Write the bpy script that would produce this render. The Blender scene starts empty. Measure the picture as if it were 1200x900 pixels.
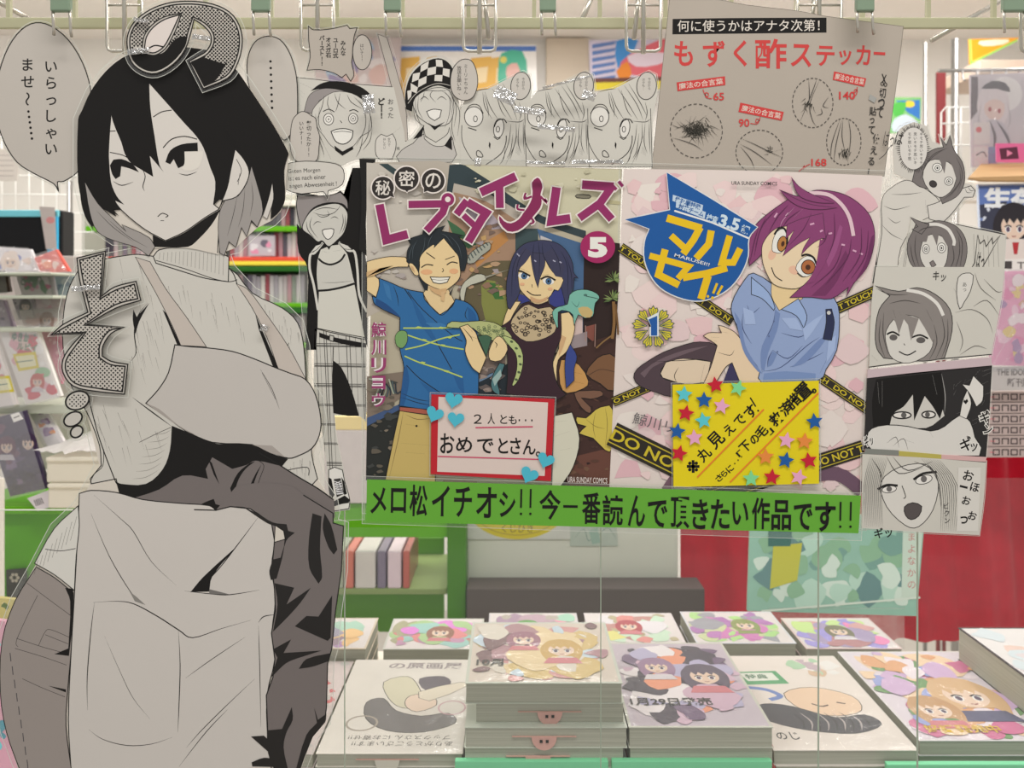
import bpy, math, random
from mathutils import Vector, Matrix
random.seed(7)
SC = bpy.context.scene
COL = SC.collection
# ---------------- camera, world, lights, exposure ----------------
H = 1.45            # camera height above the floor
D = 0.70            # distance from the lens to the display panel (the plane y = 0)
F = 933.33          # focal length in pixels of a 1200 px wide frame
HOR = 350.0         # eye level, in rows of the frame
cam_d = bpy.data.cameras.new('camera'); cam = bpy.data.objects.new('camera', cam_d); COL.objects.link(cam)
cam.location = (0, -D, H); cam.rotation_euler = (math.radians(90), 0, 0)
cam_d.sensor_width = 36; cam_d.lens = 36 * F / 1200; cam_d.shift_y = -(450 - HOR) / 1200
cam_d.clip_start = 0.02
cam_d.dof.use_dof = True; cam_d.dof.focus_distance = D; cam_d.dof.aperture_fstop = 9.0
SC.camera = cam
w = bpy.data.worlds.new('shop_ambience'); SC.world = w; w.use_nodes = True
w.node_tree.nodes['Background'].inputs[0].default_value = (1.0, 0.972, 0.935, 1)
w.node_tree.nodes['Background'].inputs[1].default_value = 0.60
SC.view_settings.view_transform = 'Standard'; SC.view_settings.look = 'None'
SC.view_settings.gamma = 1; SC.view_settings.use_curve_mapping = False
SC.view_settings.exposure = -0.16
def area(name, loc, rot, sx, sy, power, col=(1, .97, .93)):
    l = bpy.data.lights.new(name, 'AREA'); l.shape = 'RECTANGLE'; l.size = sx; l.size_y = sy
    l.energy = power; l.color = col
    o = bpy.data.objects.new(name, l); COL.objects.link(o); o.location = loc
    o.rotation_euler = [math.radians(a) for a in rot]
area('shop_light', (-1.3, 1.55, 2.63), (0, 0, 0), 0.3, 1.6, 25)
area('shop_light', (1.5, 1.55, 2.63), (0, 0, 0), 0.3, 1.6, 25)
area('shop_light', (0.1, 1.7, 2.63), (0, 0, 0), 0.3, 1.4, 25)
area('aisle_light', (0.25, -0.75, 2.93), (25, 0, 0), 1.8, 0.15, 24)
# ---------------- helpers ----------------
def W(px, py, d):
    """world point seen at (px, py) when it lies d metres in front of the lens"""
    return Vector(((px - 600) / F * d, d - D, H + (HOR - py) / F * d))
def lin(c):
    c = c / 255.0
    return c / 12.92 if c <= .04045 else ((c + .055) / 1.055) ** 2.4
K = 0.74
_m = {}
def mat(name, rgb, rough=.5, metal=0, k=K, bump=0, bscale=40, coat=0, grain=0):
    key = (name, tuple(rgb), rough, metal, k, bump, coat, grain)
    if key in _m: return _m[key]
    m = bpy.data.materials.new(name); m.use_nodes = True; nt = m.node_tree
    b = nt.nodes['Principled BSDF']
    c = [min(.92, lin(v) / k) for v in rgb] + [1]
    b.inputs['Base Color'].default_value = c
    b.inputs['Roughness'].default_value = rough; b.inputs['Metallic'].default_value = metal
    b.inputs['Specular IOR Level'].default_value = .22
    if coat:
        b.inputs['Coat Weight'].default_value = coat; b.inputs['Coat Roughness'].default_value = .12
    if bump or grain:
        tc = nt.nodes.new('ShaderNodeTexCoord'); n = nt.nodes.new('ShaderNodeTexNoise')
        n.inputs['Scale'].default_value = bscale; n.inputs['Detail'].default_value = 3
        nt.links.new(tc.outputs['Object'], n.inputs['Vector'])
        if bump:
            bp = nt.nodes.new('ShaderNodeBump'); bp.inputs['Strength'].default_value = bump
            bp.inputs['Distance'].default_value = .004
            nt.links.new(n.outputs['Fac'], bp.inputs['Height'])
            nt.links.new(bp.outputs['Normal'], b.inputs['Normal'])
            if coat: nt.links.new(bp.outputs['Normal'], b.inputs['Coat Normal'])
        if grain:
            mx = nt.nodes.new('ShaderNodeMix'); mx.data_type = 'RGBA'
            mx.inputs['A'].default_value = [v * (1 - grain) for v in c[:3]] + [1]
            mx.inputs['B'].default_value = [min(1, v * (1 + grain * .7)) for v in c[:3]] + [1]
            nt.links.new(n.outputs['Fac'], mx.inputs['Factor'])
            nt.links.new(mx.outputs['Result'], b.inputs['Base Color'])
    _m[key] = m; return m
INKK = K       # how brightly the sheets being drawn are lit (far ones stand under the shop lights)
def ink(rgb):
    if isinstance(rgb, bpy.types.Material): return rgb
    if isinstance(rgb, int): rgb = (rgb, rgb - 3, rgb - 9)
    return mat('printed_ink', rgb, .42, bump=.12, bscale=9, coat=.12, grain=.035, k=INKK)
def clear(name, tint=(1, 1, 1), gloss=.06, rough=.05, bump=0, bscale=60, milk=0, milkcol=(.8, .8, .78)):
    m = bpy.data.materials.new(name); m.use_nodes = True; nt = m.node_tree; nt.nodes.clear()
    out = nt.nodes.new('ShaderNodeOutputMaterial'); t = nt.nodes.new('ShaderNodeBsdfTransparent')
    t.inputs[0].default_value = (*tint, 1)
    g = nt.nodes.new('ShaderNodeBsdfGlossy'); g.inputs['Roughness'].default_value = rough
    mx = nt.nodes.new('ShaderNodeMixShader'); mx.inputs[0].default_value = gloss
    nt.links.new(t.outputs[0], mx.inputs[1]); nt.links.new(g.outputs[0], mx.inputs[2])
    last = mx
    if bump:
        tc = nt.nodes.new('ShaderNodeTexCoord'); n = nt.nodes.new('ShaderNodeTexNoise'); bp = nt.nodes.new('ShaderNodeBump')
        n.inputs['Scale'].default_value = bscale; n.inputs['Detail'].default_value = 4
        bp.inputs['Strength'].default_value = bump; bp.inputs['Distance'].default_value = .01
        nt.links.new(tc.outputs['Object'], n.inputs['Vector']); nt.links.new(n.outputs['Fac'], bp.inputs['Height'])
        nt.links.new(bp.outputs['Normal'], g.inputs['Normal'])
    if milk:
        df = nt.nodes.new('ShaderNodeBsdfDiffuse'); df.inputs[0].default_value = (*milkcol, 1)
        m2 = nt.nodes.new('ShaderNodeMixShader'); m2.inputs[0].default_value = milk
        nt.links.new(mx.outputs[0], m2.inputs[1]); nt.links.new(df.outputs[0], m2.inputs[2]); last = m2
    nt.links.new(last.outputs[0], out.inputs[0])
    return m
FILM = clear('clear_film', (.97, .975, .965), .07, .08, .25, 30, .07)
TAPE = clear('wrinkled_glint_tape', (.98, .98, .97), .8, .10, 1.0, 110)  # glossy film for the strips added to make glints
ACRYL = clear('clear_acrylic', (.965, .985, .97), .035, .03, 0, 0, .05, (.75, .8, .76))
BAG = clear('thin_plastic_bag', (.97, .97, .97), .10, .16, .8, 45, .07, (.85, .82, .86))
EDGE = mat('film_edge', (205, 208, 200), .25)
def mesh(name, verts, faces, mats, parent=None, fm=None, smooth=False):
    me = bpy.data.meshes.new(name); me.from_pydata([tuple(v) for v in verts], [], faces)
    if not isinstance(mats, (list, tuple)): mats = [mats]
    for m in mats: me.materials.append(m)
    if fm: me.polygons.foreach_set('material_index', fm)
    if smooth: me.polygons.foreach_set('use_smooth', [True] * len(me.polygons))
    me.update()
    o = bpy.data.objects.new(name, me); COL.objects.link(o)
    if parent: o.parent = parent
    return o
def tag(o, label=None, cat=None, group=None, kind=None):
    for k, v in (('label', label), ('category', cat), ('group', group), ('kind', kind)):
        if v: o[k] = v
    return o
def empty(name, loc, label, cat, group=None):
    o = bpy.data.objects.new(name, None); COL.objects.link(o); o.location = loc; o.empty_display_size = .02
    return tag(o, label, cat, group)
def cr(pts, n=4, closed=True):
    P = [Vector(p) for p in pts]; N = len(P); out = []
    if N < 3: return P
    rng = range(N) if closed else range(N - 1)
    for i in rng:
        if closed: a, b, c, d = P[i - 1], P[i], P[(i + 1) % N], P[(i + 2) % N]
        else: a, b, c, d = P[max(i - 1, 0)], P[i], P[i + 1], P[min(i + 2, N - 1)]
        for k in range(n):
            t = k / n
            out.append(.5 * ((2 * b) + (c - a) * t + (2 * a - 5 * b + 4 * c - d) * t * t + (3 * b - a - 3 * c + d) * t ** 3))
    if not closed: out.append(P[-1])
    return out
def auto(pts, n=3, lim=42):
    """round off a traced outline but keep its sharp corners"""
    P = [Vector((p[0], p[1])) for p in pts]; N = len(P)
    if N < 5 or N > 60: return P
    sh = []
    for i in range(N):
        a = P[i] - P[i - 1]; b = P[(i + 1) % N] - P[i]
        sh.append(a.length < 1e-6 or b.length < 1e-6 or math.degrees(a.angle(b)) > lim)
    if all(sh): return P
    out = []
    for i in range(N):
        b, c = P[i], P[(i + 1) % N]; L = (c - b).length; j = (i + 1) % N
        def tan(q, k):
            t = P[(k + 1) % N] - P[k - 1]
            return t.normalized() * L if t.length else c - b
        if sh[i] and sh[j]: out.append(b); continue
        t0 = (c - b) if sh[i] else tan(b, i); t1 = (c - b) if sh[j] else tan(c, j)
        for k in range(n):
            t = k / n; h = (2 * t**3 - 3 * t**2 + 1, t**3 - 2 * t**2 + t, -2 * t**3 + 3 * t**2, t**3 - t**2)
            out.append(b * h[0] + t0 * h[1] + c * h[2] + t1 * h[3])
    return out
def inside(p, poly):
    x, y = p; r = False; j = len(poly) - 1
    for i in range(len(poly)):
        xi, yi = poly[i][0], poly[i][1]; xj, yj = poly[j][0], poly[j][1]
        if (yi > y) != (yj > y) and x < (xj - xi) * (y - yi) / (yj - yi) + xi: r = not r
        j = i
    return r
def ell(cx, cy, rx, ry, n=20, rot=0):
    c, s = math.cos(math.radians(rot)), math.sin(math.radians(rot))
    return [(cx + rx * math.cos(a) * c - ry * math.sin(a) * s, cy + rx * math.cos(a) * s + ry * math.sin(a) * c)
            for a in [2 * math.pi * i / n for i in range(n)]]
_g = {}
def glyphs(s, bold=0):
    """flat triangles of a line of writing in the built-in font"""
    if (s, bold) in _g: return _g[(s, bold)]
    c = bpy.data.curves.new('t', 'FONT'); c.body = s; c.offset = bold; c.resolution_u = 3
    o = bpy.data.objects.new('t', c); COL.objects.link(o)
    bpy.context.view_layer.update()
    me = bpy.data.meshes.new_from_object(o.evaluated_get(bpy.context.evaluated_depsgraph_get()))
    r = ([(v.co.x, v.co.y) for v in me.vertices], [tuple(p.vertices) for p in me.polygons])
    bpy.data.objects.remove(o); bpy.data.curves.remove(c); bpy.data.meshes.remove(me)
    _g[(s, bold)] = r; return r
def rot2(p, c, a):
    a = math.radians(a); x, y = p[0] - c[0], p[1] - c[1]
    return (c[0] + x * math.cos(a) - y * math.sin(a), c[1] + x * math.sin(a) + y * math.cos(a))
DZ = 1.6e-5
class Sheet:
    """a flat printed or drawn sheet: a card plus printed areas, each colour lying a hair proud of the last.
    Drawing coordinates are columns/rows of the frame at the sheet's depth; local frames scale them."""
    def __init__(s, name, label, cat, d, base, group=None, root=None, top=None, bot=None, parent=None):
        s.d = d; s.top = top; s.bot = bot; s.k = 1; s.fr = (0, 0, 1); s.P = {}; s.cur = 'picture'
        s.root = root or empty(name, W(base[0], base[1], d), label, cat, group); s.extra = []
        s.off = s.root.location.copy(); s.proud = 0; s.warp = None
    def depth(s, py):
        if s.top is None: return s.d
        (y0, d0), (y1, d1) = s.top, s.bot
        t = (py - y0) / (y1 - y0)
        return 1 / ((1 - t) / d0 + t / d1)      # leaning plane, perspective-correct
    def w(s, p, h):
        d = s.depth(p[1])
        return W(p[0], p[1], d) + Vector((0, -h, 0)) - s.off
    def part(s, n): s.cur = n; return s
    def f(s, p): return (s.fr[0] + p[0] / s.fr[2], s.fr[1] + p[1] / s.fr[2])
    def raw(s, pts, faces, m, h):
        v, fc, mi, ms = s.P.setdefault(s.cur, ([], [], [], []))
        if s.warp: pts = [s.warp(p) for p in pts]
        if m not in ms: ms.append(m)
        i = ms.index(m); b = len(v)
        v.extend(s.w(p, h) for p in pts)
        for q in faces: fc.append(tuple(b + j for j in q)); mi.append(i)
    def fill(s, pts, col, sm=0, ol=0, olc=(28, 27, 26)):
        P = [s.f(p) for p in pts]
        P = cr(P, sm) if sm else auto(P)
        s.k += 1
        s.raw(P, [tuple(range(len(P)))], ink(col), s.k * DZ)
        if ol: s._line(P + [P[0]], ol, olc)
    def _line(s, P, wd, col, taper=0):
        s.n = getattr(s, 'n', 0) + 1; wd *= 1.15
        Q = [Vector((p[0], p[1])) for p in P]; R = [Q[0]]
        for q in Q[1:]:
            if (q - R[-1]).length > 1e-4: R.append(q)
        n = len(R)
        if n < 2: return
        closed = (R[0] - R[-1]).length < 1e-3
        vs = []
        for i, p in enumerate(R):
            a = R[i - 1] if i else (R[-2] if closed else p); b = R[i + 1] if i < n - 1 else (R[1] if closed else p)
            t1 = (p - a).normalized() if (p - a).length else (b - p).normalized()
            t2 = (b - p).normalized() if (b - p).length else t1
            t = t1 + t2
            t = t.normalized() if t.length > .2 else t1
            nn = Vector((-t.y, t.x)); sc = 1 / max(.45, nn.dot(Vector((-t1.y, t1.x))))
            u = i / (n - 1); ww = wd / 2
            if taper == 1: ww *= max(.12, 1 - u)
            elif taper == 2: ww *= max(.15, math.sin(math.pi * u))
            vs += [p + nn * ww * sc, p - nn * ww * sc]
        s.raw(vs, [(2 * i, 2 * i + 1, 2 * i + 3, 2 * i + 2) for i in range(n - 1)], ink(col), (s.k + .35 + (s.n % 7) * .09) * DZ)
    def line(s, pts, wd=.8, col=(28, 27, 26), sm=4, taper=0, closed=False):
        P = [s.f(p) for p in pts]
        if closed: P = cr(P, sm) if sm else auto(P); P = list(P) + [P[0]]
        elif sm and len(P) > 2: P = cr(P, sm, False)
        s._line(P, wd, col, taper)
    def lines(s, L, wd=.8, col=(28, 27, 26), taper=2):
        for l in L: s.line(l, wd, col, taper=taper)
    def T(s, t, x0, y0, x1, y1, col=(28, 27, 26), bold=0, rot=0, up=True):
        v, fc = glyphs(t, bold)
        if not v: return
        ax = min(p[0] for p in v); bx = max(p[0] for p in v); ay = min(p[1] for p in v); by = max(p[1] for p in v)
        c = ((x0 + x1) / 2, (y0 + y1) / 2)
        P = [s.f(rot2((x0 + (p[0] - ax) / (bx - ax) * (x1 - x0), y1 - (p[1] - ay) / max(by - ay, 1e-5) * (y1 - y0)), c, rot)) for p in v]
        if up: s.k += 1
        s.raw(P, fc, ink(col), s.k * DZ)
    def V(s, t, xc, y0, size, col=(28, 27, 26), bold=0, rot=0, pitch=None):
        """a column of upright characters"""
        pitch = pitch or size; s.k += 1; c0 = (xc, y0)
        for i, ch in enumerate(t):
            if ch == ' ': continue
            v, fc = glyphs(ch, bold)
            if not v: continue
            ax = min(p[0] for p in v); bx = max(p[0] for p in v); mx = (ax + bx) / 2
            q = [((p[0] - mx), -(p[1] - .36)) for p in v]
            if ch in 'ー～…〜―':
                my = (max(p[1] for p in q) + min(p[1] for p in q)) / 2
                q = [(-(p[1] - my), p[0]) for p in q]
            P = [s.f(rot2((xc + p[0] * size, y0 + (i + .5) * pitch + p[1] * size), c0, rot)) for p in q]
            s.raw(P, fc, ink(col), s.k * DZ)
    def card(s, pts, col=(190, 184, 176), thick=.0006, sm=0, name='card', edge=None):
        P = [s.f(p) for p in pts]
        P = cr(P, sm) if sm else auto(P)
        n = len(P); a = [s.w(p, 0) for p in P]; b = [s.w(p, -thick) for p in P]
        fc = [tuple(range(n)), tuple(range(2 * n - 1, n - 1, -1))] + [(i, n + i, n + (i + 1) % n, (i + 1) % n) for i in range(n)]
        o = mesh(name, a + b, fc, ink(col), s.root); return o
    def film(s, pts, sm=0, rim=1.0, m=None, h=-.0009):
        P = [s.f(p) for p in pts]
        P = cr(P, sm) if sm else auto(P)
        n = len(P); a = [s.w(p, h) for p in P]; b = [s.w(p, h - .0002) for p in P]
        fc = [tuple(range(n))] + [(i, n + i, n + (i + 1) % n, (i + 1) % n) for i in range(n)]
        o = mesh('laminate_film', a + b, fc, [m or FILM, EDGE], s.root, [0] + [1] * n)
        if rim:
            kk, cc = s.k, s.cur; s.cur = 'film_edge'; s.k = h / DZ + .5; s._line(list(P) + [P[0]], rim * .5, (196, 197, 189)); s.k, s.cur = kk, cc
        return o
    def build(s):
        for n, (v, f, mi, ms) in s.P.items():
            s.extra.append(mesh(n.split('#')[0], v, f, ms, s.root, mi))
        return s.root
def grow(pts, a, fr=(0, 0, 1)):
    P = [Vector((p[0], p[1])) for p in pts]; n = len(P)
    ar = sum(P[i].x * P[(i + 1) % n].y - P[(i + 1) % n].x * P[i].y for i in range(n))
    sg = 1 if ar > 0 else -1; out = []
    for i in range(n):
        t1 = (P[i] - P[i - 1]); t2 = (P[(i + 1) % n] - P[i])
        t = (t1.normalized() + t2.normalized()) if t1.length and t2.length else t1 + t2
        t = t.normalized() if t.length > 1e-6 else t1.normalized()
        out.append(P[i] + Vector((t.y, -t.x)) * a * sg)
    return out
def box(name, x0, x1, y0, y1, z0, z1, m, parent=None, off=None, bev=0):
    o = off or Vector((0, 0, 0))
    v = [Vector((x, y, z)) - o for x in (x0, x1) for y in (y0, y1) for z in (z0, z1)]
    f = [(0, 1, 3, 2), (4, 6, 7, 5), (0, 4, 5, 1), (2, 3, 7, 6), (0, 2, 6, 4), (1, 5, 7, 3)]
    ob = mesh(name, v, f, m, parent)
    if bev:
        b = ob.modifiers.new('b', 'BEVEL'); b.width = bev; b.segments = 2
    return ob
def tube(name, pts, r, m, parent=None, off=None, n=8):
    o = off or Vector((0, 0, 0)); P = [Vector(p) - o for p in pts]; v = []; f = []
    up = Vector((0, 1, 0.01)).normalized()
    for i, p in enumerate(P):
        a = P[max(i - 1, 0)]; b = P[min(i + 1, len(P) - 1)]; t = (b - a).normalized()
        x = t.cross(up); x = x.normalized() if x.length > .05 else t.cross(Vector((1, 0, 0))).normalized()
        y = t.cross(x)
        v += [p + (x * math.cos(2 * math.pi * k / n) + y * math.sin(2 * math.pi * k / n)) * r for k in range(n)]
    for i in range(len(P) - 1):
        for k in range(n): f.append((i * n + k, i * n + (k + 1) % n, (i + 1) * n + (k + 1) % n, (i + 1) * n + k))
    f += [tuple(range(n - 1, -1, -1)), tuple((len(P) - 1) * n + k for k in range(n))]
    return mesh(name, v, f, m, parent, smooth=True)
BLK = (20, 18, 17)
# ---------------- the setting ----------------
wallm = mat('cream_wall', (228, 213, 209), .7, grain=.03, bscale=3)
box('wall_back', -3.2, 3.2, 3.0, 3.1, 0, 2.68, wallm)['kind'] = 'structure'
box('wall_right', 2.6, 2.7, 0.6, 3.0, 0, 2.68, wallm)['kind'] = 'structure'
box('wall_left', -2.7, -2.6, 0.6, 3.0, 0, 2.68, wallm)['kind'] = 'structure'
box('floor', -3.2, 3.2, -3, 3.1, -.1, 0, mat('grey_floor', (170, 164, 158), .35, grain=.05))['kind'] = 'structure'
box('ceiling', -3.2, 3.2, 0.3, 3.1, 2.655, 2.74, mat('pinkish_ceiling', (226, 210, 204), .8, grain=.02))['kind'] = 'structure'
# ---------------- big cut-out drawing of a woman in an apron ----------------
PAP = (200, 193, 182); GR = (184, 175, 166); SH = (156, 149, 143); DK = (110, 103, 101); JN = (144, 136, 131)
A_ = (0, 0, 3); B_ = (0, 250, 2.5714); C_ = (0, 580, 2.8119)
s = Sheet('cardboard_cutout', 'tall laminated cut-out drawing of a black-haired woman in ribbed sweater and pale apron', 'cutout', .694, (200, 899))
def fa(L, fr): return [(fr[0] + x / fr[2], fr[1] + y / fr[2]) for x, y in L]
sil = (fa([(276, 640), (276, 420), (290, 388), (320, 322), (370, 255), (430, 205), (500, 178), (600, 165), (700, 172), (770, 190), (820, 232), (870, 300), (930, 390), (985, 480), (1016, 540), (1006, 620), (1003, 700), (985, 745), (955, 775), (905, 800), (868, 832), (830, 870), (792, 885)], A_)
       + fa([(690, 165), (760, 240), (850, 285), (897, 330), (915, 400), (922, 500), (955, 560), (967, 625), (955, 690), (940, 730), (957, 800), (1000, 868)], B_)
       + fa([(1100, 60), (1098, 92), (1132, 102), (1125, 250), (1106, 380), (1094, 505), (1080, 555), (1076, 700), (1070, 748), (1030, 795), (990, 910)], C_)
       + [(22, 903)] + fa([(18, 780), (0, 650), (5, 480), (50, 350), (115, 235), (180, 110), (258, 36)], C_)
       + fa([(300, 760), (262, 600), (215, 520), (190, 400), (192, 300), (210, 220), (250, 150), (400, 122), (450, 130)], B_)
       + fa([(520, 850), (400, 842), (340, 800), (300, 740)], A_))
s.film(grow(sil, 7), rim=1.2)
s.card(sil, PAP, .0008)
s.fr = B_; s.part('sweater')
s.fill([(450, 128), (400, 124), (250, 150), (210, 220), (192, 300), (190, 400), (215, 520), (262, 600), (300, 700), (305, 760), (272, 800), (275, 815), (350, 800), (365, 862), (470, 830), (700, 820), (930, 830), (957, 800), (940, 730), (922, 500), (915, 400), (897, 330), (850, 285), (760, 240), (690, 165)], (192, 189, 181), 0, 1.0)
def ribs(poly, n, ln, ang, wd=.35, col=(120, 116, 110)):
    xs = [p[0] for p in poly]; ys = [p[1] for p in poly]; c = 0
    while c < n:
        p = (random.uniform(min(xs), max(xs)), random.uniform(min(ys), max(ys)))
        q = (p[0] + ln * random.uniform(.6, 1.3) * math.sin(math.radians(ang)), p[1] + ln * math.cos(math.radians(ang)))
        if inside(p, poly) and inside(q, poly): s.line([p, q], wd, col, 0, 1)
        c += 1
ribs([(430, 180), (560, 210), (690, 220), (800, 420), (620, 395), (545, 385)], 90, 42, 12)
ribs([(240, 150), (410, 130), (510, 330), (515, 395), (480, 500), (410, 560), (380, 480), (400, 300)], 110, 55, 14)
ribs([(760, 250), (850, 290), (900, 350), (915, 480), (870, 430)], 60, 32, 6)
ribs([(195, 540), (400, 560), (510, 640), (500, 720), (420, 800), (350, 790)], 60, 60, 20)
ribs([(870, 740), (940, 735), (950, 820), (870, 800)], 30, 30, 2)
s.line([(390, 450), (410, 420), (405, 360), (415, 310), (445, 270)], 1.2, taper=2)
s.fill([(402, 290), (412, 312), (450, 270), (420, 325), (408, 365), (400, 320)], BLK)
s.line([(440, 575), (500, 530), (520, 450), (530, 400)], 1.3, taper=2)
s.line([(400, 555), (460, 600), (515, 640)], 1.2, taper=2); s.line([(420, 690), (470, 665), (515, 645)], .5)
s.line([(268, 560), (300, 680), (345, 800), (352, 812)], 1.1); s.line([(272, 810), (285, 785), (310, 760), (312, 710)], .7)
s.line([(870, 390), (865, 420), (880, 470)], .6); s.line([(860, 775), (925, 765), (930, 790)], .8)
for i in range(7): s.line([(400 + 9 * i, 800 - 22 * i), (440 + 9 * i, 795 - 22 * i), (480 + 6 * i, 772 - 20 * i)], .4, (110, 106, 100), taper=2)
s.part('collar')
s.fill([(462, 130), (480, 110), (560, 100), (640, 108), (690, 132), (688, 206), (620, 196), (540, 172), (470, 150)], (192, 189, 181), 0, 1.0)
for i in range(17): s.line([(482 + 12 * i, 114 + abs(i - 6) * .8), (480 + 12 * i, 138 + i * 3)], .35, (120, 116, 110), 0)
s.line([(470, 142), (560, 168), (640, 196), (690, 206), (715, 200)], .8); s.line([(690, 165), (705, 185), (715, 215)], 1)
s.part('apron_strap')
s.fill([(408, 132), (452, 146), (500, 228), (560, 310), (622, 402), (545, 398), (520, 340), (470, 240)], GR, 0, .6)
s.fill([(712, 212), (745, 228), (800, 300), (868, 400), (922, 500), (838, 468), (805, 375), (760, 285)], GR, 0, .6)
s.fill([(500, 300), (545, 398), (535, 398), (490, 290)], BLK); s.fill([(770, 305), (840, 468), (822, 460), (780, 350)], BLK)
s.part('apron_bib')
s.fill([(527, 396), (575, 402), (620, 405), (700, 416), (770, 440), (830, 465), (875, 482), (920, 500), (950, 545), (967, 620), (962, 670), (940, 708), (900, 730), (870, 738), (820, 720), (760, 697), (640, 690), (560, 655), (500, 612), (440, 572), (478, 530), (508, 480)], (183, 178, 172), 0, 1.1)
s.fill([(440, 572), (480, 590), (540, 640), (600, 672), (560, 655), (500, 615)], SH); s.fill([(760, 697), (820, 700), (860, 735), (815, 722)], SH)
s.line([(785, 470), (820, 530), (842, 590)], .6, taper=2); s.line([(790, 480), (830, 560)], .4, (90, 88, 85), 0)
s.part('dark_cloth')
s.fill([(365, 862), (480, 830), (540, 775), (640, 790), (700, 770), (760, 745), (830, 765), (900, 805), (960, 840), (1003, 872), (1003, 905), (700, 895), (650, 890), (600, 893), (480, 878), (385, 862)], DK, 0, .9)
s.fr = (200, 420, 3.75); s.fill([(0, 505), (130, 480), (165, 385), (300, 400), (385, 412), (450, 448), (560, 518), (645, 568), (718, 620), (722, 700), (400, 690), (200, 650), (0, 640)], DK); s.fr = B_
s.part('fold_shadows')
s.fill([(518, 640), (560, 657), (640, 690), (660, 695), (760, 697), (815, 722), (868, 740), (850, 762), (770, 745), (743, 758), (700, 770), (640, 735), (620, 770), (627, 800), (550, 790), (480, 832), (385, 862), (365, 862), (350, 808), (365, 815), (440, 815), (490, 772), (512, 715)], BLK)
S_ = (200, 420, 3.75); s.fr = S_
s.fill([(262, 570), (295, 505), (345, 462), (372, 452), (330, 485), (300, 530), (286, 580), (300, 642), (275, 612)], BLK); s.fill([(400, 465), (378, 515), (358, 580), (358, 635), (325, 628), (345, 570), (372, 510)], BLK)
s.fill([(135, 640), (160, 628), (190, 617), (198, 640), (250, 652), (290, 642), (370, 652), (290, 660), (250, 668), (195, 672)], BLK); s.fill([(165, 440), (182, 460), (214, 552), (190, 510)], BLK)
s.line([(380, 445), (410, 470), (395, 520), (370, 590)], .5); s.line([(390, 415), (450, 450), (560, 520), (645, 570), (715, 620)], 1.2)
s.fr = B_
s.fr = C_
s.part('apron_skirt')
s.fill([(262, -5), (300, -15), (385, -8), (470, 15), (600, 28), (690, 35), (712, 50), (760, 38), (825, 45), (895, 92), (905, 150), (895, 240), (908, 340), (896, 460), (906, 540), (880, 660), (884, 820), (895, 905), (235, 905), (226, 740), (235, 520), (247, 310), (258, 100)], (193, 188, 182), 0, 1.0)
s.part('apron_lines')
for l, wd in (([(312, 354), (300, 450), (288, 600), (289, 708)], 1), ([(308, 354), (380, 350), (440, 358), (520, 400), (590, 445), (636, 470), (730, 440), (828, 412)], 1.2), ([(588, 445), (594, 560), (590, 700), (586, 782)], 1), ([(293, 772), (340, 805), (420, 825), (500, 820), (568, 798)], .8), ([(300, 60), (360, 200), (430, 318), (470, 360)], .8), ([(310, 0), (400, 80), (440, 120), (500, 220), (582, 298)], .7), ([(850, 75), (790, 155), (720, 245), (650, 318)], 1), ([(608, 316), (700, 326), (760, 328), (855, 313)], 1.1), ([(852, 430), (856, 560), (860, 765)], .8), ([(852, 420), (870, 400), (908, 394)], 1), ([(612, 603), (700, 540), (808, 468)], .7), ([(840, 605), (740, 700), (660, 780), (615, 832)], .8), ([(752, 705), (680, 780), (590, 895)], .8), ([(345, 465), (400, 590), (440, 670), (495, 738)], .5)):
    s.line(l, wd, taper=2)
s.fill([(785, 165), (700, 268), (690, 318), (628, 320), (670, 270)], BLK); s.fill([(690, 310), (730, 320), (760, 328), (690, 326)], (110, 107, 104)); s.fill([(428, 318), (450, 335), (480, 362), (445, 350)], (130, 127, 122))
s.part('trouser_hip')
s.fill([(120, 237), (180, 272), (242, 322), (236, 500), (224, 640), (218, 760), (236, 905), (66, 905), (22, 780), (2, 650), (8, 480), (50, 350)], JN, 0, .9)
s.lines([[(125, 330), (90, 400), (55, 480), (60, 500)], [(55, 472), (140, 500), (220, 522)], [(50, 505), (140, 532), (220, 560)], [(128, 495), (150, 450), (170, 444), (228, 468)], [(150, 460), (225, 490)], [(90, 290), (170, 350), (238, 400)], [(75, 605), (140, 635), (215, 665)]], .5, (60, 58, 58), 0)
for i in range(9): s.line([(34 + 7 * i, 520 + 44 * i), (37 + 7 * i, 548 + 44 * i)], .9, (70, 68, 72), 0)
s.fill([(242, 310), (240, 420), (228, 530), (180, 524), (226, 505), (232, 350), (215, 305)], BLK); s.fill([(160, 628), (218, 640), (218, 650)], BLK)
s.part('sweater_hem')
s.fill([(258, 36), (180, 110), (115, 225), (180, 262), (246, 314), (252, 200), (262, 100)], (203, 201, 194), 0, .9)
for i in range(9): s.line([(250 - 16 * i + 4, 80 + 18 * i - 10), (225 - 15 * i + 8, 150 + 14 * i)], .35, (110, 106, 100), 0)
s.line([(150, 178), (200, 184), (250, 176)], .7)
s.part('sleeve')
s.fill([(712, 50), (760, 38), (825, 45), (895, 92), (905, 150), (897, 240), (905, 310), (908, 380), (895, 455), (906, 540), (900, 600), (878, 660), (882, 760), (884, 830), (905, 905), (985, 905), (1030, 795), (1070, 748), (1076, 700), (1080, 555), (1094, 505), (1106, 380), (1125, 250), (1132, 102), (1098, 92), (1100, 50), (1000, -3), (960, -30), (860, -40), (780, -30)], DK)
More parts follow.
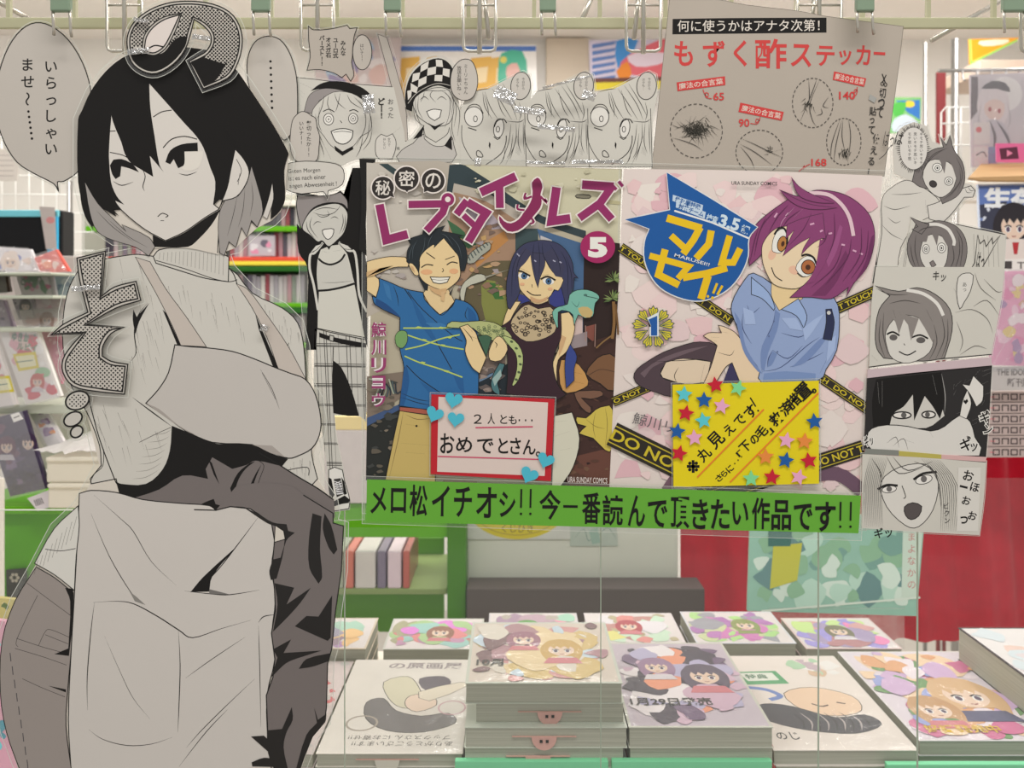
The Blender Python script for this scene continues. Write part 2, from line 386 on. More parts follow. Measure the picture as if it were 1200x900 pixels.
s.line([(1000, 0), (1098, 60), (1098, 92), (1132, 102), (1125, 250), (1106, 380), (1094, 505), (1080, 555), (1076, 700), (1070, 748), (1030, 795), (985, 905)], 1.1, sm=0); s.line([(640, 48), (712, 50), (760, 38), (825, 45), (895, 92), (905, 150), (897, 240), (905, 310), (908, 380), (895, 455), (906, 540), (900, 600), (878, 660), (882, 760), (884, 830), (905, 905)], 1.1, sm=0)
s.part('sleeve_shadows')
for pz in ([(800, 38), (850, 62), (900, 90), (945, 96), (950, 118), (972, 124), (944, 150), (930, 210), (912, 275), (893, 280), (888, 250), (900, 212), (925, 206), (938, 150), (920, 110), (880, 92)],
           [(1030, 60), (1060, 70), (1055, 180), (1062, 270), (1050, 292), (1020, 240), (1018, 150)],
           [(1070, 60), (1092, 100), (1112, 180), (1100, 196), (1082, 170), (1064, 110)],
           [(905, 290), (970, 305), (945, 360), (1025, 305), (990, 355), (950, 400), (900, 450), (915, 360)],
           [(972, 432), (1010, 398), (1050, 400), (1095, 330), (1090, 470), (1080, 480)],
           [(900, 508), (960, 475), (935, 520), (1060, 512), (1020, 525), (960, 545), (935, 560), (895, 600), (915, 535)],
           [(985, 572), (1010, 540), (1092, 520), (1080, 548), (1030, 565)],
           [(962, 698), (965, 740), (945, 780), (935, 830), (950, 905), (905, 905), (884, 850), (880, 775), (930, 770)],
           [(1036, 700), (1048, 740), (1076, 720), (1072, 748), (1030, 795), (990, 905), (975, 905), (1010, 790), (1045, 750)],
           [(828, 795), (870, 792), (895, 815), (890, 850)], [(830, 880), (870, 865), (905, 870), (900, 895), (832, 893)]):
    s.fill(pz, (36, 34, 33), 0)
s.fill([(908, 100), (935, 118), (940, 145), (905, 155)], PAP, 0, .7)
s.part('neck'); s.fr = A_
s.fill([(538, 826), (583, 846), (650, 815), (722, 765), (778, 735), (770, 895), (660, 872), (540, 872)], PAP)
s.fill([(538, 826), (583, 848), (650, 818), (722, 768), (778, 735), (745, 790), (700, 840), (662, 868), (540, 868)], BLK)
s.line([(772, 760), (766, 890)], 1)
s.part('hair')
s.fill([(276, 640), (276, 420), (290, 388), (320, 322), (370, 255), (430, 205), (500, 178), (600, 165), (700, 172), (770, 190), (820, 232), (870, 300), (930, 390), (985, 480), (1016, 540), (1000, 600), (1003, 700), (985, 742), (952, 772), (960, 640), (938, 720), (905, 800), (800, 700), (400, 740), (410, 762), (340, 720), (330, 800), (300, 740)], BLK)
s.fill([(280, 600), (285, 700), (300, 760), (330, 808), (318, 760), (300, 700)], BLK)
s.part('hair_underside')
s.fill([(795, 700), (838, 690), (868, 645), (885, 585), (905, 650), (925, 740), (905, 798), (885, 775), (868, 832), (850, 800), (830, 870), (806, 850), (790, 898), (774, 890), (768, 800), (775, 740)], (148, 143, 139), 0, .6)
s.part('hair_underside#2'); s.fill([(300, 640), (345, 715), (400, 770), (445, 815), (430, 790), (525, 835), (546, 868), (524, 900), (480, 870), (400, 845), (345, 815), (318, 750)], (148, 143, 139), 0, .6)
s.lines([[(835, 690), (820, 760), (800, 830)], [(862, 660), (855, 740), (838, 800)], [(885, 640), (890, 700), (880, 760)], [(340, 740), (400, 800), (470, 850)], [(380, 770), (450, 830), (520, 870)]], .5)
s.fill([(300, 630), (420, 760), (345, 715)], BLK)
s.fill([(958, 645), (962, 700), (940, 770), (925, 760), (945, 700)], (196, 191, 184), 0, .4)
s.part('face')
s.fill([(393, 395), (386, 480), (383, 560), (390, 650), (402, 700), (430, 740), (510, 806), (583, 846), (650, 815), (722, 765), (772, 735), (752, 718), (760, 640), (742, 590), (718, 520), (692, 478), (650, 432), (600, 375), (526, 292), (480, 470), (440, 510)], (201, 196, 189), 0, .9)
s.fill([(828, 525), (858, 560), (877, 605), (864, 650), (832, 692), (785, 706), (770, 735), (800, 660), (812, 600)], (201, 196, 189), 0, .9)
s.line([(832, 560), (850, 600), (835, 640)], .6); s.line([(845, 610), (838, 650)], .5)
s.part('fringe')
s.fill([(393, 393), (403, 440), (428, 500), (440, 540), (462, 574), (490, 592), (540, 622), (528, 548), (577, 606), (562, 580), (545, 480), (530, 380), (526, 290), (470, 330), (420, 340)], BLK)
s.fill([(384, 540), (392, 640), (412, 690), (438, 720), (405, 705), (384, 640)], BLK)
s.fill([(692, 476), (718, 520), (742, 590), (758, 640), (752, 722), (790, 680), (812, 600), (828, 520), (780, 440)], BLK)
s.part('eyes')
s.line([(386, 462), (408, 461)], .8, sm=0); s.line([(540, 412), (570, 394), (605, 388)], .9); s.line([(388, 536), (430, 545), (450, 555)], .8)
s.line([(575, 520), (605, 490), (650, 480), (694, 490)], 1.0)
s.fill([(388, 582), (400, 562), (430, 560), (468, 578), (490, 606), (455, 592), (428, 585), (424, 620), (408, 630), (396, 612)], BLK)
s.fill([(583, 570), (600, 530), (640, 508), (696, 502), (697, 532), (650, 533), (652, 580), (628, 592), (612, 560), (600, 578)], BLK)
s.fill([(650, 534), (716, 533), (712, 560), (700, 590), (676, 600), (648, 600), (640, 592), (650, 575)], (208, 203, 194))
s.line([(400, 638), (430, 652), (470, 640)], .8, taper=2); s.line([(630, 610), (660, 616), (694, 604)], .8, taper=2)
s.line([(500, 590), (512, 620), (504, 655), (510, 672)], .9, taper=2)
s.line([(556, 762), (572, 750), (592, 758), (584, 764)], .8); s.line([(566, 776), (578, 776)], .5)
s.build()
# clear tape patches added to make glints on the laminate
TL = ['added glint tape ' + x for x in ('across the middle of the dotted round letter', 'low on the left of the dotted round letter', 'at the upper left of the dotted round letter', 'glinting on the shoulder letter', 'on the apron strap at the right shoulder', 'across the leftmost startled face', 'across the eyes of the middle startled face', 'low across the middle startled face', 'right of the middle startled face', 'thin along the tops of the startled faces', 'along the lower edge of the right startled faces', 'along the lower edge of the left startled faces', 'beside the capped youth', 'left of the startled faces')]
def tape(px, py, wd, ht, d, rot=0, label='small wrinkled piece of clear tape added for a glint', cuts=7):
    t = Sheet('glint_tape', TL.pop(0), 'tape', d, (px, py), 'strips of wrinkled clear tape added for glints')
    v = []; f = []; nx, ny = cuts * 2, cuts
    for j in range(ny + 1):
        for i in range(nx + 1):
            q = rot2((px - wd / 2 + wd * i / nx, py - ht / 2 + ht * j / ny), (px, py), rot)
            e = 0 if i in (0, nx) or j in (0, ny) else random.uniform(.0, .0022)
            v.append(t.w(q, e))
    for j in range(ny):
        for i in range(nx): a = j * (nx + 1) + i; f.append((a, a + 1, a + nx + 2, a + nx + 1))
    mesh('glint_strip', v, f, TAPE, t.root, smooth=True)
# sound-effect letters laid over the cut-out
def dots(s, poly, step, r, holes=(), col=BLK):
    xs = [p[0] for p in poly]; ys = [p[1] for p in poly]; y = min(ys); k = 0
    s.k += 1; pts = []; fc = []
    while y < max(ys):
        x = min(xs) + (step / 2 if k % 2 else 0)
        while x < max(xs):
            if inside((x, y), poly) and not any(inside((x, y), h) for h in holes):
                b = len(pts); pts += [s.f(q) for q in ((x - r, y), (x, y - r), (x + r, y), (x, y + r))]; fc.append((b, b + 1, b + 2, b + 3))
            x += step
        y += step / 2; k += 1
    s.raw(pts, fc, ink(col), s.k * DZ)
NO = [(447, 160), (450, 120), (470, 80), (510, 45), (560, 20), (620, 6), (700, 6), (770, 22), (820, 55), (848, 110), (850, 170), (830, 235), (800, 275), (715, 312), (665, 215), (700, 196), (725, 180), (742, 150), (740, 120), (715, 90), (682, 68), (672, 110), (650, 175), (610, 225), (550, 258), (500, 250), (460, 215)]
NOI = [(508, 170), (515, 130), (540, 95), (580, 68), (632, 52), (615, 90), (596, 130), (575, 165), (545, 185), (520, 184)]
def bigletter(name, label, outer, hole, fr, bands, d, base):
    s = Sheet(name, label, 'letter', d, base); s.fr = fr
    s.film(grow(outer, 14), 0, 1.0); s.card(outer, (183, 178, 170), .0008)
    s.part('dot_screen'); dots(s, grow(outer, -12), bands[0], bands[1], ([(400, 175), (640, 150), (600, 330), (400, 320)], [(640, 160), (700, 150), (700, 200), (650, 260)], grow(hole, 12)) if hole else ())
    s.part('outline'); s.line(outer, 1.3, closed=True, sm=0); s.line(grow(outer, -10), 1.5, closed=True, sm=0)
    return s
s = bigletter('paper_letter', 'cut-out hiragana letter with dot screen stuck on top of the black hair', NO, NOI, A_, (13, 4.6), .689, (216, 104))
s.fill([(670, 220), (710, 200), (790, 225), (800, 215), (760, 280), (720, 300)], BLK)
s.fill([(464, 186), (500, 182), (520, 190), (546, 194), (578, 182), (604, 150), (630, 130), (660, 128), (650, 165), (608, 216), (550, 247), (503, 240), (470, 212)], BLK)
s.part('counter'); s.fill(NOI, (205, 196, 190)); s.line(NOI, 1.3, closed=True, sm=0); s.line(grow(NOI, 9), 1.2, closed=True, sm=0)
s.line([(520, 172), (545, 160), (575, 165)], 1.4); s.build()
SO = [(232, 135), (318, 114), (306, 250), (345, 222), (410, 205), (424, 262), (350, 285), (262, 335), (375, 343), (335, 362), (310, 400), (308, 430), (335, 446), (385, 455), (375, 545), (280, 535), (220, 520), (190, 480), (190, 440), (215, 400), (250, 362), (155, 366), (190, 335), (265, 298), (240, 200)]
s = bigletter('paper_letter', 'cut-out hiragana letter with dot screen stuck on the sweater shoulder', SO, None, B_, (13, 3.4), .689, (110, 450))
s.fr = B_
s.build()
for i, (x, y, rx, ry, a) in enumerate(((233, 564, 36, 27, -20), (220, 620, 29, 20, -28), (231, 658, 20, 16, -40))):
    t = Sheet('thought_bubble', ('largest', 'middle', 'smallest')[i] + ' of three oval bubbles under the shoulder letter', 'bubble', .6895, (x / 2.5714, 250 + y / 2.5714), 'three oval bubbles'); t.fr = B_
    e = ell(x, y, rx, ry, 24, a); t.film(grow(e, 10), 0, .6); t.card(e, (186, 182, 174)); t.line(e, 1.8, closed=True, sm=0)
    if i == 0: t.part('dot_screen'); dots(t, grow(e, -6), 13, 3)
    t.build()
# speech bubbles at the top left
s = Sheet('speech_bubble', 'large egg-shaped speech bubble left of the black hair', 'speech bubble', .697, (45, 215)); s.fr = A_
E1 = [(206, 672), (188, 645), (120, 610), (60, 570), (15, 500), (-10, 420), (-15, 330), (-2, 250), (30, 165), (75, 105), (125, 80), (180, 92), (240, 140), (290, 220), (318, 310), (322, 400), (312, 480), (285, 560), (272, 605), (225, 637), (202, 640)]
s.film(grow(E1, 8), 3); s.card(E1, (178, 172, 164), sm=3); s.part('outline'); s.line(E1, 1.1, closed=True, sm=3); s.part('lettering')
s.V('いらっしゃい', 180, 205, 50, bold=.012, pitch=58); s.V('ませ～', 97, 198, 50, bold=.012, pitch=60)
for i in range(6): s.fill(ell(100 + i * 2.5, 392 + i * 19, 4.6, 4.6, 8), BLK)
s.build()
s = Sheet('speech_bubble', 'tall narrow speech bubble of dots right of the black hair', 'speech bubble', .698, (318, 160)); s.fr = A_
E2 = [(868, 230), (880, 175), (905, 140), (945, 127), (985, 140), (1015, 180), (1035, 235), (1045, 300), (1045, 420), (1030, 460), (1005, 490), (985, 480), (930, 390), (880, 320)]
s.film(grow(E2, 8), 3); s.card(E2, (180, 174, 166), sm=3); s.line(E2, 1.0, closed=True, sm=3)
s.part('lettering')
for i in range(8): s.fill(ell(951 + i * .8, 216 + i * 23.3, 4.6, 4.6, 8), BLK)
s.build()
for a in ((236, 44, 22, 6, .687, 8), (162, 60, 26, 7, .687, -5), (165, 24, 18, 5, .687, 12), (100, 338, 34, 7, .687, -4), (310, 385, 10, 8, .69, 20)): tape(*a[:5], a[5])
# ---------------- second cut-out: a youth in a track jacket ----------------
G_ = (330, 210, 4.5); H_ = (340, 380, 3.75)
s = Sheet('cardboard_cutout', 'narrow laminated cut-out of a laughing youth in open dark jacket and checked trousers', 'cutout', .6995, (395, 595))
bk = fa([(80, 235), (140, 290), (190, 335), (250, 300), (320, 300), (370, -60), (475, -60), (430, 300), (450, 500), (450, 880), (330, 830), (190, 790), (130, 900), (125, 780), (135, 460), (90, 385)], G_)
s.part('backing'); s.film(fa([(70, 60), (365, 60), (370, -70), (480, -70), (455, 300), (456, 900)], G_) + fa([(325, 100), (325, 860), (190, 865), (150, 640), (60, 60)], H_), 0, .8)
s.fr = (0, 0, 1)
legs = fa([(108, 20), (335, 60), (335, 430), (305, 405), (195, 400), (205, 500), (232, 625), (240, 680), (262, 780), (262, 815), (195, 825), (168, 700), (160, 610), (130, 420), (104, 300)], H_)
bodyp = fa([(75, 60), (140, 75), (250, 90), (310, 60), (345, 100), (345, 200), (330, 290), (375, -60), (470, -60), (432, 300), (450, 480), (452, 885), (438, 838), (330, 815), (188, 786), (182, 900), (128, 900), (135, 700), (135, 460), (90, 385), (80, 235), (100, 260), (85, 130)], G_)
s.card(bodyp, BLK, .0006, name='jacket_card'); s.card(legs, (188, 186, 178), .0006, name='trousers_card')
s.fr = G_; s.part('torso')
s.fill([(205, 370), (250, 350), (290, 328), (330, 370), (350, 400), (385, 550), (405, 650), (440, 835), (330, 815), (188, 786), (190, 680), (195, 590), (185, 500), (190, 420)], (196, 194, 184), 0, .8)
s.fill([(190, 420), (230, 445), (270, 445), (310, 425), (338, 390), (385, 548), (300, 575), (193, 590), (185, 500)], (188, 186, 178), 0)
s.line([(194, 418), (220, 440), (262, 450), (310, 430), (334, 395)], 2); s.line([(193, 588), (250, 584), (320, 570), (385, 550)], 2.2)
s.lines([[(210, 545), (290, 545), (380, 535)], [(215, 380), (250, 388)], [(270, 380), (310, 375)]], .4)
s.part('jacket_trim')
s.line([(218, 335), (175, 388), (152, 398), (148, 470), (170, 560), (192, 690)], 2.4, (196, 194, 186)); s.line([(300, 332), (350, 375), (385, 385), (400, 480), (410, 610), (450, 700)], 2.4, (196, 194, 186))
s.fill([(150, 390), (180, 350), (215, 340), (185, 372)], (196, 194, 186), 0, .6); s.fill([(295, 330), (350, 350), (372, 372), (330, 368)], (196, 194, 186), 0, .6)
s.part('cap'); s.fill([(85, 85), (78, 140), (98, 245), (110, 265), (130, 200), (170, 150), (240, 125), (320, 130), (350, 160), (345, 110), (310, 68), (250, 85), (150, 88)], (136, 130, 128), 0, .8)
s.part('face')
s.fill([(110, 262), (125, 210), (165, 160), (230, 135), (300, 130), (342, 165), (348, 210), (330, 280), (295, 320), (250, 355), (215, 325), (190, 330), (150, 295)], (188, 186, 178), 4, .8)
s.fill([(215, 270), (245, 262), (275, 264), (268, 300), (245, 318), (225, 302)], (215, 212, 205), 2, .8)
s.lines([[(165, 245), (185, 225), (210, 228)], [(258, 208), (280, 198), (302, 210)], [(165, 175), (220, 190), (280, 175), (320, 125)], [(175, 165), (230, 150), (300, 160)], [(160, 200), (150, 250), (190, 310)], [(130, 220), (140, 270), (180, 318)], [(320, 180), (325, 230), (305, 290)], [(335, 190), (335, 240), (318, 285)], [(180, 180), (210, 200), (250, 190), (240, 165)]], .7)
s.fill([(205, 335), (250, 355), (295, 322), (300, 345), (262, 350), (250, 372), (235, 352)], BLK)
s.fr = H_; s.part('check_lines')
def clipl(a, b, poly, wd, col):
    n = 60; run = []
    for i in range(n + 1):
        p = (a[0] + (b[0] - a[0]) * i / n, a[1] + (b[1] - a[1]) * i / n)
        if inside(p, poly): run.append(p)
        else:
            if len(run) > 1: s.line([run[0], run[-1]], wd, col, 0)
            run = []
    if len(run) > 1: s.line([run[0], run[-1]], wd, col, 0)
lg = [((x - 340) * 3.75, (y - 380) * 3.75) for x, y in legs]
for y in (84, 92, 96, 172, 180, 184, 260, 267, 272, 350, 356, 436, 441, 520, 526, 605, 610, 618): clipl((90, y), (340, y + 4), lg, .55, (60, 58, 56))
for x in (112, 148, 158, 245, 260, 310, 318): clipl((x, 30), (x + 28, 640), lg, .6, (60, 58, 56))
for x in (128, 175, 210, 285): clipl((x, 30), (x + 28, 640), lg, .3, (110, 108, 104))
s.line([(190, 100), (188, 160)], .8); s.part('gap')
s.fill([(188, 158), (184, 260), (190, 390), (250, 402), (303, 402), (270, 290), (225, 190)], BLK)
s.part('belt'); s.fill([(128, 36), (185, 55), (300, 78), (335, 84), (335, 102), (290, 98), (190, 76), (128, 56)], BLK); s.fill([(174, 48), (192, 52), (190, 76), (173, 70)], (180, 178, 170), 0, .8); s.line([(120, 20), (200, 40), (335, 68)], .8)
s.part('shoe'); s.fill([(170, 640), (195, 628), (230, 640), (240, 690), (262, 770), (258, 810), (195, 820), (172, 730)], (210, 208, 202), 0, .8)
s.fill([(170, 672), (182, 680), (195, 750), (185, 765), (172, 730)], BLK); s.fill([(225, 670), (238, 690), (250, 745), (238, 750)], BLK); s.fill([(188, 780), (240, 752), (262, 770), (258, 785), (225, 790), (195, 800)], BLK)
for i in range(6): s.line([(190 + 3 * i, 688 + 12 * i), (226 + 2 * i, 694 + 10 * i)], .8, (230, 228, 222), 0)
s.fill([(192, 680), (222, 676), (238, 745), (205, 760)], (60, 58, 56)); 
for i in range(6): s.line([(194 + 2 * i, 690 + 11 * i), (224 + 2 * i, 700 + 8 * i)], .8, (225, 222, 216), 0); s.line([(224 + 2 * i, 688 + 11 * i), (196 + 2 * i, 702 + 9 * i)], .6, (225, 222, 216), 0)
s.build()
# ---------------- row of comic cut-outs along the top ----------------
D_ = (300, 0, 3.75); E_ = (540, 0, 4.0923); F_ = (750, 0, 3.871)
P2 = (170, 164, 154); P3 = (190, 187, 178); LN = (52, 50, 48)
s = Sheet('paper_strip', 'long diagonal strip of grey paper right of the burst bubble', 'paper', .6995, (465, 160)); s.fr = D_
q = [(535, 150), (575, 165), (600, 250), (625, 340), (655, 450), (668, 620), (640, 620), (612, 450), (575, 300)]
s.card(q, (172, 165, 156)); s.line(q, .5, LN, closed=True, sm=0); s.film(grow(q, 12), 0, .5, h=-.0008); s.build()
s = Sheet('comic_panel', 'comic clipping of a wide-eyed open-mouthed youth in a dark cap', 'comic panel', .6992, (400, 190)); s.fr = D_
q = [(130, 335), (270, 350), (390, 366), (605, 382), (632, 500), (655, 620), (630, 705), (440, 702), (350, 735), (150, 705), (120, 640)]
s.film(grow(q, 8), 0, .6); s.card(q, P3)
s.line([(130, 335), (270, 350), (390, 366), (600, 382)], .6, LN, 0)
s.lines([[(132, 345), (215, 415)], [(135, 370), (210, 430)], [(130, 430), (200, 465)], [(140, 340), (250, 390)], [(560, 620), (635, 560)]], .4, LN)
s.part('cap')
s.fill([(212, 490), (228, 430), (250, 405), (290, 390), (350, 388), (420, 400), (460, 430), (490, 460), (440, 440), (350, 420), (280, 440), (245, 500)], (140, 134, 132), 0, .5)
s.fill([(240, 400), (280, 370), (330, 357), (400, 362), (460, 382), (500, 412), (514, 440), (508, 470), (470, 440), (410, 410), (350, 392), (285, 390)], BLK)
s.part('face')
s.fill([(245, 500), (275, 450), (340, 405), (420, 410), (480, 450), (500, 500), (505, 570), (460, 600), (430, 640), (380, 666), (330, 640), (300, 600), (270, 560)], (192, 189, 181), 3, .5, LN)
for x, y, r in ((319, 524, 22), (427, 521, 20)):
    s.fill(ell(x, y, r, r * 1.15), (214, 211, 204), 0, .7); s.line(ell(x, y, r * .55, r * .6), .5, closed=True, sm=0); s.fill(ell(x, y, 3, 4, 8), BLK)
s.fill([(330, 578), (355, 568), (395, 566), (426, 575), (422, 605), (400, 628), (375, 633), (348, 618)], (216, 213, 206), 0, .9)
s.line([(340, 582), (380, 577), (420, 582)], .6); s.fill([(345, 640), (380, 666), (425, 642), (428, 655), (380, 684), (348, 660)], BLK)
s.line([(370, 530), (378, 540)], .6); s.line([(295, 490), (320, 480), (345, 492)], .8); s.line([(410, 488), (430, 482), (450, 492)], .8)
s.part('hair_lines')
s.lines([[(300, 420), (290, 470), (262, 540)], [(320, 415), (315, 460), (335, 500)], [(345, 410), (360, 450), (395, 480)], [(370, 410), (360, 460), (350, 490)], [(400, 415), (420, 450), (470, 480)], [(430, 425), (470, 470), (480, 520)], [(450, 440), (500, 500), (510, 570)], [(480, 470), (480, 560), (440, 640)], [(500, 520), (490, 600), (455, 650)], [(262, 500), (270, 570), (300, 640)], [(280, 470), (275, 540), (290, 580)], [(300, 640), (330, 700)], [(470, 590), (460, 650), (440, 690)], [(510, 570), (500, 620), (470, 660)], [(290, 640), (300, 690)], [(275, 600), (290, 650), (300, 680)]], .6, LN)
s.part('lettering'); s.V('どー!', 552, 432, 34, bold=.03, pitch=30); s.V('おった', 592, 432, 28, (90, 88, 86), pitch=30)
b = [(525, 640), (530, 610), (550, 590), (575, 600), (600, 588), (615, 620), (612, 660), (598, 700), (545, 702), (528, 680)]
s.fill(b, (196, 192, 184), 0, .6); s.V('全力で', 585, 605, 13); s.V('はしたい', 565, 605, 13, rot=0); s.V('嗚', 625, 645, 15, (90, 88, 86))
s.build()
s = Sheet('speech_bubble', 'cloud-shaped speech bubble left of the capped youth', 'speech bubble', .6978, (355, 190)); s.fr = D_
b = [(178, 505), (200, 490), (225, 495), (245, 510), (262, 520), (268, 560), (280, 600), (276, 650), (270, 700), (235, 722), (190, 715), (162, 690), (150, 640), (152, 580), (160, 530)]
s.card(b, (182, 176, 168), sm=2); s.line(b, .7, LN, closed=True, sm=2); s.V('髪切ったかー!', 232, 530, 22, pitch=23, bold=.01); s.V('いいナー!', 200, 532, 20, pitch=21, bold=.01); s.build()
s = Sheet('speech_bubble', 'speech bubble with three lines of German above the narrow cut-out', 'speech bubble', .697, (365, 225)); s.fr = D_
b = [(106, 775), (115, 740), (150, 716), (220, 708), (320, 714), (372, 730), (388, 765), (380, 810), (340, 832), (318, 838), (312, 872), (296, 842), (200, 852), (130, 832), (108, 800)]
s.film(grow(b, 8), 2, .7); s.card(b, (192, 188, 180), sm=2); s.line(b, .8, LN, closed=True, sm=2)
s.T('Guten Morgen', 140, 740, 282, 764, rot=-2.5); s.T('ist es nach einer', 143, 770, 306, 790, rot=-2.5); s.T('angen Abwesenheit !', 147, 802, 355, 827, rot=-3); s.build()
s = Sheet('speech_bubble', 'jagged burst bubble with four columns of bold kana', 'speech bubble', .6975, (385, 80)); s.fr = D_
b = [(230, 115), (252, 131), (330, 127), (400, 111), (412, 126), (444, 122), (430, 165), (424, 250), (420, 275), (430, 330), (416, 357), (396, 326), (377, 341), (340, 320), (280, 306), (224, 309), (238, 250), (232, 180)]
s.film(grow(b, 9), 0, .6); s.card(b, (168, 160, 150)); s.line(b, .8, closed=True, sm=0)
for t, x, y in (('みんな', 383, 178), ('ユーロ式', 350, 166), ('オメガ石', 318, 164), ('バースト!!', 290, 156)): s.V(t, x, y, 24, pitch=22.5, bold=.025)
s.build()
s = Sheet('speech_bubble', 'small plain oval bubble beside the jagged burst bubble', 'speech bubble', .6965, (425, 80)); s.fr = D_
e = ell(467, 230, 42, 77); s.card(e, (172, 165, 156)); s.line(e, .8, closed=True, sm=0); s.V('はいナー!', 466, 192, 18, pitch=16); s.build()
s = Sheet('comic_panel', 'comic clipping of a smiling youth in a black and white chequered cap', 'comic panel', .699, (500, 190)); s.fr = D_
q = [(622, 715), (640, 640), (690, 600), (720, 555), (688, 480), (655, 470), (655, 390), (680, 320), (735, 268), (800, 250), (850, 270), (885, 330), (890, 440), (905, 520), (905, 716)]
s.film(grow(q, 10), 0, .7); s.card(q, P3)
s.part('shirt'); s.fill([(640, 660), (690, 630), (735, 590), (790, 630), (850, 590), (870, 640), (862, 712), (630, 712)], (178, 174, 168), 2, .6)
s.fill([(735, 550), (745, 600), (790, 625), (840, 590), (850, 560), (862, 612), (830, 640), (780, 640), (740, 610)], (192, 189, 181), 0, .6)
s.fill([(690, 612), (740, 548), (728, 600)], BLK); s.fill([(858, 595), (862, 660), (828, 640)], BLK)
s.part('face'); s.fill([(690, 440), (740, 400), (800, 385), (850, 400), (870, 470), (850, 540), (785, 555), (735, 530), (705, 500)], (192, 189, 181), 3, .6)
s.lines([[(720, 440), (740, 425), (760, 440)], [(795, 440), (815, 425), (838, 440)]], .8)
s.fill([(750, 490), (780, 480), (815, 484), (808, 515), (785, 530), (762, 515)], (216, 213, 206), 0, .8); s.fill([(755, 540), (785, 556), (830, 536), (785, 572)], BLK)
s.lines([[(700, 430), (740, 400), (800, 400), (850, 395)], [(700, 430), (705, 500), (730, 560)], [(690, 440), (700, 520), (740, 555)], [(715, 420), (712, 480), (735, 525)], [(780, 395), (765, 420), (790, 450)], [(810, 395), (850, 430), (850, 500), (830, 560)], [(850, 400), (880, 470), (870, 560)], [(860, 430), (895, 490), (885, 600)], [(870, 480), (860, 560), (875, 620)], [(740, 402), (735, 425), (722, 450)], [(825, 398), (862, 450), (856, 520)]], .6, LN)
s.part('chequered_cap'); s.fill([(660, 480), (655, 440), (662, 380), (685, 325), (735, 278), (800, 256), (845, 275), (870, 320), (868, 375), (850, 392), (800, 375), (745, 395), (700, 430), (685, 490)], BLK)
for a in ([(725, 288), (760, 268), (755, 300), (722, 318)], [(790, 262), (818, 264), (822, 295), (792, 292)], [(755, 300), (792, 292), (790, 325), (752, 333)], [(822, 300), (852, 305), (850, 340), (820, 330)], [(690, 325), (722, 318), (715, 350), (685, 362)], [(715, 350), (750, 334), (748, 365), (712, 385)], [(786, 330), (820, 330), (818, 358), (784, 356)], [(680, 365), (712, 385), (705, 410), (680, 400)], [(665, 400), (685, 395), (682, 425), (668, 440)]): s.fill(a, (200, 196, 188))
s.line([(668, 455), (700, 415), (745, 385), (800, 367), (860, 378)], .7, (170, 166, 158)); s.build()
s = Sheet('speech_bubble', 'oval speech bubble right of the chequered cap', 'speech bubble', .6972, (543, 92)); s.fr = D_
b = [(872, 290), (905, 262), (945, 266), (968, 310), (974, 370), (955, 425), (915, 442), (875, 425), (856, 385), (857, 330)]
s.card(b, (180, 174, 166), sm=3); s.line(b, .8, LN, closed=True, sm=3); s.V('ミーリャちゃん', 922, 282, 20, pitch=19); s.V('放送お願いね、', 893, 290, 20, pitch=18); s.build()
for k in range(3):
    dx = 302 * k
    s = Sheet('comic_panel', ('leftmost', 'middle', 'rightmost')[k] + ' of three repeated comic clippings of a startled light-haired face', 'comic panel', .6988 - .0002 * k, (578 + 74 * k, 190), 'three repeated startled-face clippings'); s.fr = (540 + dx / 4.0923, 0, 4.0923)
    q = [(2 + (k > 0) * 8, 520), (60, 440), (130, 425), (220, 380), (300, 343), (332, 358), (340, 440), (318, 560), (318, 800), (0 + (k > 0) * 16, 796)]
    s.film(grow(q, 8), 0, .7); s.card(q, P3); s.line([(8, 800), (314, 800), (306, 520)], .6, LN, 0)
    s.part('face')
    s.line([(5, 600), (8, 680), (50, 760), (85, 780)], .7, LN); s.line([(120, 790), (190, 740), (215, 690), (218, 650)], .9, LN)
    s.fill(ell(62, 560, 44, 48), (208, 205, 198), 0, .8, LN); s.line([(18, 545), (45, 505), (85, 505), (108, 545)], .8, LN); s.line(ell(70, 570, 9, 14), .7, closed=True, sm=0)
    s.line([(35, 612), (75, 625)], 1, LN)
    s.fill(ell(182, 615, 24, 46, rot=8), (208, 205, 198), 0, .8, LN); s.line(ell(178, 620, 8, 14), .7, closed=True, sm=0); s.line([(158, 655), (175, 668), (190, 660)], .8)
    s.line([(160, 610), (175, 580), (205, 572), (220, 590)], 1)
    s.fill([(136, 680), (143, 690), (140, 715), (134, 700)], BLK)
    s.line([(75, 730), (80, 750), (105, 752), (100, 735), (85, 722)], .8, LN, closed=True)
    s.part('hair_lines')
    s.lines([[(60, 440), (100, 430), (140, 425)], [(105, 440), (115, 510), (150, 570)], [(115, 440), (140, 510), (180, 575)], [(150, 425), (200, 500), (245, 575)], [(180, 410), (240, 500), (270, 575)], [(200, 400), (255, 490), (290, 560)], [(165, 430), (190, 520), (215, 560)], [(280, 490), (290, 540), (280, 580)], [(215, 580), (280, 585), (305, 570)], [(240, 595), (230, 680), (195, 780)], [(265, 590), (262, 680), (215, 790)], [(280, 590), (275, 680), (290, 735)], [(215, 700), (205, 760), (185, 790)], [(300, 580), (300, 660), (305, 740)], [(250, 640), (240, 720), (220, 760)], [(270, 650), (250, 720), (235, 770)], [(110, 450), (130, 520), (132, 560)]], .7, LN)
    s.lines([[(268 + 3 * i, 700 + 4 * i), (262 + 5 * i, 735 + 3 * i)] for i in range(5)], .5, LN)
    b = ell(287, 412, 47, 66, 20, 6); s.part('bubble'); s.fill(b, (186, 181, 173), 0, .8, LN); s.V('今日から', 300, 372, 15, pitch=15); s.V('ボクも…', 272, 376, 15, pitch=14)
    s.build()
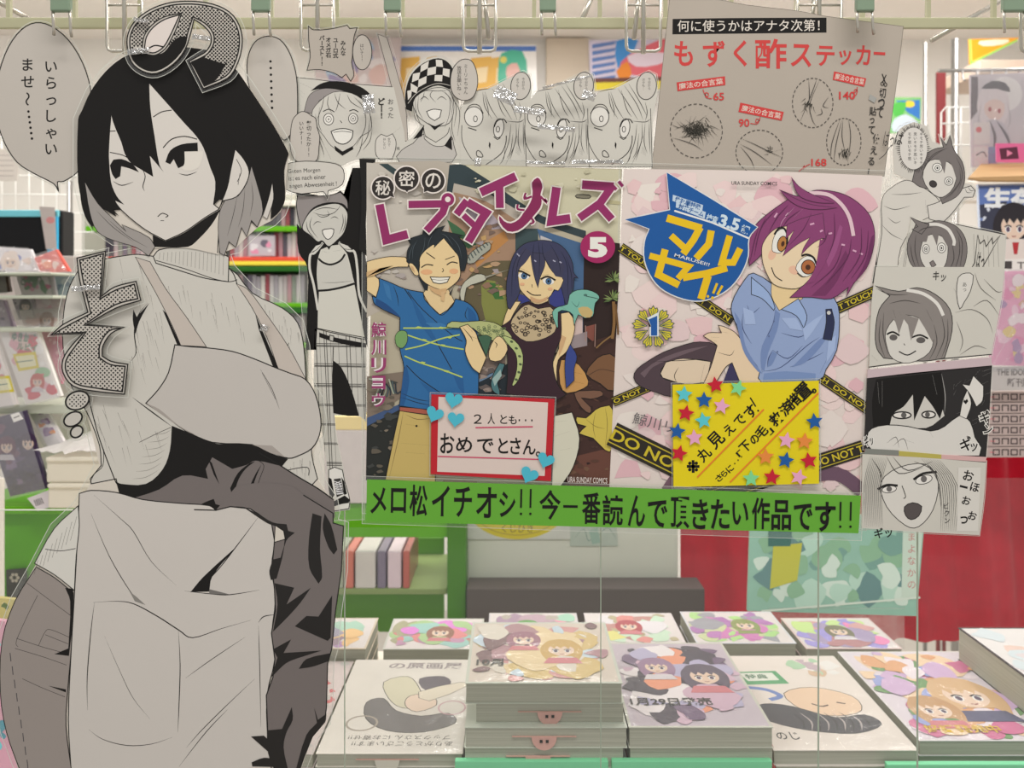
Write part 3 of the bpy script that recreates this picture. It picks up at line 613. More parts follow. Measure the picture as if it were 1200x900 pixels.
for a in ((592, 112, 26, 16, .686, 25), (620, 130, 36, 8, .686, 8), (652, 150, 44, 6, .686, 6), (690, 112, 16, 10, .686, 20), (665, 96, 60, 3, .686, -14), (700, 190, 60, 5, .686, 0), (640, 191, 44, 4, .686, 2), (432, 122, 14, 22, .69, -6), (560, 190, 8, 10, .69, 0)): tape(*a[:5], a[5])
# ---------------- sticker sheet hanging under two clips ----------------
RD = (186, 62, 60)
s = Sheet('sticker_sheet', 'large paper sheet, greyed for dimmer light, of round cut-out stickers with red title', 'poster', .699, (900, 200)); s.fr = F_
q = [(135, -10), (340, -4), (480, 22), (720, 50), (840, 73), (1195, 120), (1170, 330), (1130, 620), (1108, 800), (50, 790)]
s.card(q, mat('dimmed_paper', (163, 154, 143), .6, grain=.05, bscale=14)); s.line(q, .5, (110, 104, 96), closed=True, sm=0)  # paper tone has the dimmer light near the rail put into it
s.part('lettering')
s.fill([(148, 86), (400, 82), (846, 80), (846, 148), (500, 152), (147, 156)], BLK)
s.T('何に使うかはアナタ次第！', 170, 90, 815, 143, (205, 198, 188), .004, -.3)
for t, x0, y0, x1, y1, r in (('も', 155, 186, 240, 300, 0), ('ず', 285, 184, 385, 304, 0), ('く', 425, 182, 485, 302, 0), ('酢', 522, 176, 665, 312, 0), ('ス', 685, 200, 778, 304, 2), ('テ', 800, 208, 882, 300, 2), ('ッ', 902, 228, 958, 296, 2), ('カ', 980, 206, 1045, 296, 3), ('ー', 1060, 236, 1112, 250, 3)):
    s.T(t, x0, y0, x1, y1, RD, .02, r)
for q, x, y, r in (([(166, 374), (385, 346), (387, 386), (170, 414)], 276, 380, -7), ([(455, 466), (652, 508), (642, 548), (446, 508)], 550, 508, 12), ([(880, 324), (1026, 356), (1016, 394), (874, 362)], 950, 359, 12)):
    s.fill(q, RD); wd = (q[1][0] - q[0][0]) * .46; s.T('魔法の合言葉', x - wd, y - 14, x + wd, y + 14, (205, 190, 178), .01, r)
for t, x, y, h in (('65', 332, 420, 36), ('90', 447, 540, 36), ('140', 902, 416, 36), ('168', 776, 720, 34)): s.T(t, x, y, x + h * .68 * len(t), y + h, RD, .02)
for l in ([(285, 405), (292, 425), (305, 440), (310, 425), (296, 422), (300, 442), (325, 448)], [(545, 530), (540, 548), (525, 555), (528, 540), (540, 545), (530, 562), (500, 560)], [(985, 395), (982, 412), (970, 420), (975, 406), (985, 412), (978, 432), (962, 440)], [(720, 778), (735, 765), (745, 752), (740, 765), (755, 752), (770, 745)]): s.line(l, .8, RD)
def dashc(cx, cy, rx, ry):
    for k in range(30):
        a = 2 * math.pi * k / 30; b = a + .13
        s.line([(cx + rx * math.cos(a), cy + ry * math.sin(a)), (cx + rx * math.cos(b), cy + ry * math.sin(b))], .7, LN, 0)
s.part('sticker_drawings')
for c in ((255, 594, 118, 122), (541, 690, 106, 100), (783, 467, 92, 112), (924, 643, 78, 106)): dashc(*c)
def tuft(cx, cy, n, ln, a0, a1, wd=.7):      # loose strands of brown seaweed
    for _ in range(n):
        x, y = cx + random.gauss(0, ln * .35), cy + random.gauss(0, ln * .25); a = math.radians(random.uniform(a0, a1)); l = ln * random.uniform(.4, 1)
        s.line([(x, y), (x + l * .5 * math.cos(a) + random.uniform(-4, 4), y + l * .5 * math.sin(a)), (x + l * math.cos(a), y + l * math.sin(a))], wd, (48, 46, 40), 3, 1)
tuft(245, 590, 110, 60, 0, 360); tuft(290, 575, 30, 60, 20, 80); tuft(590, 680, 16, 26, 150, 260, .6); tuft(762, 470, 22, 34, 70, 150, .6); tuft(930, 690, 30, 40, 60, 110, .6)
s.lines([[(145, 625), (200, 640), (250, 660), (285, 685)], [(462, 630), (520, 655), (590, 690), (645, 715)], [(455, 655), (520, 690), (600, 750)], [(455, 665), (500, 720), (520, 768)], [(600, 690), (640, 678)], [(765, 362), (768, 440), (762, 480)], [(800, 362), (780, 420), (725, 555)], [(812, 368), (770, 470), (780, 540), (800, 575)], [(800, 525), (825, 515), (820, 490)], [(915, 545), (890, 650), (878, 735)], [(905, 545), (870, 650), (865, 720)], [(945, 540), (955, 620), (945, 720)], [(920, 545), (916, 620), (930, 690)], [(855, 440), (830, 480), (855, 490)]], .7, LN)
s.part('handwriting')
for i, (c, x, y) in enumerate((('✂', 1108, 358), ('切', 1100, 422), ('っ', 1094, 470), ('て', 1088, 512))): s.T(c, x - 15, y - 22, x + 15, y + 22, (48, 46, 44), .01, 4) if i else (s.line([(1098, 335), (1112, 375)], .9), s.line([(1116, 340), (1100, 372)], .9), s.line(ell(1098, 380, 6, 8), .7, closed=True), s.line(ell(1113, 384, 6, 8), .7, closed=True))
for c, x, y, h in (('貼', 1056, 505, 20), ('っ', 1052, 548, 13), ('て', 1050, 590, 18), ('使', 1072, 630, 22), ('え', 1060, 682, 19), ('る', 1048, 732, 18)): s.T(c, x - h * .8, y - h, x + h * .8, y + h, (48, 46, 44), .01, 4)
s.line([(1038, 765), (1034, 790)], .9); s.fill([(1042, 428), (1072, 446), (1062, 468), (1036, 452)], (150, 150, 146)); s.build()
# ---------------- comic clippings down the right side ----------------
Q_ = (1000, 130, 4.5); I_ = (1000, 320, 2.81)
HG = (112, 106, 104)
def bigeye(s, x, y, rx, ry, r=0, pupil=True):
    s.fill(ell(x, y, rx, ry, 16, r), (216, 213, 207), 0, .6, LN); s.line(ell(x, y + 1, rx * .5, ry * .55, 12, r), .6, closed=True, sm=0)
    if pupil: s.fill(ell(x, y + 1, rx * .2, ry * .25, 8), BLK)
s = Sheet('comic_panel', 'cut-out of a startled dark-haired figure in a plain top with a raised fist', 'comic panel', .6968, (1070, 290)); s.fr = Q_
q = [(215, 330), (212, 170), (250, 90), (320, 58), (390, 80), (415, 160), (470, 185), (455, 130), (480, 160), (510, 120), (530, 200), (580, 280), (590, 380), (620, 388), (648, 410), (645, 450), (590, 470), (520, 560), (480, 600), (330, 600), (260, 730), (215, 890), (100, 910), (140, 640), (145, 480), (195, 410), (270, 358), (330, 380)]
s.film(grow(q, 12), 0, .8); s.card(q, (190, 186, 178))
s.part('top'); s.fill([(150, 470), (200, 405), (280, 365), (350, 395), (400, 425), (450, 470), (455, 520), (400, 560), (330, 600), (250, 720), (220, 870), (120, 880), (150, 650)], (196, 192, 184), 3, .6, LN)
s.fill([(450, 480), (560, 415), (620, 395), (642, 420), (630, 455), (585, 455), (520, 540), (470, 590), (400, 570), (390, 500)], (198, 194, 187), 0, .7, LN)
s.lines([[(200, 440), (280, 440), (360, 430)], [(160, 500), (220, 520), (300, 500)], [(150, 600), (200, 650), (260, 680)], [(380, 470), (385, 540)], [(590, 410), (600, 430), (625, 430)], [(605, 400), (618, 420), (640, 420)], [(180, 560), (220, 590), (250, 580)]], .6, LN)
s.part('hair'); s.fill([(310, 370), (330, 300), (380, 230), (430, 200), (475, 192), (460, 140), (490, 180), (510, 130), (530, 205), (575, 270), (588, 350), (575, 410), (540, 455), (470, 490), (440, 420), (350, 400)], HG, 0, .6)
s.part('face'); s.fill([(365, 350), (385, 280), (430, 255), (500, 270), (545, 320), (530, 400), (490, 445), (450, 455), (400, 420)], (198, 194, 187), 2, .6)
bigeye(s, 443, 300, 26, 24, 20); bigeye(s, 503, 370, 22, 22, 20); s.fill(ell(420, 385, 20, 17, 14, 30), (60, 56, 55), 0, .6)
s.fill([(440, 240), (490, 260), (480, 330), (460, 270)], HG); s.fill([(500, 255), (560, 330), (540, 350), (525, 300)], HG)
s.lines([[(350, 360), (400, 260), (480, 200)], [(370, 300), (420, 230), (500, 195)], [(560, 300), (560, 380), (500, 460)], [(540, 240), (575, 330), (550, 430)], [(320, 360), (345, 300)], [(470, 470), (520, 430), (570, 360)]], .5, (60, 56, 56))
s.part('bubble')
for k in range(70):
    a = 2 * math.pi * k / 70; r1, r2 = 84 + random.uniform(-3, 14), 126 + random.uniform(-3, 14)
    s.line([(317 + 68 * math.cos(a), 198 + 106 * math.sin(a)), (317 + r1 * math.cos(a), 198 + r2 * math.sin(a))], 1.1, (70, 67, 66), 0, 1)
s.fill(ell(317, 198, 72, 110), (200, 196, 190)); 
for t, x in (('キモチ思いキモチ', 358), ('思いキモチ思いキ', 326), ('モチ思いモチ思', 296)): s.V(t, x, 112, 20, pitch=21.5)
s.part('handwriting'); s.T('はっ', 160, 110, 215, 190, LN, 0, 10); s.T('は', 222, 110, 262, 180, LN, 0, 12); s.line([(190, 190), (165, 230), (135, 255)], .7, LN)
s.build()
s = Sheet('comic_panel', 'comic clipping of a startled face with grey bob and pale hairband', 'comic panel', .6960, (1110, 320)); s.fr = Q_
q = [(305, 572), (400, 578), (540, 595), (805, 652), (792, 885), (780, 880), (205, 905), (220, 868), (290, 640)]
s.film(grow(q, 8), 0, .8); s.card(q, P3); s.line([(540, 597), (800, 652)], .8, LN, 0); s.line([(218, 862), (500, 855), (780, 868)], .6, LN, 0); s.line([(218, 875), (780, 882)], .4, LN, 0)
for i in range(9): s.line([(300 - 6 * i if i < 3 else 560 + 25 * i, 640 + 3 * i), (270 - 6 * i if i < 3 else 560 + 26 * i, 850)], .35, (130, 126, 120), 0)
s.part('hair'); s.fill([(285, 700), (320, 620), (335, 580), (390, 590), (450, 578), (530, 600), (580, 650), (600, 720), (590, 800), (560, 860), (480, 850), (330, 840), (295, 790)], HG, 0, .6)
s.fill([(300, 560), (340, 578), (400, 600), (360, 650), (310, 625), (340, 610)], HG, 0, .5)
s.part('face'); s.fill([(352, 740), (375, 670), (430, 650), (490, 680), (498, 750), (480, 820), (430, 856), (385, 830), (358, 790)], (198, 195, 188), 3, .6)
bigeye(s, 383, 728, 18, 24); bigeye(s, 465, 722, 22, 26); s.fill([(402, 800), (420, 788), (436, 812), (415, 826)], (120, 112, 110), 0, .6)
s.fill([(410, 640), (450, 650), (440, 710), (425, 670)], HG); s.fill([(350, 690), (400, 640), (385, 690)], HG); s.fill([(460, 650), (510, 690), (500, 720)], HG)
s.part('hairband'); s.line([(400, 598), (450, 600), (500, 625), (530, 680), (528, 710)], 3.2, (205, 202, 196))
s.lines([[(300, 700), (310, 770), (330, 830)], [(330, 650), (325, 740), (350, 830)], [(540, 620), (575, 700), (560, 840)], [(520, 700), (530, 780), (500, 850)], [(555, 660), (560, 750), (530, 850)], [(340, 640), (370, 620), (420, 612)]], .6, (58, 54, 54))
s.part('handwriting'); s.line([(655, 655), (668, 700), (690, 680), (700, 715), (730, 670), (735, 700), (775, 655), (700, 790), (660, 860), (600, 866), (640, 800), (655, 655)], .8, LN, 0); s.T('はっ', 650, 745, 690, 840, LN, .01, 8)
s.T('ギ', 425, 825, 470, 890, BLK, .02); s.build()
s = Sheet('comic_panel', 'comic clipping of a smiling face with grey fringe and white hairband', 'comic panel', .6952, (1090, 425)); s.fr = I_
q = [(75, -20), (495, -20), (492, 60), (455, 268), (400, 275), (52, 312), (60, 100)]
s.film(grow(q, 6), 0, .8); s.card(q, P3); s.line([(50, 310), (200, 290), (455, 268)], 1.1, LN, 0)
s.part('hair'); s.fill([(72, 200), (85, 120), (120, 75), (72, 42), (150, 60), (210, 48), (270, 70), (318, 120), (325, 190), (300, 280), (230, 290), (100, 280), (78, 250)], (128, 122, 118), 0, .8)
s.part('face'); s.fill([(108, 190), (150, 140), (220, 150), (262, 200), (250, 262), (185, 296), (130, 282), (110, 240)], (198, 195, 188), 3, .6)
for l in ([(110, 202), (130, 194), (152, 206)], [(192, 212), (220, 204), (246, 216)]): s.line(l, 1.8)
s.fill(ell(132, 212, 13, 10), (90, 86, 84)); s.fill(ell(222, 221, 15, 10), (90, 86, 84)); s.line([(150, 258), (178, 270), (206, 256)], 1.2); s.line([(166, 232), (170, 238)], .7)
s.fill([(110, 130), (170, 140), (150, 200), (138, 160)], (128, 122, 118)); s.fill([(150, 130), (215, 150), (190, 222), (180, 170)], (128, 122, 118)); s.fill([(210, 140), (270, 180), (262, 230), (235, 180)], (128, 122, 118))
s.part('hairband'); s.line([(175, 56), (230, 68), (275, 100), (296, 140)], 3.4, (208, 205, 199))
s.lines([[(90, 150), (85, 220), (105, 280)], [(100, 130), (98, 200), (115, 270)], [(290, 140), (300, 210), (270, 285)], [(310, 150), (310, 220), (290, 280)], [(265, 170), (275, 230), (250, 285)], [(120, 100), (170, 90), (220, 100)], [(75, 50), (120, 70), (180, 70)], [(130, 120), (140, 150)], [(240, 120), (260, 160)]], .8, (64, 60, 58))
s.part('background_lines'); s.lines([[(335, 130), (390, 120), (440, 150), (460, 200)], [(350, 270), (400, 240), (440, 250)], [(340, 160), (360, 220), (350, 260)], [(395, 110), (440, 90), (480, 140)], [(400, 0), (420, 50), (470, 90)], [(80, 290), (60, 270)], [(330, 50), (360, 100)], [(430, 20), (470, 60), (490, 60)]], .7, (90, 86, 82))
s.fill([(345, 15), (370, 0), (395, 8), (385, 60), (365, 95), (350, 118), (340, 70)], (200, 197, 190), 2, .7, LN); s.V('あっ', 366, 30, 16); s.T('キッ', 262, -4, 305, 26, LN, .01, 10); s.build()
s = Sheet('comic_panel', 'dark comic clipping of black-fringed eyes over a white shape', 'comic panel', .6945, (1085, 480)); s.fr = I_
q = [(46, 346), (200, 328), (457, 304), (448, 460), (437, 606), (200, 592), (36, 580)]
s.card([(48, 318), (455, 276), (457, 306), (46, 347)], (186, 168, 172), name='pink_margin'); s.film(grow(q, 5), 0, .8); s.card(q, (40, 38, 38))
for i in range(26):
    x = random.uniform(310, 440); y = random.uniform(320, 560); s.line([(x, y), (x + 60 * random.random(), y - 18)], .5, (150, 148, 145), 0, 2)
s.part('face'); s.fill([(110, 440), (130, 400), (200, 380), (280, 400), (300, 470), (240, 510), (120, 500)], (190, 187, 180))
s.part('fringe'); s.fill([(66, 520), (62, 420), (75, 350), (290, 326), (300, 420), (285, 480), (262, 440), (235, 405), (200, 486), (196, 400), (165, 440), (132, 462), (120, 500)], BLK)
s.fill(ell(160, 468, 30, 11), (208, 204, 198), 0, 1.4); s.fill(ell(166, 468, 9, 9), (90, 88, 86)); s.fill(ell(248, 466, 22, 11), (208, 204, 198), 0, 1.4); s.fill(ell(244, 466, 8, 9), (90, 88, 86))
s.lines([[(80, 360), (85, 430)], [(95, 355), (95, 440)], [(290, 330), (302, 400), (300, 460)], [(260, 335), (275, 400)]], .9, (150, 148, 145))
s.part('white_shape'); s.fill([(45, 540), (60, 512), (110, 500), (180, 505), (255, 520), (300, 505), (350, 468), (385, 490), (400, 540), (415, 602), (200, 592), (60, 582)], (200, 197, 191), 2, .9)
s.lines([[(110, 560), (140, 540), (150, 575)], [(130, 570), (165, 545), (180, 585)], [(160, 545), (200, 560)], [(250, 520), (262, 540)]], .6, LN)
s.part('bubbles'); s.fill([(395, 338), (428, 372), (425, 420), (405, 440), (385, 400), (358, 366), (382, 370)], (205, 202, 196), 0, .6); s.fill([(375, 385), (388, 430), (372, 480), (350, 470), (360, 420)], (205, 202, 196), 0, .6)
s.fill([(368, 420), (374, 414), (378, 422), (370, 432), (362, 424), (364, 416)], BLK)
s.part('lettering')
for t, x, y, h, r in (('ギッ', 35, 535, 30, -15), ('ギ', 350, 540, 42, -15), ('ッ', 385, 560, 24, 0), ('ギ', 415, 455, 34, -12), ('ン', 430, 500, 26, 10)): s.T(t, x - 4, y - 4, x + h + 4, y + h + 8, (210, 208, 202), .09, r); s.T(t, x, y, x + h, y + h + 4, BLK, .02, r)
s.build()
s = Sheet('comic_panel', 'lowest comic clipping, pale long-haired face with open mouth', 'comic panel', .6937, (1080, 540)); s.fr = I_
q = [(30, 596), (200, 606), (438, 622), (430, 740), (415, 863), (200, 852), (27, 840)]
s.card([(40, 578), (150, 584), (150, 602), (36, 596)], (120, 122, 116), name='grey_margin'); s.card([(150, 586), (290, 598), (290, 612), (150, 602)], (170, 160, 80), name='yellow_margin'); s.card([(290, 598), (438, 606), (437, 624), (290, 612)], (196, 160, 158), name='pink_margin')
s.film(grow(q, 5), 0, .9); s.card(q, P3)
s.part('face'); s.fill([(90, 690), (150, 640), (240, 630), (280, 690), (262, 780), (215, 835), (170, 830), (110, 770)], (200, 197, 190), 3, .8, LN)
for l in ([(80, 712), (110, 698), (146, 700)], [(198, 680), (230, 660), (275, 655)]): s.line(l, 2.4)
s.fill(ell(118, 712, 24, 11, 16, -8), (214, 211, 205), 0, .7); s.fill(ell(118, 711, 9, 9), (100, 97, 95)); s.fill(ell(232, 680, 28, 14, 16, -14), (214, 211, 205), 0, .7); s.fill(ell(232, 678, 10, 11), (100, 97, 95))
s.line([(160, 700), (172, 735), (165, 742)], .8); s.fill([(168, 770), (195, 756), (225, 768), (215, 800), (190, 812), (172, 798)], (80, 74, 73), 2, .8)
s.part('hair_lines')
for i in range(13):
    x = 35 + i * 4.8; s.line([(x + 20, 604 + i * .5), (x, 700), (x + 4, 835)], .5, (90, 87, 84), 3, 2)
for i in range(9):
    x = 285 + i * 7.2; s.line([(x - 60, 612 + i * .4), (x, 700), (x + 2 - i, 850)], .6, (90, 87, 84), 3, 2)
s.lines([[(110, 605), (150, 660), (230, 640)], [(130, 605), (180, 650), (260, 620)], [(60, 610), (90, 660), (85, 720)], [(200, 620), (270, 660), (290, 780)]], .9, LN)
s.part('lettering'); s.V('ビクン', 305, 755, 22, LN, pitch=24, rot=-4); s.fill([(345, 640), (420, 640), (410, 850), (340, 850)], (200, 197, 190))
for t, x, y, h in (('お', 362, 650, 34), ('ほ', 385, 690, 30), ('ー', 350, 700, 26), ('お', 358, 735, 28), ('お', 378, 785, 28), ('っ', 350, 800, 26)): s.T(t, x, y, x + h, y + h * (.3 if t == 'ー' else 1), BLK, .02, 14)
s.T('ギッ', 68, 838, 128, 872, BLK, .02, -6); s.build()
# ---------------- first colour poster: two young people among reptiles ----------------
J_ = (420, 180, 3.75); K_ = (420, 380, 3.6); R1 = (430, 260, 6.43); R2 = (570, 260, 6.43); R3 = (430, 380, 6.43); R4 = (570, 380, 6.43)
SKIN = (212, 188, 142); MAG = (134, 44, 92); WH = (214, 206, 200)
s = Sheet('poster', 'printed poster of a man in blue tee and a blue-haired woman with lizards', 'poster', .6978, (575, 575))
q = [(438, 190), (729, 198), (715, 573), (430, 563)]
s.film([(424, 184), (740, 190), (726, 612), (424, 602)], 0, .8); s.card(q, (168, 160, 140))
s.fr = J_; s.part('black_border'); s.fill([(4, 22), (76, 24), (36, 240), (36, 450), (2, 420), (14, 200)], (28, 27, 26))
s.fr = J_; s.part('room_scene')
s.fill([(66, 40), (480, 55), (800, 300), (700, 560), (400, 560), (36, 720)], (170, 162, 150)); s.fill([(470, 52), (1155, 70), (1148, 420), (800, 300)], (188, 184, 158))
s.fill([(36, 40), (200, 50), (330, 280), (250, 380), (200, 440), (36, 520)], (182, 176, 166)); s.fill([(90, 45), (130, 45), (240, 120), (205, 130)], (52, 66, 68))
s.fill([(400, 50), (470, 52), (800, 270), (1000, 340), (1000, 375), (800, 305), (560, 170), (420, 130), (400, 240), (380, 240)], (50, 62, 66))
s.fill([(420, 170), (560, 210), (690, 290), (700, 420), (660, 480), (560, 560), (470, 600), (400, 520), (400, 300)], (150, 122, 100)); s.fill([(440, 190), (560, 240), (640, 330), (560, 330), (470, 280)], (160, 150, 158)); s.fill([(500, 420), (640, 340), (660, 380), (520, 500)], (170, 122, 72))
s.fill([(390, 290), (450, 330), (520, 400), (480, 420), (420, 360)], (60, 96, 66)); s.fill([(470, 560), (560, 480), (680, 470), (660, 700), (520, 740), (440, 640)], (92, 84, 62)); s.fill([(540, 580), (600, 560), (660, 640), (640, 760), (560, 740)], (120, 124, 66), 2)
s.fill([(560, 565), (600, 570), (640, 640), (600, 640)], (58, 100, 52)); s.fill([(690, 330), (790, 330), (790, 500), (690, 520)], (58, 74, 76))
s.fill([(785, 330), (1000, 400), (985, 860), (900, 880), (860, 600)], (66, 94, 128)); s.fill([(800, 360), (850, 380), (850, 460), (800, 420)], (180, 176, 176)); s.fill([(930, 720), (985, 700), (985, 850), (920, 880)], (190, 170, 164))
s.fill([(995, 372), (1150, 395), (1130, 900), (985, 900), (990, 500)], (44, 32, 30)); s.fill([(960, 180), (1015, 182), (1015, 196), (960, 194)], (120, 116, 100), 2, .6)
s.fill([(1060, 200), (1150, 210), (1148, 225), (1055, 215)], (170, 164, 130)); s.fill([(1000, 760), (1038, 750), (1035, 830), (998, 800)], (120, 72, 62))
s.fr = K_
s.fill([(36, 220), (190, 200), (190, 300), (36, 420)], (120, 108, 96)); s.fill([(36, 400), (190, 340), (160, 660), (32, 658)], (40, 42, 40)); s.fill([(36, 395), (190, 330), (190, 352), (36, 430)], (62, 82, 118))
s.fill([(440, 180), (620, 120), (620, 300), (440, 300)], (110, 96, 88)); s.fill([(440, 270), (640, 160), (640, 320), (440, 300)], (34, 42, 48)); s.fill([(440, 262), (600, 190), (600, 200), (442, 276)], (100, 124, 150))
s.fill([(830, 120), (1088, 40), (1062, 695), (830, 690)], (62, 42, 38)); s.fill([(900, 560), (1066, 520), (1062, 695), (890, 680)], (96, 62, 52)); s.fill([(870, 60), (965, 30), (965, 90), (870, 110)], (140, 128, 130))
s.part('rock_texture')
for fr_, x0, x1, y0, y1, pal, n in ((J_, 400, 660, 300, 620, [(132, 104, 84), (164, 136, 108), (110, 92, 82), (150, 140, 140), (176, 144, 96)], 45), (J_, 40, 200, 420, 700, [(160, 152, 148), (140, 128, 122), (178, 172, 164)], 22), (K_, 445, 610, 150, 290, [(120, 104, 96), (90, 82, 80), (140, 126, 118)], 22), (K_, 840, 1050, 120, 660, [(84, 58, 48), (50, 34, 32), (104, 76, 60), (70, 50, 44)], 50), (K_, 45, 150, 240, 640, [(90, 84, 74), (60, 62, 60), (120, 110, 96)], 26), (J_, 480, 1100, 80, 180, [(196, 192, 168), (178, 174, 148), (204, 200, 178)], 20), (J_, 80, 330, 60, 300, [(190, 184, 174), (172, 166, 158), (198, 192, 182)], 20)):
    s.fr = fr_
    for _ in range(n):
        x = random.uniform(x0, x1); y = random.uniform(y0, y1); r = random.uniform(6, 26)
        s.fill([(x + r * random.uniform(.4, 1.5) * math.cos(k * 1.05), y + r * random.uniform(.2, .8) * math.sin(k * 1.05)) for k in range(6)], random.choice(pal)); s.k -= .9
s.k = math.ceil(s.k)
s.part('snake')
s.fr = K_
for i in range(9): s.line([(45 + 14 * i, 230 + 10 * (i % 3)), (90 + 9 * i, 250 + 5 * i), (60 + 15 * i, 330 - 6 * i)], 1.4, ((150, 158, 140), (70, 84, 88), (44, 52, 60))[i % 3])
s.part('brown_tortoise'); s.fill([(960, 210), (990, 160), (1030, 130), (1085, 140), (1075, 280), (1020, 250)], (112, 80, 56), 2, .7); s.line([(970, 215), (1020, 190), (1080, 200)], .8, (80, 58, 44))
s.part('orange_tortoise'); s.fill([(855, 150), (930, 170), (970, 240), (950, 270), (880, 290), (850, 250)], (182, 138, 82), 2, .6); s.lines([[(870, 170), (900, 200), (890, 260)], [(900, 200), (945, 210)], [(900, 240), (950, 250)]], .7)
s.fill([(910, 290), (960, 280), (1020, 280), (1030, 300), (980, 315), (940, 310), (980, 350), (975, 375), (940, 350)], (112, 82, 66), 2, .5)
s.part('yellow_tortoise'); s.fill([(920, 390), (960, 395), (1000, 360), (1040, 345), (1072, 360), (1072, 520), (1040, 530), (990, 480), (930, 460), (960, 430), (925, 420)], (190, 172, 78), 2, .6); s.lines([[(960, 400), (1000, 430), (1040, 440)], [(1000, 370), (990, 430), (1000, 480)], [(1040, 350), (1050, 420), (1040, 520)]], .6, (120, 104, 50))
s.part('striped_gecko'); s.fr = J_
s.fill([(478, 480), (490, 440), (530, 410), (575, 390), (580, 420), (540, 450), (510, 480)], (150, 152, 140), 2, .5)
for i in range(7): s.line([(492 + 13 * i, 470 - 11 * i), (480 + 13 * i, 445 - 9 * i)], 1.2, (70, 80, 78), 0)
s.part('pale_gecko'); s.fill([(450, 640), (448, 600), (470, 560), (520, 530), (555, 535), (560, 555), (520, 570), (475, 590), (465, 650)], (176, 176, 160), 2, .5); s.line([(555, 545), (600, 530), (660, 510)], 2, (140, 138, 124), taper=1)
# man
s.part('man'); s.fr = R1
s.fill([(0, 300), (80, 278), (180, 262), (290, 266), (320, 300), (310, 340), (200, 345), (60, 405), (100, 440), (80, 575), (0, 520)], SKIN, 0, .7)
s.fill([(390, 400), (440, 520), (420, 540), (430, 580), (560, 720), (660, 600), (610, 500), (600, 480)], (208, 184, 140), 0, .5)
s.fill([(385, 412), (430, 420), (462, 470), (458, 520), (435, 515)], (34, 38, 42)); s.fill([(620, 540), (690, 440), (650, 500), (630, 560)], (34, 38, 42))
s.fill([(310, 135), (340, 120), (420, 95), (430, 30), (470, 70), (590, 28), (560, 70), (620, 80), (735, 105), (690, 110), (740, 180), (755, 280), (735, 370), (710, 370), (690, 300), (400, 260), (392, 380), (340, 340), (300, 300), (305, 220), (330, 170)], (36, 42, 46), 0, .5)
s.fill([(398, 330), (400, 270), (440, 215), (500, 170), (520, 180), (560, 140), (580, 122), (610, 160), (660, 220), (690, 260), (700, 330), (705, 400), (680, 450), (600, 515), (540, 508), (440, 460), (395, 400)], SKIN, 0, .7)
s.fill([(318, 315), (345, 315), (380, 360), (392, 400), (360, 400), (325, 345)], SKIN, 2, .6)
s.fill([(440, 215), (510, 165), (505, 200), (560, 140), (470, 130)], (36, 42, 46)); s.fill([(578, 122), (640, 180), (620, 130)], (36, 42, 46))
for l in ([(410, 345), (450, 322), (500, 328)], [(602, 325), (640, 303), (685, 312)]): s.line(l, 1.1)
s.line([(448, 232), (514, 278)], .9, sm=0); s.line([(590, 285), (630, 270), (662, 258)], .7); s.line([(570, 350), (578, 368), (566, 378)], .7)
s.fill(ell(450, 378, 44, 20), (208, 160, 118)); s.fill(ell(655, 372, 34, 20), (208, 160, 118))
s.fill([(478, 415), (550, 418), (626, 415), (605, 455), (550, 466), (500, 456)], (216, 212, 200), 0, .8); s.line([(488, 432), (550, 440), (615, 432)], .4)
TB = (44, 98, 148)
s.fr = R1; s.part('blue_tee'); 
s.fill([(92, 425), (160, 450), (290, 505), (425, 532), (440, 590), (550, 700), (640, 640), (668, 580), (760, 610), (820, 670), (845, 740), (840, 1300), (730, 1310), (745, 1420), (480, 1415), (245, 1385), (280, 1100), (250, 960), (250, 720), (65, 625), (40, 560), (70, 570), (95, 480)], TB, 0, .8)
s.fill([(70, 575), (150, 620), (240, 700), (250, 720), (66, 625)], (34, 70, 118)); s.fill([(300, 1080), (320, 1200), (280, 1385), (248, 1385), (282, 1100)], (36, 82, 132))
s.line([(285, 505), (400, 680), (500, 860), (640, 1110)], .8); s.line([(310, 525), (420, 660), (640, 850), (720, 900)], .7); s.line([(300, 1080), (400, 1180), (560, 1290)], .8); s.lines([[(200, 480), (230, 560), (240, 640)], [(760, 640), (740, 700), (760, 740)], [(260, 1320), (380, 1360), (480, 1380)], [(260, 1290), (380, 1335), (470, 1350)]], .7)
s.line([(425, 540), (470, 620), (550, 700), (600, 680), (650, 620)], .6)
s.fill([(760, 640), (820, 700), (835, 900), (800, 860), (770, 760)], (36, 84, 134)); s.fill([(330, 560), (420, 700), (520, 880), (500, 900), (400, 760)], (38, 88, 138)); s.fill([(640, 1120), (725, 1180), (735, 1300), (690, 1250)], (38, 86, 136)); s.fill([(400, 1200), (560, 1290), (480, 1300)], (38, 88, 138)); s.fill([(120, 450), (170, 480), (190, 600), (150, 560)], (54, 108, 156)); s.fill([(440, 760), (560, 760), (620, 790), (500, 800)], (56, 110, 158))
s.part('string'); YG = (172, 190, 96)
for l in ([(275, 800), (400, 800), (560, 800), (720, 790)], [(300, 850), (420, 890), (560, 930), (730, 960)], [(290, 960), (420, 930), (560, 880), (700, 850)], [(285, 1010), (400, 1060), (560, 1110), (720, 1170)]): s.line(l, 1.4, YG, 4)
for x, y in ((390, 795), (560, 798), (430, 890), (570, 930), (420, 1060), (600, 1125), (620, 870)): s.fill([(x - 22, y), (x - 5, y - 9), (x + 24, y - 3), (x + 8, y + 10)], YG)
s.fill([(215, 860), (250, 820), (300, 830), (305, 900), (270, 950), (225, 930)], (110, 148, 92), 3, .5)
s.part('man_trousers'); s.fr = K_
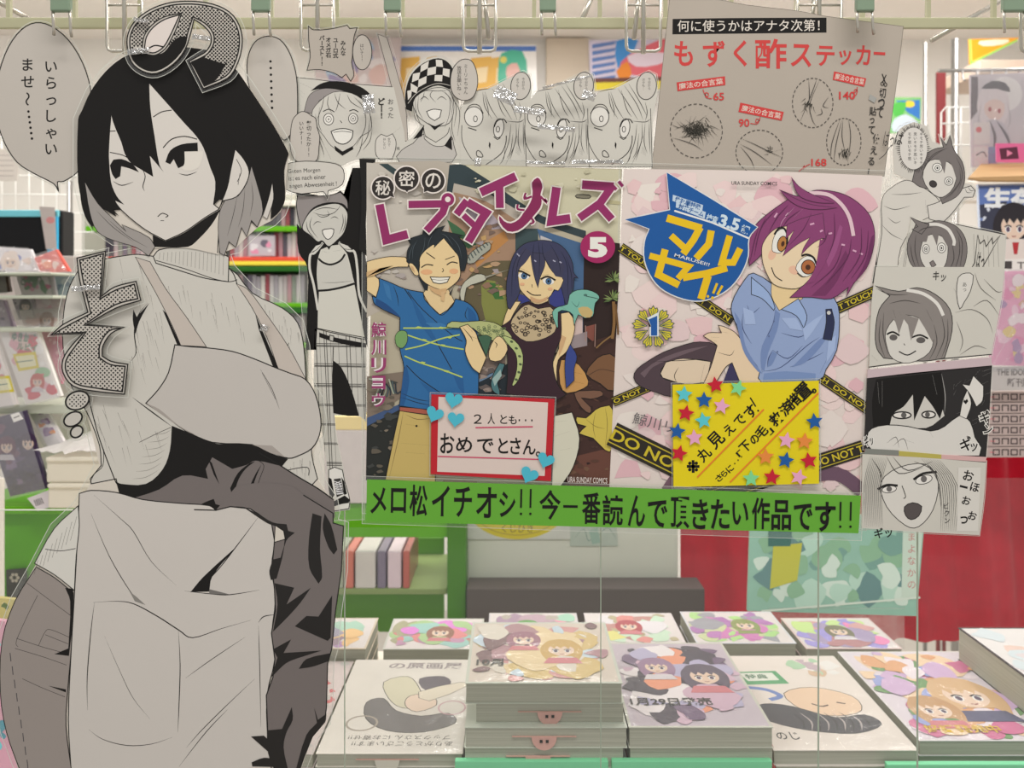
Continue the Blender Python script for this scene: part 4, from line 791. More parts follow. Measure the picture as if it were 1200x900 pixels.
s.fill([(175, 348), (260, 355), (330, 368), (330, 385), (175, 364)], (158, 86, 70), 0, .5); s.fill([(175, 364), (265, 378), (330, 385), (325, 665), (115, 655), (150, 480)], (184, 162, 98), 0, .7); s.lines([[(190, 370), (170, 480), (130, 650)], [(200, 380), (250, 400), (310, 395)], [(200, 420), (260, 430)], [(180, 500), (300, 510)], [(200, 540), (280, 545)]], .7, (120, 100, 60)); s.fill(ell(246, 428, 5, 5, 8), BLK)
# woman
s.part('man_shading'); s.fr = R1; s.fill([(0, 380), (60, 360), (200, 330), (100, 350), (60, 405), (0, 415)], (192, 160, 116)); s.fill([(470, 480), (540, 508), (600, 500), (600, 530), (560, 560), (490, 520)], (190, 156, 114)); s.fill([(560, 530), (590, 520), (580, 600), (560, 590)], (196, 164, 122)); s.fill([(330, 330), (350, 340), (365, 380), (345, 360)], (192, 158, 118))
s.lines([[(440, 120), (430, 200), (405, 250)], [(500, 90), (470, 150), (460, 200)], [(380, 140), (350, 200), (345, 280)], [(620, 100), (690, 180), (715, 280)], [(350, 170), (325, 240), (320, 290)], [(560, 90), (600, 110), (650, 180)]], .6, (74, 84, 90))
s.part('woman'); s.fr = R2
s.fill([(240, 540), (300, 560), (330, 600), (240, 620)], (52, 58, 118)); s.fill([(470, 560), (570, 470), (590, 640), (480, 640)], (52, 58, 118))
s.fill([(120, 780), (160, 660), (215, 600), (260, 600), (200, 700), (170, 770)], SKIN, 0, .6)
s.fill([(560, 690), (620, 680), (655, 730), (665, 800), (640, 900), (600, 980), (540, 1040), (530, 1180), (550, 1270), (490, 1150), (500, 1060), (545, 950), (560, 850)], SKIN, 0, .6)
s.fill([(330, 560), (340, 600), (400, 640), (460, 600), (470, 560)], (204, 180, 136)); 
s.fill([(160, 640), (150, 480), (175, 340), (210, 240), (280, 170), (360, 145), (440, 140), (540, 165), (610, 230), (650, 320), (655, 380), (690, 425), (660, 420), (650, 520), (600, 640), (560, 480), (440, 430), (260, 500), (240, 560), (180, 660)], (56, 58, 84), 0, .6)
s.fill([(245, 470), (240, 380), (270, 320), (330, 240), (430, 260), (500, 380), (560, 400), (580, 440), (560, 490), (540, 520), (510, 510), (470, 570), (370, 600), (320, 580), (255, 510)], SKIN, 0, .6)
s.part('woman_fringe')
s.fill([(330, 230), (345, 340), (365, 430), (388, 498), (405, 420), (440, 330), (440, 240)], (58, 58, 80), 0, .4); s.fill([(240, 420), (240, 360), (300, 300), (345, 230), (280, 190), (200, 330)], (58, 58, 80)); s.fill([(430, 240), (470, 330), (520, 410), (570, 420), (590, 330), (500, 200)], (58, 58, 80))
s.lines([[(360, 160), (350, 260), (370, 400)], [(420, 160), (430, 260), (480, 340)], [(480, 170), (540, 280), (560, 400)], [(300, 200), (240, 300), (220, 440)], [(560, 220), (610, 340), (610, 560)], [(250, 230), (200, 350), (190, 560)], [(390, 150), (400, 260), (395, 420)], [(600, 260), (640, 400), (640, 560)]], .7, (32, 34, 52))
s.lines([[(230, 240), (250, 260)], [(360, 290), (375, 300)], [(500, 290), (520, 300)], [(550, 300), (565, 310)]], 1.2, (160, 160, 180), 0)
for x, y, r in ((282, 408, 8), (466, 448, 8)):
    s.fill(ell(x, y, 42, 26, 16, r), (214, 212, 206)); s.fill(ell(x + 2, y, 21, 23), (66, 100, 136), 0, .5); s.fill(ell(x + 2, y, 8, 10, 10), BLK)
s.line([(240, 370), (270, 376), (330, 408)], 1.7); s.line([(408, 432), (460, 412), (520, 440)], 1.7); s.line([(305, 520), (350, 550), (412, 552)], .9); s.line([(342, 470), (346, 495)], .5); s.lines([[(260, 350), (320, 380)], [(420, 405), (470, 395)]], .8)
s.fill([(330, 560), (400, 585), (465, 560), (450, 590), (390, 610), (335, 595)], (186, 150, 112)); s.fill([(560, 850), (600, 870), (570, 960), (545, 1010), (548, 930)], (190, 156, 116)); s.fill(ell(270, 470, 18, 10), (208, 160, 124)); s.fill(ell(480, 505, 18, 10), (208, 160, 124))
s.part('dark_top'); s.fr = R2
s.fill([(115, 785), (175, 745), (215, 690), (270, 620), (320, 600), (390, 640), (460, 610), (520, 650), (560, 690), (560, 870), (520, 970), (500, 1080), (540, 1230), (600, 1300), (500, 1360), (150, 1290), (160, 1150), (150, 900)], (52, 34, 42), 0, .7)
s.fill([(185, 790), (195, 730), (260, 650), (320, 622), (390, 655), (480, 640), (520, 700), (525, 800), (490, 850), (400, 890), (300, 900), (220, 850)], (176, 158, 126), 2, .6)
for _ in range(90):
    x = random.uniform(195, 515); y = random.uniform(640, 885)
    if inside((x, y), [(200, 790), (210, 730), (270, 660), (320, 640), (480, 660), (510, 710), (510, 790), (470, 840), (390, 870), (300, 880), (230, 840)]): r = random.uniform(4, 16); s.line(ell(x, y, r, r * .8, 8), .8, (52, 44, 38), closed=True, sm=0)
s.fill([(320, 600), (330, 620), (390, 640), (470, 612), (465, 595), (390, 620)], (40, 28, 34))
s.part('blue_lock'); s.fr = R4; s.fill([(600, 220), (630, 150), (680, 240), (660, 330), (660, 420), (600, 480), (590, 330)], (52, 66, 128), 0, .5)
s.part('turquoise_lizard'); s.fr = R2; TQ = (112, 168, 152)
s.fill([(610, 620), (625, 550), (680, 515), (760, 512), (830, 540), (850, 575), (820, 610), (810, 660), (800, 710), (740, 725), (690, 700), (660, 780), (650, 700), (600, 670), (540, 680), (540, 800), (515, 760), (495, 680), (540, 640)], TQ, 2, .6)
s.fill([(690, 650), (760, 640), (800, 680), (780, 720), (720, 710)], (182, 160, 108), 2); s.line([(750, 560), (800, 570), (840, 580)], .6); s.fill(ell(745, 552, 14, 9), (70, 104, 96)); s.lines([[(640, 540 + 0 * i), (636 + 8 * i, 500 + 2 * i)] for i in range(6)], .6, (60, 96, 90)); s.lines([[(560, 640), (600, 660)], [(640, 600), (680, 640), (700, 600)]], .6, (60, 96, 90))
s.part('green_lizard'); GL = (164, 170, 116); s.fr = R1
s.fill([(600, 790), (640, 750), (720, 755), (860, 745), (960, 760), (1029, 800), (1090, 860), (1080, 930), (1000, 900), (900, 880), (800, 800), (700, 800)], GL, 2, .6)
for _ in range(40): x = random.uniform(840, 1040); s.line(ell(x, random.uniform(775, 860), 10, 8, 7), .5, (90, 104, 72), closed=True, sm=0)
s.fr = R4; s.fill([(120, 90), (180, 100), (240, 150), (275, 230), (270, 330), (240, 420), (205, 462), (195, 450), (220, 380), (232, 300), (220, 220), (180, 170)], (164, 176, 118), 2, .6)
for x, y in ((190, 130), (225, 180), (250, 240), (256, 300), (245, 360), (225, 415)): s.fill(ell(x, y, 13, 9, 8, 20), (70, 84, 58))
s.fr = R3; s.part('hands'); s.fill([(700, 20), (760, 0), (820, 60), (840, 120), (900, 250), (850, 370), (790, 320), (740, 200), (750, 120)], SKIN, 0, .7); s.fill([(920, 200), (960, 110), (1000, 90), (1040, 130), (1060, 190), (1010, 270), (930, 270)], SKIN, 2, .6)
s.fill([(835, 90), (900, 80), (940, 100), (900, 240), (860, 150)], (60, 92, 72), 0, .5); s.lines([[(720, 20), (780, 90), (800, 130)], [(750, 10), (800, 60)], [(780, 90), (840, 110)], [(960, 130), (980, 150), (970, 180)]], .8)
s.fill([(1000, 290), (960, 360), (935, 440), (950, 500), (1000, 535), (1000, 500), (985, 440), (1010, 380), (1040, 300)], (70, 108, 112), 0, .7); s.fr = K_; s.fill([(565, 230), (600, 190), (605, 215), (588, 240), (575, 260)], (140, 164, 160))
s.fill([(825, 385), (900, 370), (932, 480), (905, 600), (850, 685), (815, 680)], (196, 194, 176), 0, .7); s.lines([[(830, 470), (890, 450)], [(830, 410), (880, 405)], [(850, 530), (900, 520)]], .5, (120, 116, 104)); s.fill([(360, 655), (500, 660), (500, 672), (350, 668)], (110, 90, 74))
# potted leaves
s.part('leaves'); s.fr = R2
for i in range(22):
    a = math.radians(200 - i * 11); cx, cy = (960, 440) if i % 2 else (950, 580); l = 75
    if cx + l * math.cos(a) > 1010: l = 45
    s.fill([(cx, cy), (cx + l * .5 * math.cos(a) - 8, cy - l * .5 * math.sin(a) - 8), (cx + l * math.cos(a), cy - l * math.sin(a)), (cx + l * .5 * math.cos(a) + 6, cy - l * .5 * math.sin(a) + 9)], (116, 132, 80) if i % 3 else (76, 96, 56))
s.line([(955, 600), (960, 760), (945, 880)], 3, (124, 92, 54)); s.line([(970, 620), (985, 760), (990, 850)], 2, (104, 76, 46)); s.line([(825, 950), (880, 900), (950, 850)], 1.5, (124, 96, 60))
s.line([(745, 780), (745, 900)], .8, (150, 120, 110)); s.line([(820, 770), (815, 940)], .8, (150, 120, 110))
# title
s.part('title'); s.fr = J_; MG = MAG
strokes = [[(95, 225), (125, 380), (218, 355)], [(222, 225), (385, 222), (372, 260), (300, 340)], [(478, 208), (432, 268)], [(480, 215), (562, 262), (542, 290), (484, 388)], [(462, 272), (512, 318)],
           [(538, 172), (692, 102)], [(620, 145), (622, 240)], [(880, 145), (868, 235), (850, 280)], [(870, 150), (848, 298), (930, 286)], [(982, 138), (1120, 148)], [(1110, 150), (1060, 220), (970, 284)], [(1052, 222), (1112, 290)], [(1112, 140), (1132, 160)], [(1142, 124), (1160, 146)]]
strokes[7] = None
WD = [37, 32, 32, 36, 26, 38, 34, 0, 38, 38, 34, 34, 14, 14]
def fatline(L, wd, col, ex):
    L = [Vector(p) for p in L]; a = (L[0] - L[1]).normalized() * ex; b = (L[-1] - L[-2]).normalized() * ex
    s.line([L[0] + a] + L[1:-1] + [L[-1] + b], wd / 1.15, col, 0); s.k += .6
for p, wz in ((0, 12), (1, 0)):
    s.k += 1
    for i, (L, wd) in enumerate(zip(strokes, WD)):
        s.part('title_letter#%d' % (0, 1, 2, 2, 2, 3, 3, 9, 4, 5, 5, 5, 5, 5)[i])
        if L: fatline(L, (wd + wz) / 3.75, WH if p == 0 else MG, wz / 2)
    s.k += 1
    s.fill(ell(394, 203, 34, 34), WH if p == 0 else MG) if p == 0 else (s.fill(ell(394, 203, 28, 28), MG), s.fill(ell(394, 203, 12, 12), WH))
LZ = [(785, 108), (800, 120), (808, 150), (800, 180), (805, 210), (798, 240), (770, 275), (740, 310), (700, 340), (655, 342), (622, 305), (620, 275), (640, 298), (670, 308), (705, 290), (725, 262), (745, 235), (762, 200), (765, 165), (762, 130)]
s.part('lizard_letter'); s.fill(grow(LZ, 7), WH, 2)
for l in ([(800, 190), (825, 215), (818, 200)], [(762, 190), (730, 200), (735, 175)], [(730, 250), (700, 245), (700, 225)], [(750, 275), (770, 300), (755, 310)]): s.line(l, 4.2, WH)
s.fill(LZ, (124, 40, 80), 2)
for l in ([(800, 190), (825, 215), (818, 200)], [(762, 190), (730, 200), (735, 175)], [(730, 250), (700, 245), (700, 225)], [(750, 275), (770, 300), (755, 310)]): s.line(l, 2.2, (124, 40, 80))
s.part('title_bubble')
for cx, cy, r, t, tail in ((110, 152, 48, '秘', [(130, 185), (160, 195), (150, 165)]), (214, 112, 52, '密', [(200, 155), (216, 172), (232, 150)]), (330, 122, 50, 'の', [(290, 140), (290, 172), (320, 160)])):
    s.part('title_bubble#%d' % cx); s.fill(ell(cx, cy, r + 6, r + 6, 26), WH); s.fill(grow(tail, 5), WH); s.fill(ell(cx, cy, r, r, 26), (46, 42, 40)); s.fill(tail, (46, 42, 40)); h = r * .68; s.T(t, cx - h, cy - h, cx + h, cy + h, (206, 200, 192), .012)
s.part('volume_number'); s.fill(ell(1050, 412, 76, 70, 32), (148, 38, 88)); s.T('5', 1008, 368, 1092, 458, (222, 214, 206), .06)
s.part('lettering')
for i, c in enumerate('鯨川リョウ'): 
    y = 740 + i * 78; h = 33 if i < 3 else 30; s.T(c, 92 - h, y, 92 + h, y + 2 * h, (222, 206, 208), .07); s.T(c, 92 - h, y, 92 + h, y + 2 * h, (140, 58, 100), .018)
s.fr = K_; s.T('URA SUNDAY COMICS', 882, 642, 1048, 666, (206, 196, 190), .01, 2); s.build()
# congratulation card with heart stickers
s = Sheet('note_card', 'pale pink handwritten card with red border on the first poster', 'card', .6945, (577, 565)); s.fr = K_
s.film([(302, 288), (834, 308), (820, 668), (300, 640)], 0, .6); s.card([(308, 296), (828, 315), (812, 662), (305, 632)], (176, 34, 44)); s.part('panel'); s.fill([(338, 306), (800, 330), (786, 640), (332, 622)], (204, 188, 180))
s.part('lettering')
for t, x0, y0, x1, y1 in (('２', 486, 380, 520, 420), ('人', 545, 375, 576, 422), ('と', 598, 382, 628, 420), ('も', 634, 384, 668, 422), ('・・・', 676, 400, 735, 410)): s.T(t, x0, y0, x1, y1, BLK, .012, 1)
for t, x0, y0, x1, y1 in (('お', 345, 460, 405, 545), ('め', 412, 475, 480, 540), ('で', 500, 482, 570, 545), ('と', 590, 480, 632, 545), ('さ', 640, 478, 685, 548), ('ん', 694, 486, 748, 550), ('。', 748, 536, 768, 558)): s.T(t, x0, y0, x1, y1, BLK, .014, 1)
s.line([(494, 436), (736, 432)], 1.3, (190, 70, 100), 0); s.line([(335, 557), (500, 562), (765, 570)], 1.2, (190, 70, 100), 0); s.build()
def sticker(par, name, label, pts, col, h, fr):
    P = [W(fr[0] + x / fr[2], fr[1] + y / fr[2], par.d) - par.off for x, y in pts]; n = len(P)
    a = [p + Vector((0, -h - .0005, 0)) for p in P]; b = [p + Vector((0, -h, 0)) for p in P]
    o = mesh(name, a + b, [tuple(range(n)), tuple(range(2 * n - 1, n - 1, -1))] + [(i, n + i, n + (i + 1) % n, (i + 1) % n) for i in range(n)], ink(col), par.root); o['label'] = label
for x, y, r, a in ((402, 318, 37, 12), (322, 378, 37, 22), (411, 399, 35, 8), (790, 572, 36, 20), (720, 634, 38, 25)):
    pts = []
    for k in range(32):
        t = 2 * math.pi * k / 32; hx = 16 * math.sin(t) ** 3; hy = -(13 * math.cos(t) - 5 * math.cos(2 * t) - 2 * math.cos(3 * t) - math.cos(4 * t))
        pts.append(rot2((x + hx * r / 16, y + hy * r / 16), (x, y), a))
    sticker(s, 'heart_sticker', 'turquoise heart sticker', pts, (72, 172, 192), .0009, K_)
# ---------------- second colour poster ----------------
L_ = (710, 190, 3.636); M_ = (700, 390, 3.529); N_ = (850, 200, 6); O_ = (720, 330, 4)
s = Sheet('poster', 'pink printed poster of a purple-haired person in blue shirt with caution tape', 'poster', .6968, (862, 585))
q = [(731, 198), (880, 200), (1034, 206), (1009, 584), (860, 578), (714, 574)]
s.film([(726, 190), (1045, 200), (1016, 622), (720, 610)], 0, .8); s.card(q, (208, 196, 190))
s.part('pink_pattern')
for _ in range(330):
    x = random.uniform(722, 1020); y = random.uniform(204, 574); r = random.uniform(5, 26)
    P = [(x + r * random.uniform(.3, 1.2) * math.cos(k * 1.05 + .4), y + r * random.uniform(.3, 1) * math.sin(k * 1.05 + .4)) for k in range(6)]
    if all(inside(p, q) for p in P): s.fill(P, random.choice([(212, 182, 182), (206, 168, 174), (216, 192, 190), (212, 202, 196), (208, 186, 186), (214, 206, 198), (216, 196, 192)]), random.choice([0, 2])); s.k -= .85
s.k = math.ceil(s.k)
s.fr = (0, 0, 1)
s.line([(938, 560), (980, 555), (1010, 575)], 14, (100, 76, 92)); s.line([(780, 575), (800, 552), (830, 562)], 10, (110, 84, 96))
s.part('caution_tape')
def band(x0, y0, x1, y1, wd, txts):
    s.part('caution_tape#%d' % x0); dx, dy = x1 - x0, y1 - y0; L = math.hypot(dx, dy); a = math.degrees(math.atan2(dy, dx)); s.k += 1
    s.line([(x0, y0), (x1, y1)], wd, (42, 38, 32), 0); s.k += 1; nx, ny = -dy / L, dx / L
    for e in (-.4, .4): s.line([(x0 + nx * wd * e, y0 + ny * wd * e), (x1 + nx * wd * e, y1 + ny * wd * e)], wd * .05, (176, 160, 50), 0)
    for t, f0, f1 in txts:
        cx = x0 + dx * (f0 + f1) / 2; cy = y0 + dy * (f0 + f1) / 2; w2 = L * (f1 - f0) / 2; h2 = wd * .26
        s.T(t, cx - w2, cy - h2, cx + w2, cy + h2, (190, 172, 44), .02, a)
band(727, 290, 858, 377, 10.5, [('T TOUCH', 0, .3), ('TOUCH', .56, .74), ('DO N', .8, .97)])
band(981, 361, 1026, 341, 12, [('T TOUCH', .03, .92)]); band(718, 471, 768, 450, 10, [('O NOT TO', .02, .98)])
band(958, 440, 1017, 480, 11, [('CH', 0, .2), ('DO NOT', .32, .98)]); band(717, 508, 862, 580, 25, [('DO NO', 0, .5), ('T TOUCH', .56, 1)]); band(830, 583, 1011, 525, 17, [('DO', .35, .5), ('DO NOT T', .68, 1)])
s.part('person')
s.fr = O_; ST = (74, 60, 66)
s.fill([(90, 450), (105, 410), (160, 370), (230, 330), (330, 295), (400, 282), (480, 300), (475, 380), (400, 372), (320, 380), (240, 385), (215, 440), (280, 470), (400, 475), (420, 520), (275, 540), (200, 520), (120, 490)], ST, 2, .7)
s.fill([(240, 378), (320, 360), (450, 375), (430, 470), (330, 480), (225, 450), (215, 430)], (206, 188, 164), 0, .6); s.fill([(120, 430), (200, 370), (330, 320), (440, 300), (300, 350), (180, 400), (140, 450)], (100, 84, 90)); s.fill([(520, 300), (560, 290), (640, 400), (660, 470), (610, 440), (560, 350)], (194, 166, 140)); s.fill([(470, 340), (520, 350), (470, 440), (440, 460)], (194, 166, 140))
s.lines([[(300, 400), (280, 440), (290, 470)], [(420, 390), (400, 480)], [(180, 375), (300, 370), (400, 365), (470, 380)]], .7)
s.fill([(540, 385), (580, 385), (585, 480), (505, 480)], (56, 52, 84)); 
s.fill([(480, 300), (470, 290), (415, 255), (440, 240), (500, 240), (485, 205), (510, 210), (560, 235), (590, 270), (640, 350), (680, 420), (690, 480), (590, 480), (550, 380), (520, 400), (470, 480), (415, 480), (450, 400)], (212, 190, 160), 0, .7)
s.lines([[(450, 260), (490, 262)], [(440, 272), (480, 280)], [(480, 330), (540, 345), (560, 320)], [(500, 235), (530, 240)]], .6)
s.part('blue_shirt'); BS = (134, 152, 188)
s.fill([(545, 130), (560, 70), (610, -10), (650, -40), (735, 10), (760, 60), (780, 100), (900, 60), (1000, 60), (1045, 110), (1052, 200), (1040, 320), (990, 410), (940, 470), (690, 475), (680, 420), (640, 360), (610, 330), (590, 260), (560, 180)], BS, 2, .8)
s.fill([(735, 0), (735, 70), (770, 135), (880, 80), (880, 30)], SKIN, 0, .5)
s.fill([(640, -20), (720, 50), (750, 120), (745, 135), (690, 80), (640, 60)], (140, 162, 200), 0, .7); s.fill([(780, 130), (860, 80), (900, 160), (885, 218), (850, 160)], (140, 162, 200), 0, .7)
s.lines([[(752, 130), (740, 200), (700, 290), (690, 380), (690, 430)], [(740, 320), (720, 360), (715, 400)], [(740, 320), (810, 360), (880, 300)], [(620, 110), (640, 150), (680, 120)], [(600, 150), (600, 220), (640, 290)], [(690, 420), (780, 400), (900, 300), (960, 260)], [(820, 400), (900, 370), (980, 330)], [(1000, 350), (960, 430)], [(780, 240), (860, 260), (900, 240)], [(560, 180), (590, 240), (620, 330)]], .8, (54, 66, 104))
SD = (108, 128, 170); s.fill([(690, 300), (740, 210), (752, 130), (775, 150), (760, 230), (720, 330), (700, 420), (685, 400)], SD); s.fill([(560, 140), (590, 190), (612, 300), (650, 370), (690, 430), (670, 420), (610, 340), (585, 260)], SD); s.fill([(830, 400), (900, 330), (960, 270), (1000, 250), (960, 310), (890, 380)], SD); s.fill([(740, 325), (760, 340), (735, 390), (715, 400), (722, 360)], SD)
s.fill([(880, 220), (930, 180), (980, 150), (930, 230), (890, 280)], (150, 168, 202)); s.fill([(780, 170), (850, 170), (880, 230), (820, 220)], (150, 168, 202)); s.fill([(600, 120), (650, 140), (660, 200), (610, 200)], (150, 168, 202)); s.fill([(1000, 280), (1035, 250), (1030, 320), (990, 380)], (150, 168, 202))
s.fill([(700, 430), (800, 420), (940, 430), (940, 470), (692, 475)], (112, 134, 176))
s.fill([(988, 130), (1015, 128), (1028, 190), (1015, 275), (975, 268), (990, 190)], (40, 46, 74), 0, .6); s.fill(ell(1002, 146, 9, 9), (190, 190, 186)); s.fill(ell(745, 185, 4, 4, 8), (90, 104, 140)); s.fill(ell(722, 255, 4, 4, 8), (90, 104, 140)); s.fill(ell(762, 328, 4, 4, 8), (90, 104, 140))
s.part('hair'); s.fr = N_; PU = (126, 62, 104)
s.fill([(165, 670), (160, 600), (130, 590), (160, 500), (175, 440), (220, 370), (300, 300), (375, 245), (450, 195), (375, 135), (490, 180), (520, 178), (460, 50), (510, 110), (575, 155), (640, 138), (760, 148), (860, 182), (950, 245), (1015, 325), (1045, 440), (1030, 570), (985, 690), (900, 790), (845, 890), (860, 820), (740, 900), (600, 890), (450, 892), (560, 780), (600, 660), (540, 420), (320, 460), (250, 590)], PU, 0, .7, (60, 34, 52))
s.fill([(900, 790), (980, 640), (1020, 470), (1040, 450), (1028, 570), (985, 690), (930, 760)], (100, 46, 84)); s.fill([(600, 880), (740, 740), (840, 560), (860, 600), (780, 780), (700, 880)], (106, 50, 88)); s.fill([(700, 620), (760, 500), (800, 380), (820, 400), (780, 560), (720, 680)], (142, 76, 120)); s.fill([(560, 160), (660, 145), (780, 165), (700, 158)], (100, 46, 84))
s.part('face'); s.fill([(252, 560), (262, 510), (310, 440), (370, 400), (430, 390), (550, 340), (590, 470), (680, 478), (650, 600), (640, 700), (590, 760), (520, 822), (430, 828), (335, 798), (290, 730), (260, 650)], (214, 194, 162), 0, .6)
s.fill(ell(325, 590, 26, 40, 14, 20), (212, 172, 146)); s.fill(ell(480, 700, 40, 30, 14, 20), (212, 172, 146))
s.fill([(325, 560), (330, 490), (360, 430), (410, 410), (430, 470), (420, 540), (380, 580), (345, 575)], (218, 214, 206), 2, .5); s.fill(ell(395, 515, 32, 54, 18, 14), (168, 116, 62), 0, .8); s.fill(ell(400, 515, 12, 20, 12, 14), (70, 42, 28)); s.line([(340, 450), (370, 410), (405, 405), (430, 450), (428, 520)], 2)
s.fill([(490, 690), (520, 630), (570, 600), (620, 620), (635, 660), (600, 730), (540, 745)], (218, 214, 206), 2, .5); s.fill(ell(578, 678, 48, 50, 18, 14), (160, 98, 58), 0, .8); s.fill(ell(576, 680, 18, 19, 12), (70, 42, 28)); s.line([(530, 600), (570, 590), (615, 612), (636, 660)], 2)
s.line([(320, 680), (345, 740), (395, 775)], .9); s.line([(500, 720), (530, 745), (560, 745)], .8)
s.part('fringe'); s.fill([(430, 380), (545, 335), (680, 300), (700, 480), (672, 478), (600, 520), (530, 590), (545, 545), (590, 470), (500, 520), (400, 600), (440, 500), (480, 420), (420, 480)], PU, 0, .5, (70, 40, 60)); s.fill([(660, 480), (720, 520), (700, 640), (640, 740), (620, 780), (560, 800), (620, 700), (640, 620)], PU)
s.lines([[(440, 240), (360, 330), (300, 440)], [(520, 280), (440, 340), (400, 400)], [(360, 270), (260, 380), (210, 520)], [(600, 300), (540, 420), (440, 530)], [(760, 300), (760, 480), (700, 640)], [(880, 480), (850, 620), (700, 800)], [(950, 400), (940, 600), (820, 780)], [(1000, 420), (980, 600), (880, 760)], [(820, 520), (760, 680), (600, 820)], [(640, 540), (690, 500), (720, 420)], [(230, 400), (200, 500), (170, 640)], [(280, 330), (230, 450), (200, 600)]], .9, (84, 40, 72))
s.lines([[(340, 330), (360, 300)], [(420, 320), (440, 300)], [(590, 380), (620, 372)], [(660, 430), (680, 420)], [(720, 445), (745, 440)], [(810, 520), (835, 525)], [(890, 560), (915, 570)], [(940, 580), (960, 590)]], 1.8, (196, 150, 176), 0)
s.lines([[(480, 260), (400, 350), (380, 400)], [(560, 250), (480, 330)]], .8, (180, 130, 160))
s.part('hairband'); s.line([(585, 160), (660, 160), (740, 180), (820, 250), (870, 340), (895, 460)], 3.8, (206, 178, 186)); s.fill([(375, 135), (470, 190), (600, 240), (780, 262), (660, 275), (540, 262), (450, 215)], PU, 0, .5, (70, 40, 60)); s.fill([(460, 50), (510, 110), (600, 165), (760, 230), (640, 225), (530, 190), (490, 140)], PU, 0, .5, (70, 40, 60))
s.part('title'); s.fr = L_; BL = (28, 82, 146); YE = (216, 178, 30)
TG = [(258, 46), (450, 160), (642, 278), (606, 322), (602, 400), (575, 470), (530, 530), (470, 570), (400, 590), (330, 582), (250, 548), (200, 500), (165, 420), (165, 340), (185, 285), (80, 245), (180, 225), (272, 205)]
s.fill(grow(TG, 5), (206, 206, 204)); s.fill(TG, BL); s.line([(290, 208), (450, 258), (606, 325)], 1.8, (216, 216, 212), 0)
s.fill([(284, 140), (412, 184), (408, 212), (282, 166)], (180, 196, 210)); s.fill([(298, 168), (424, 214), (418, 242), (296, 194)], (180, 196, 210)); s.T('性犯罪特殊', 290, 164, 406, 188, (50, 92, 148), .03, 19); s.T('対策チーム', 304, 194, 418, 218, (50, 92, 148), .03, 19)
s.T('検査', 425, 226, 476, 256, (180, 200, 220), .03, 17); s.T('3.5', 480, 232, 568, 286, (190, 206, 222), .04, 16); s.T('課', 574, 270, 612, 306, (180, 200, 220), .04, 17)
for L, wd in (([(262, 240), (402, 282)], 32), ([(398, 282), (372, 330), (330, 388)], 30), ([(278, 316), (340, 372)], 28), ([(446, 296), (436, 350), (385, 408)], 30), ([(524, 318), (492, 428), (540, 428), (568, 372)], 28), ([(188, 400), (350, 445), (308, 494)], 27), ([(250, 376), (222, 480), (306, 522)], 30), ([(510, 452), (430, 474), (330, 492)], 30), ([(432, 488), (404, 580)], 32), ([(470, 520), (456, 556)], 10), ([(492, 530), (474, 562)], 10)): fatline(L, wd / 3.636, YE, 4)
s.fill(ell(432, 572, 6, 6), YE); s.fill(ell(452, 578, 6, 6), YE); s.k += 1; s.T('MARUSEI!!', 288, 410, 442, 424, (214, 216, 214), .01, 16)
s.part('number_badge'); s.fr = O_
for k in range(9):
    a = math.radians(k * 40 - 90); f = lambda r, b: (180 + r * math.cos(a + math.radians(b)), 213 + r * math.sin(a + math.radians(b)))
    s.fill([f(30, 0), f(82, -16), f(92, -11), f(86, -6), f(100, 0), f(86, 6), f(92, 11), f(82, 16)], (200, 186, 50), 0, .8, (60, 80, 80)); 
    for b in (-8, 0, 8): s.line([f(40, 0), f(84, b)], .6, (60, 80, 80), 0)
s.line([(160, 190), (184, 178), (184, 256)], 9.4, (206, 212, 214), 0); s.k += 1; s.line([(163, 191), (184, 182), (184, 253)], 6.4, (34, 84, 150), 0)
s.part('lettering'); s.fr = M_; s.T('鯨川リ', 145, 345, 315, 395, (92, 88, 90), 0, 14); s.fr = L_; s.T('URA SUNDAY COMICS', 532, 84, 726, 100, (70, 64, 64), .015, 1)
s.build()
# caution note with star stickers
s = Sheet('note_card', 'bright yellow handwritten card scattered with star stickers on the second poster', 'card', .6935, (875, 570)); s.fr = M_
s.film([(306, 208), (924, 190), (926, 634), (310, 646)], 0, .6); s.card([(311, 215), (916, 198), (917, 624), (315, 638)], (212, 194, 24)); s.part('lettering')
for c, x, y, h in (('※', 396, 553, 26), ('丸', 440, 502, 28), ('見', 490, 442, 32), ('え', 545, 400, 22), ('で', 590, 362, 22), ('す', 634, 325, 26)): s.T(c, x - h, y - h, x + h, y + h, BLK, .02, -45)
s.line([(632, 268), (655, 305)], 1.4, BLK, 0); s.fill(ell(665, 322, 4, 4), BLK)
for c, x, y, h in (('さ', 503, 600, 14), ('ら', 524, 582, 13), ('に', 548, 562, 14), ('「', 588, 498, 12), ('下', 612, 470, 22), ('の', 650, 440, 18), ('毛', 678, 408, 24), ('」', 716, 408, 12), ('救', 738, 355, 27), ('済', 780, 312, 27), ('措', 812, 280, 27), ('置', 852, 240, 32), ('。', 896, 240, 10)): s.T(c, x - h, y - h, x + h, y + h, BLK, .022, -44)
for i in range(3): s.fill(ell(568 + 14 * i, 540 - 14 * i, 3, 3, 6), BLK)
s.line([(412, 598), (688, 316)], 1.3, (226, 116, 44), 0); s.line([(548, 618), (914, 248)], 1.3, (226, 116, 44), 0); s.build()
cols = dict(r=((184, 30, 50), 'red'), b=((28, 84, 150), 'blue'), c=((84, 186, 196), 'turquoise'), p=((226, 156, 186), 'pink'), g=((120, 200, 140), 'mint green'), o=((228, 130, 60), 'orange'))
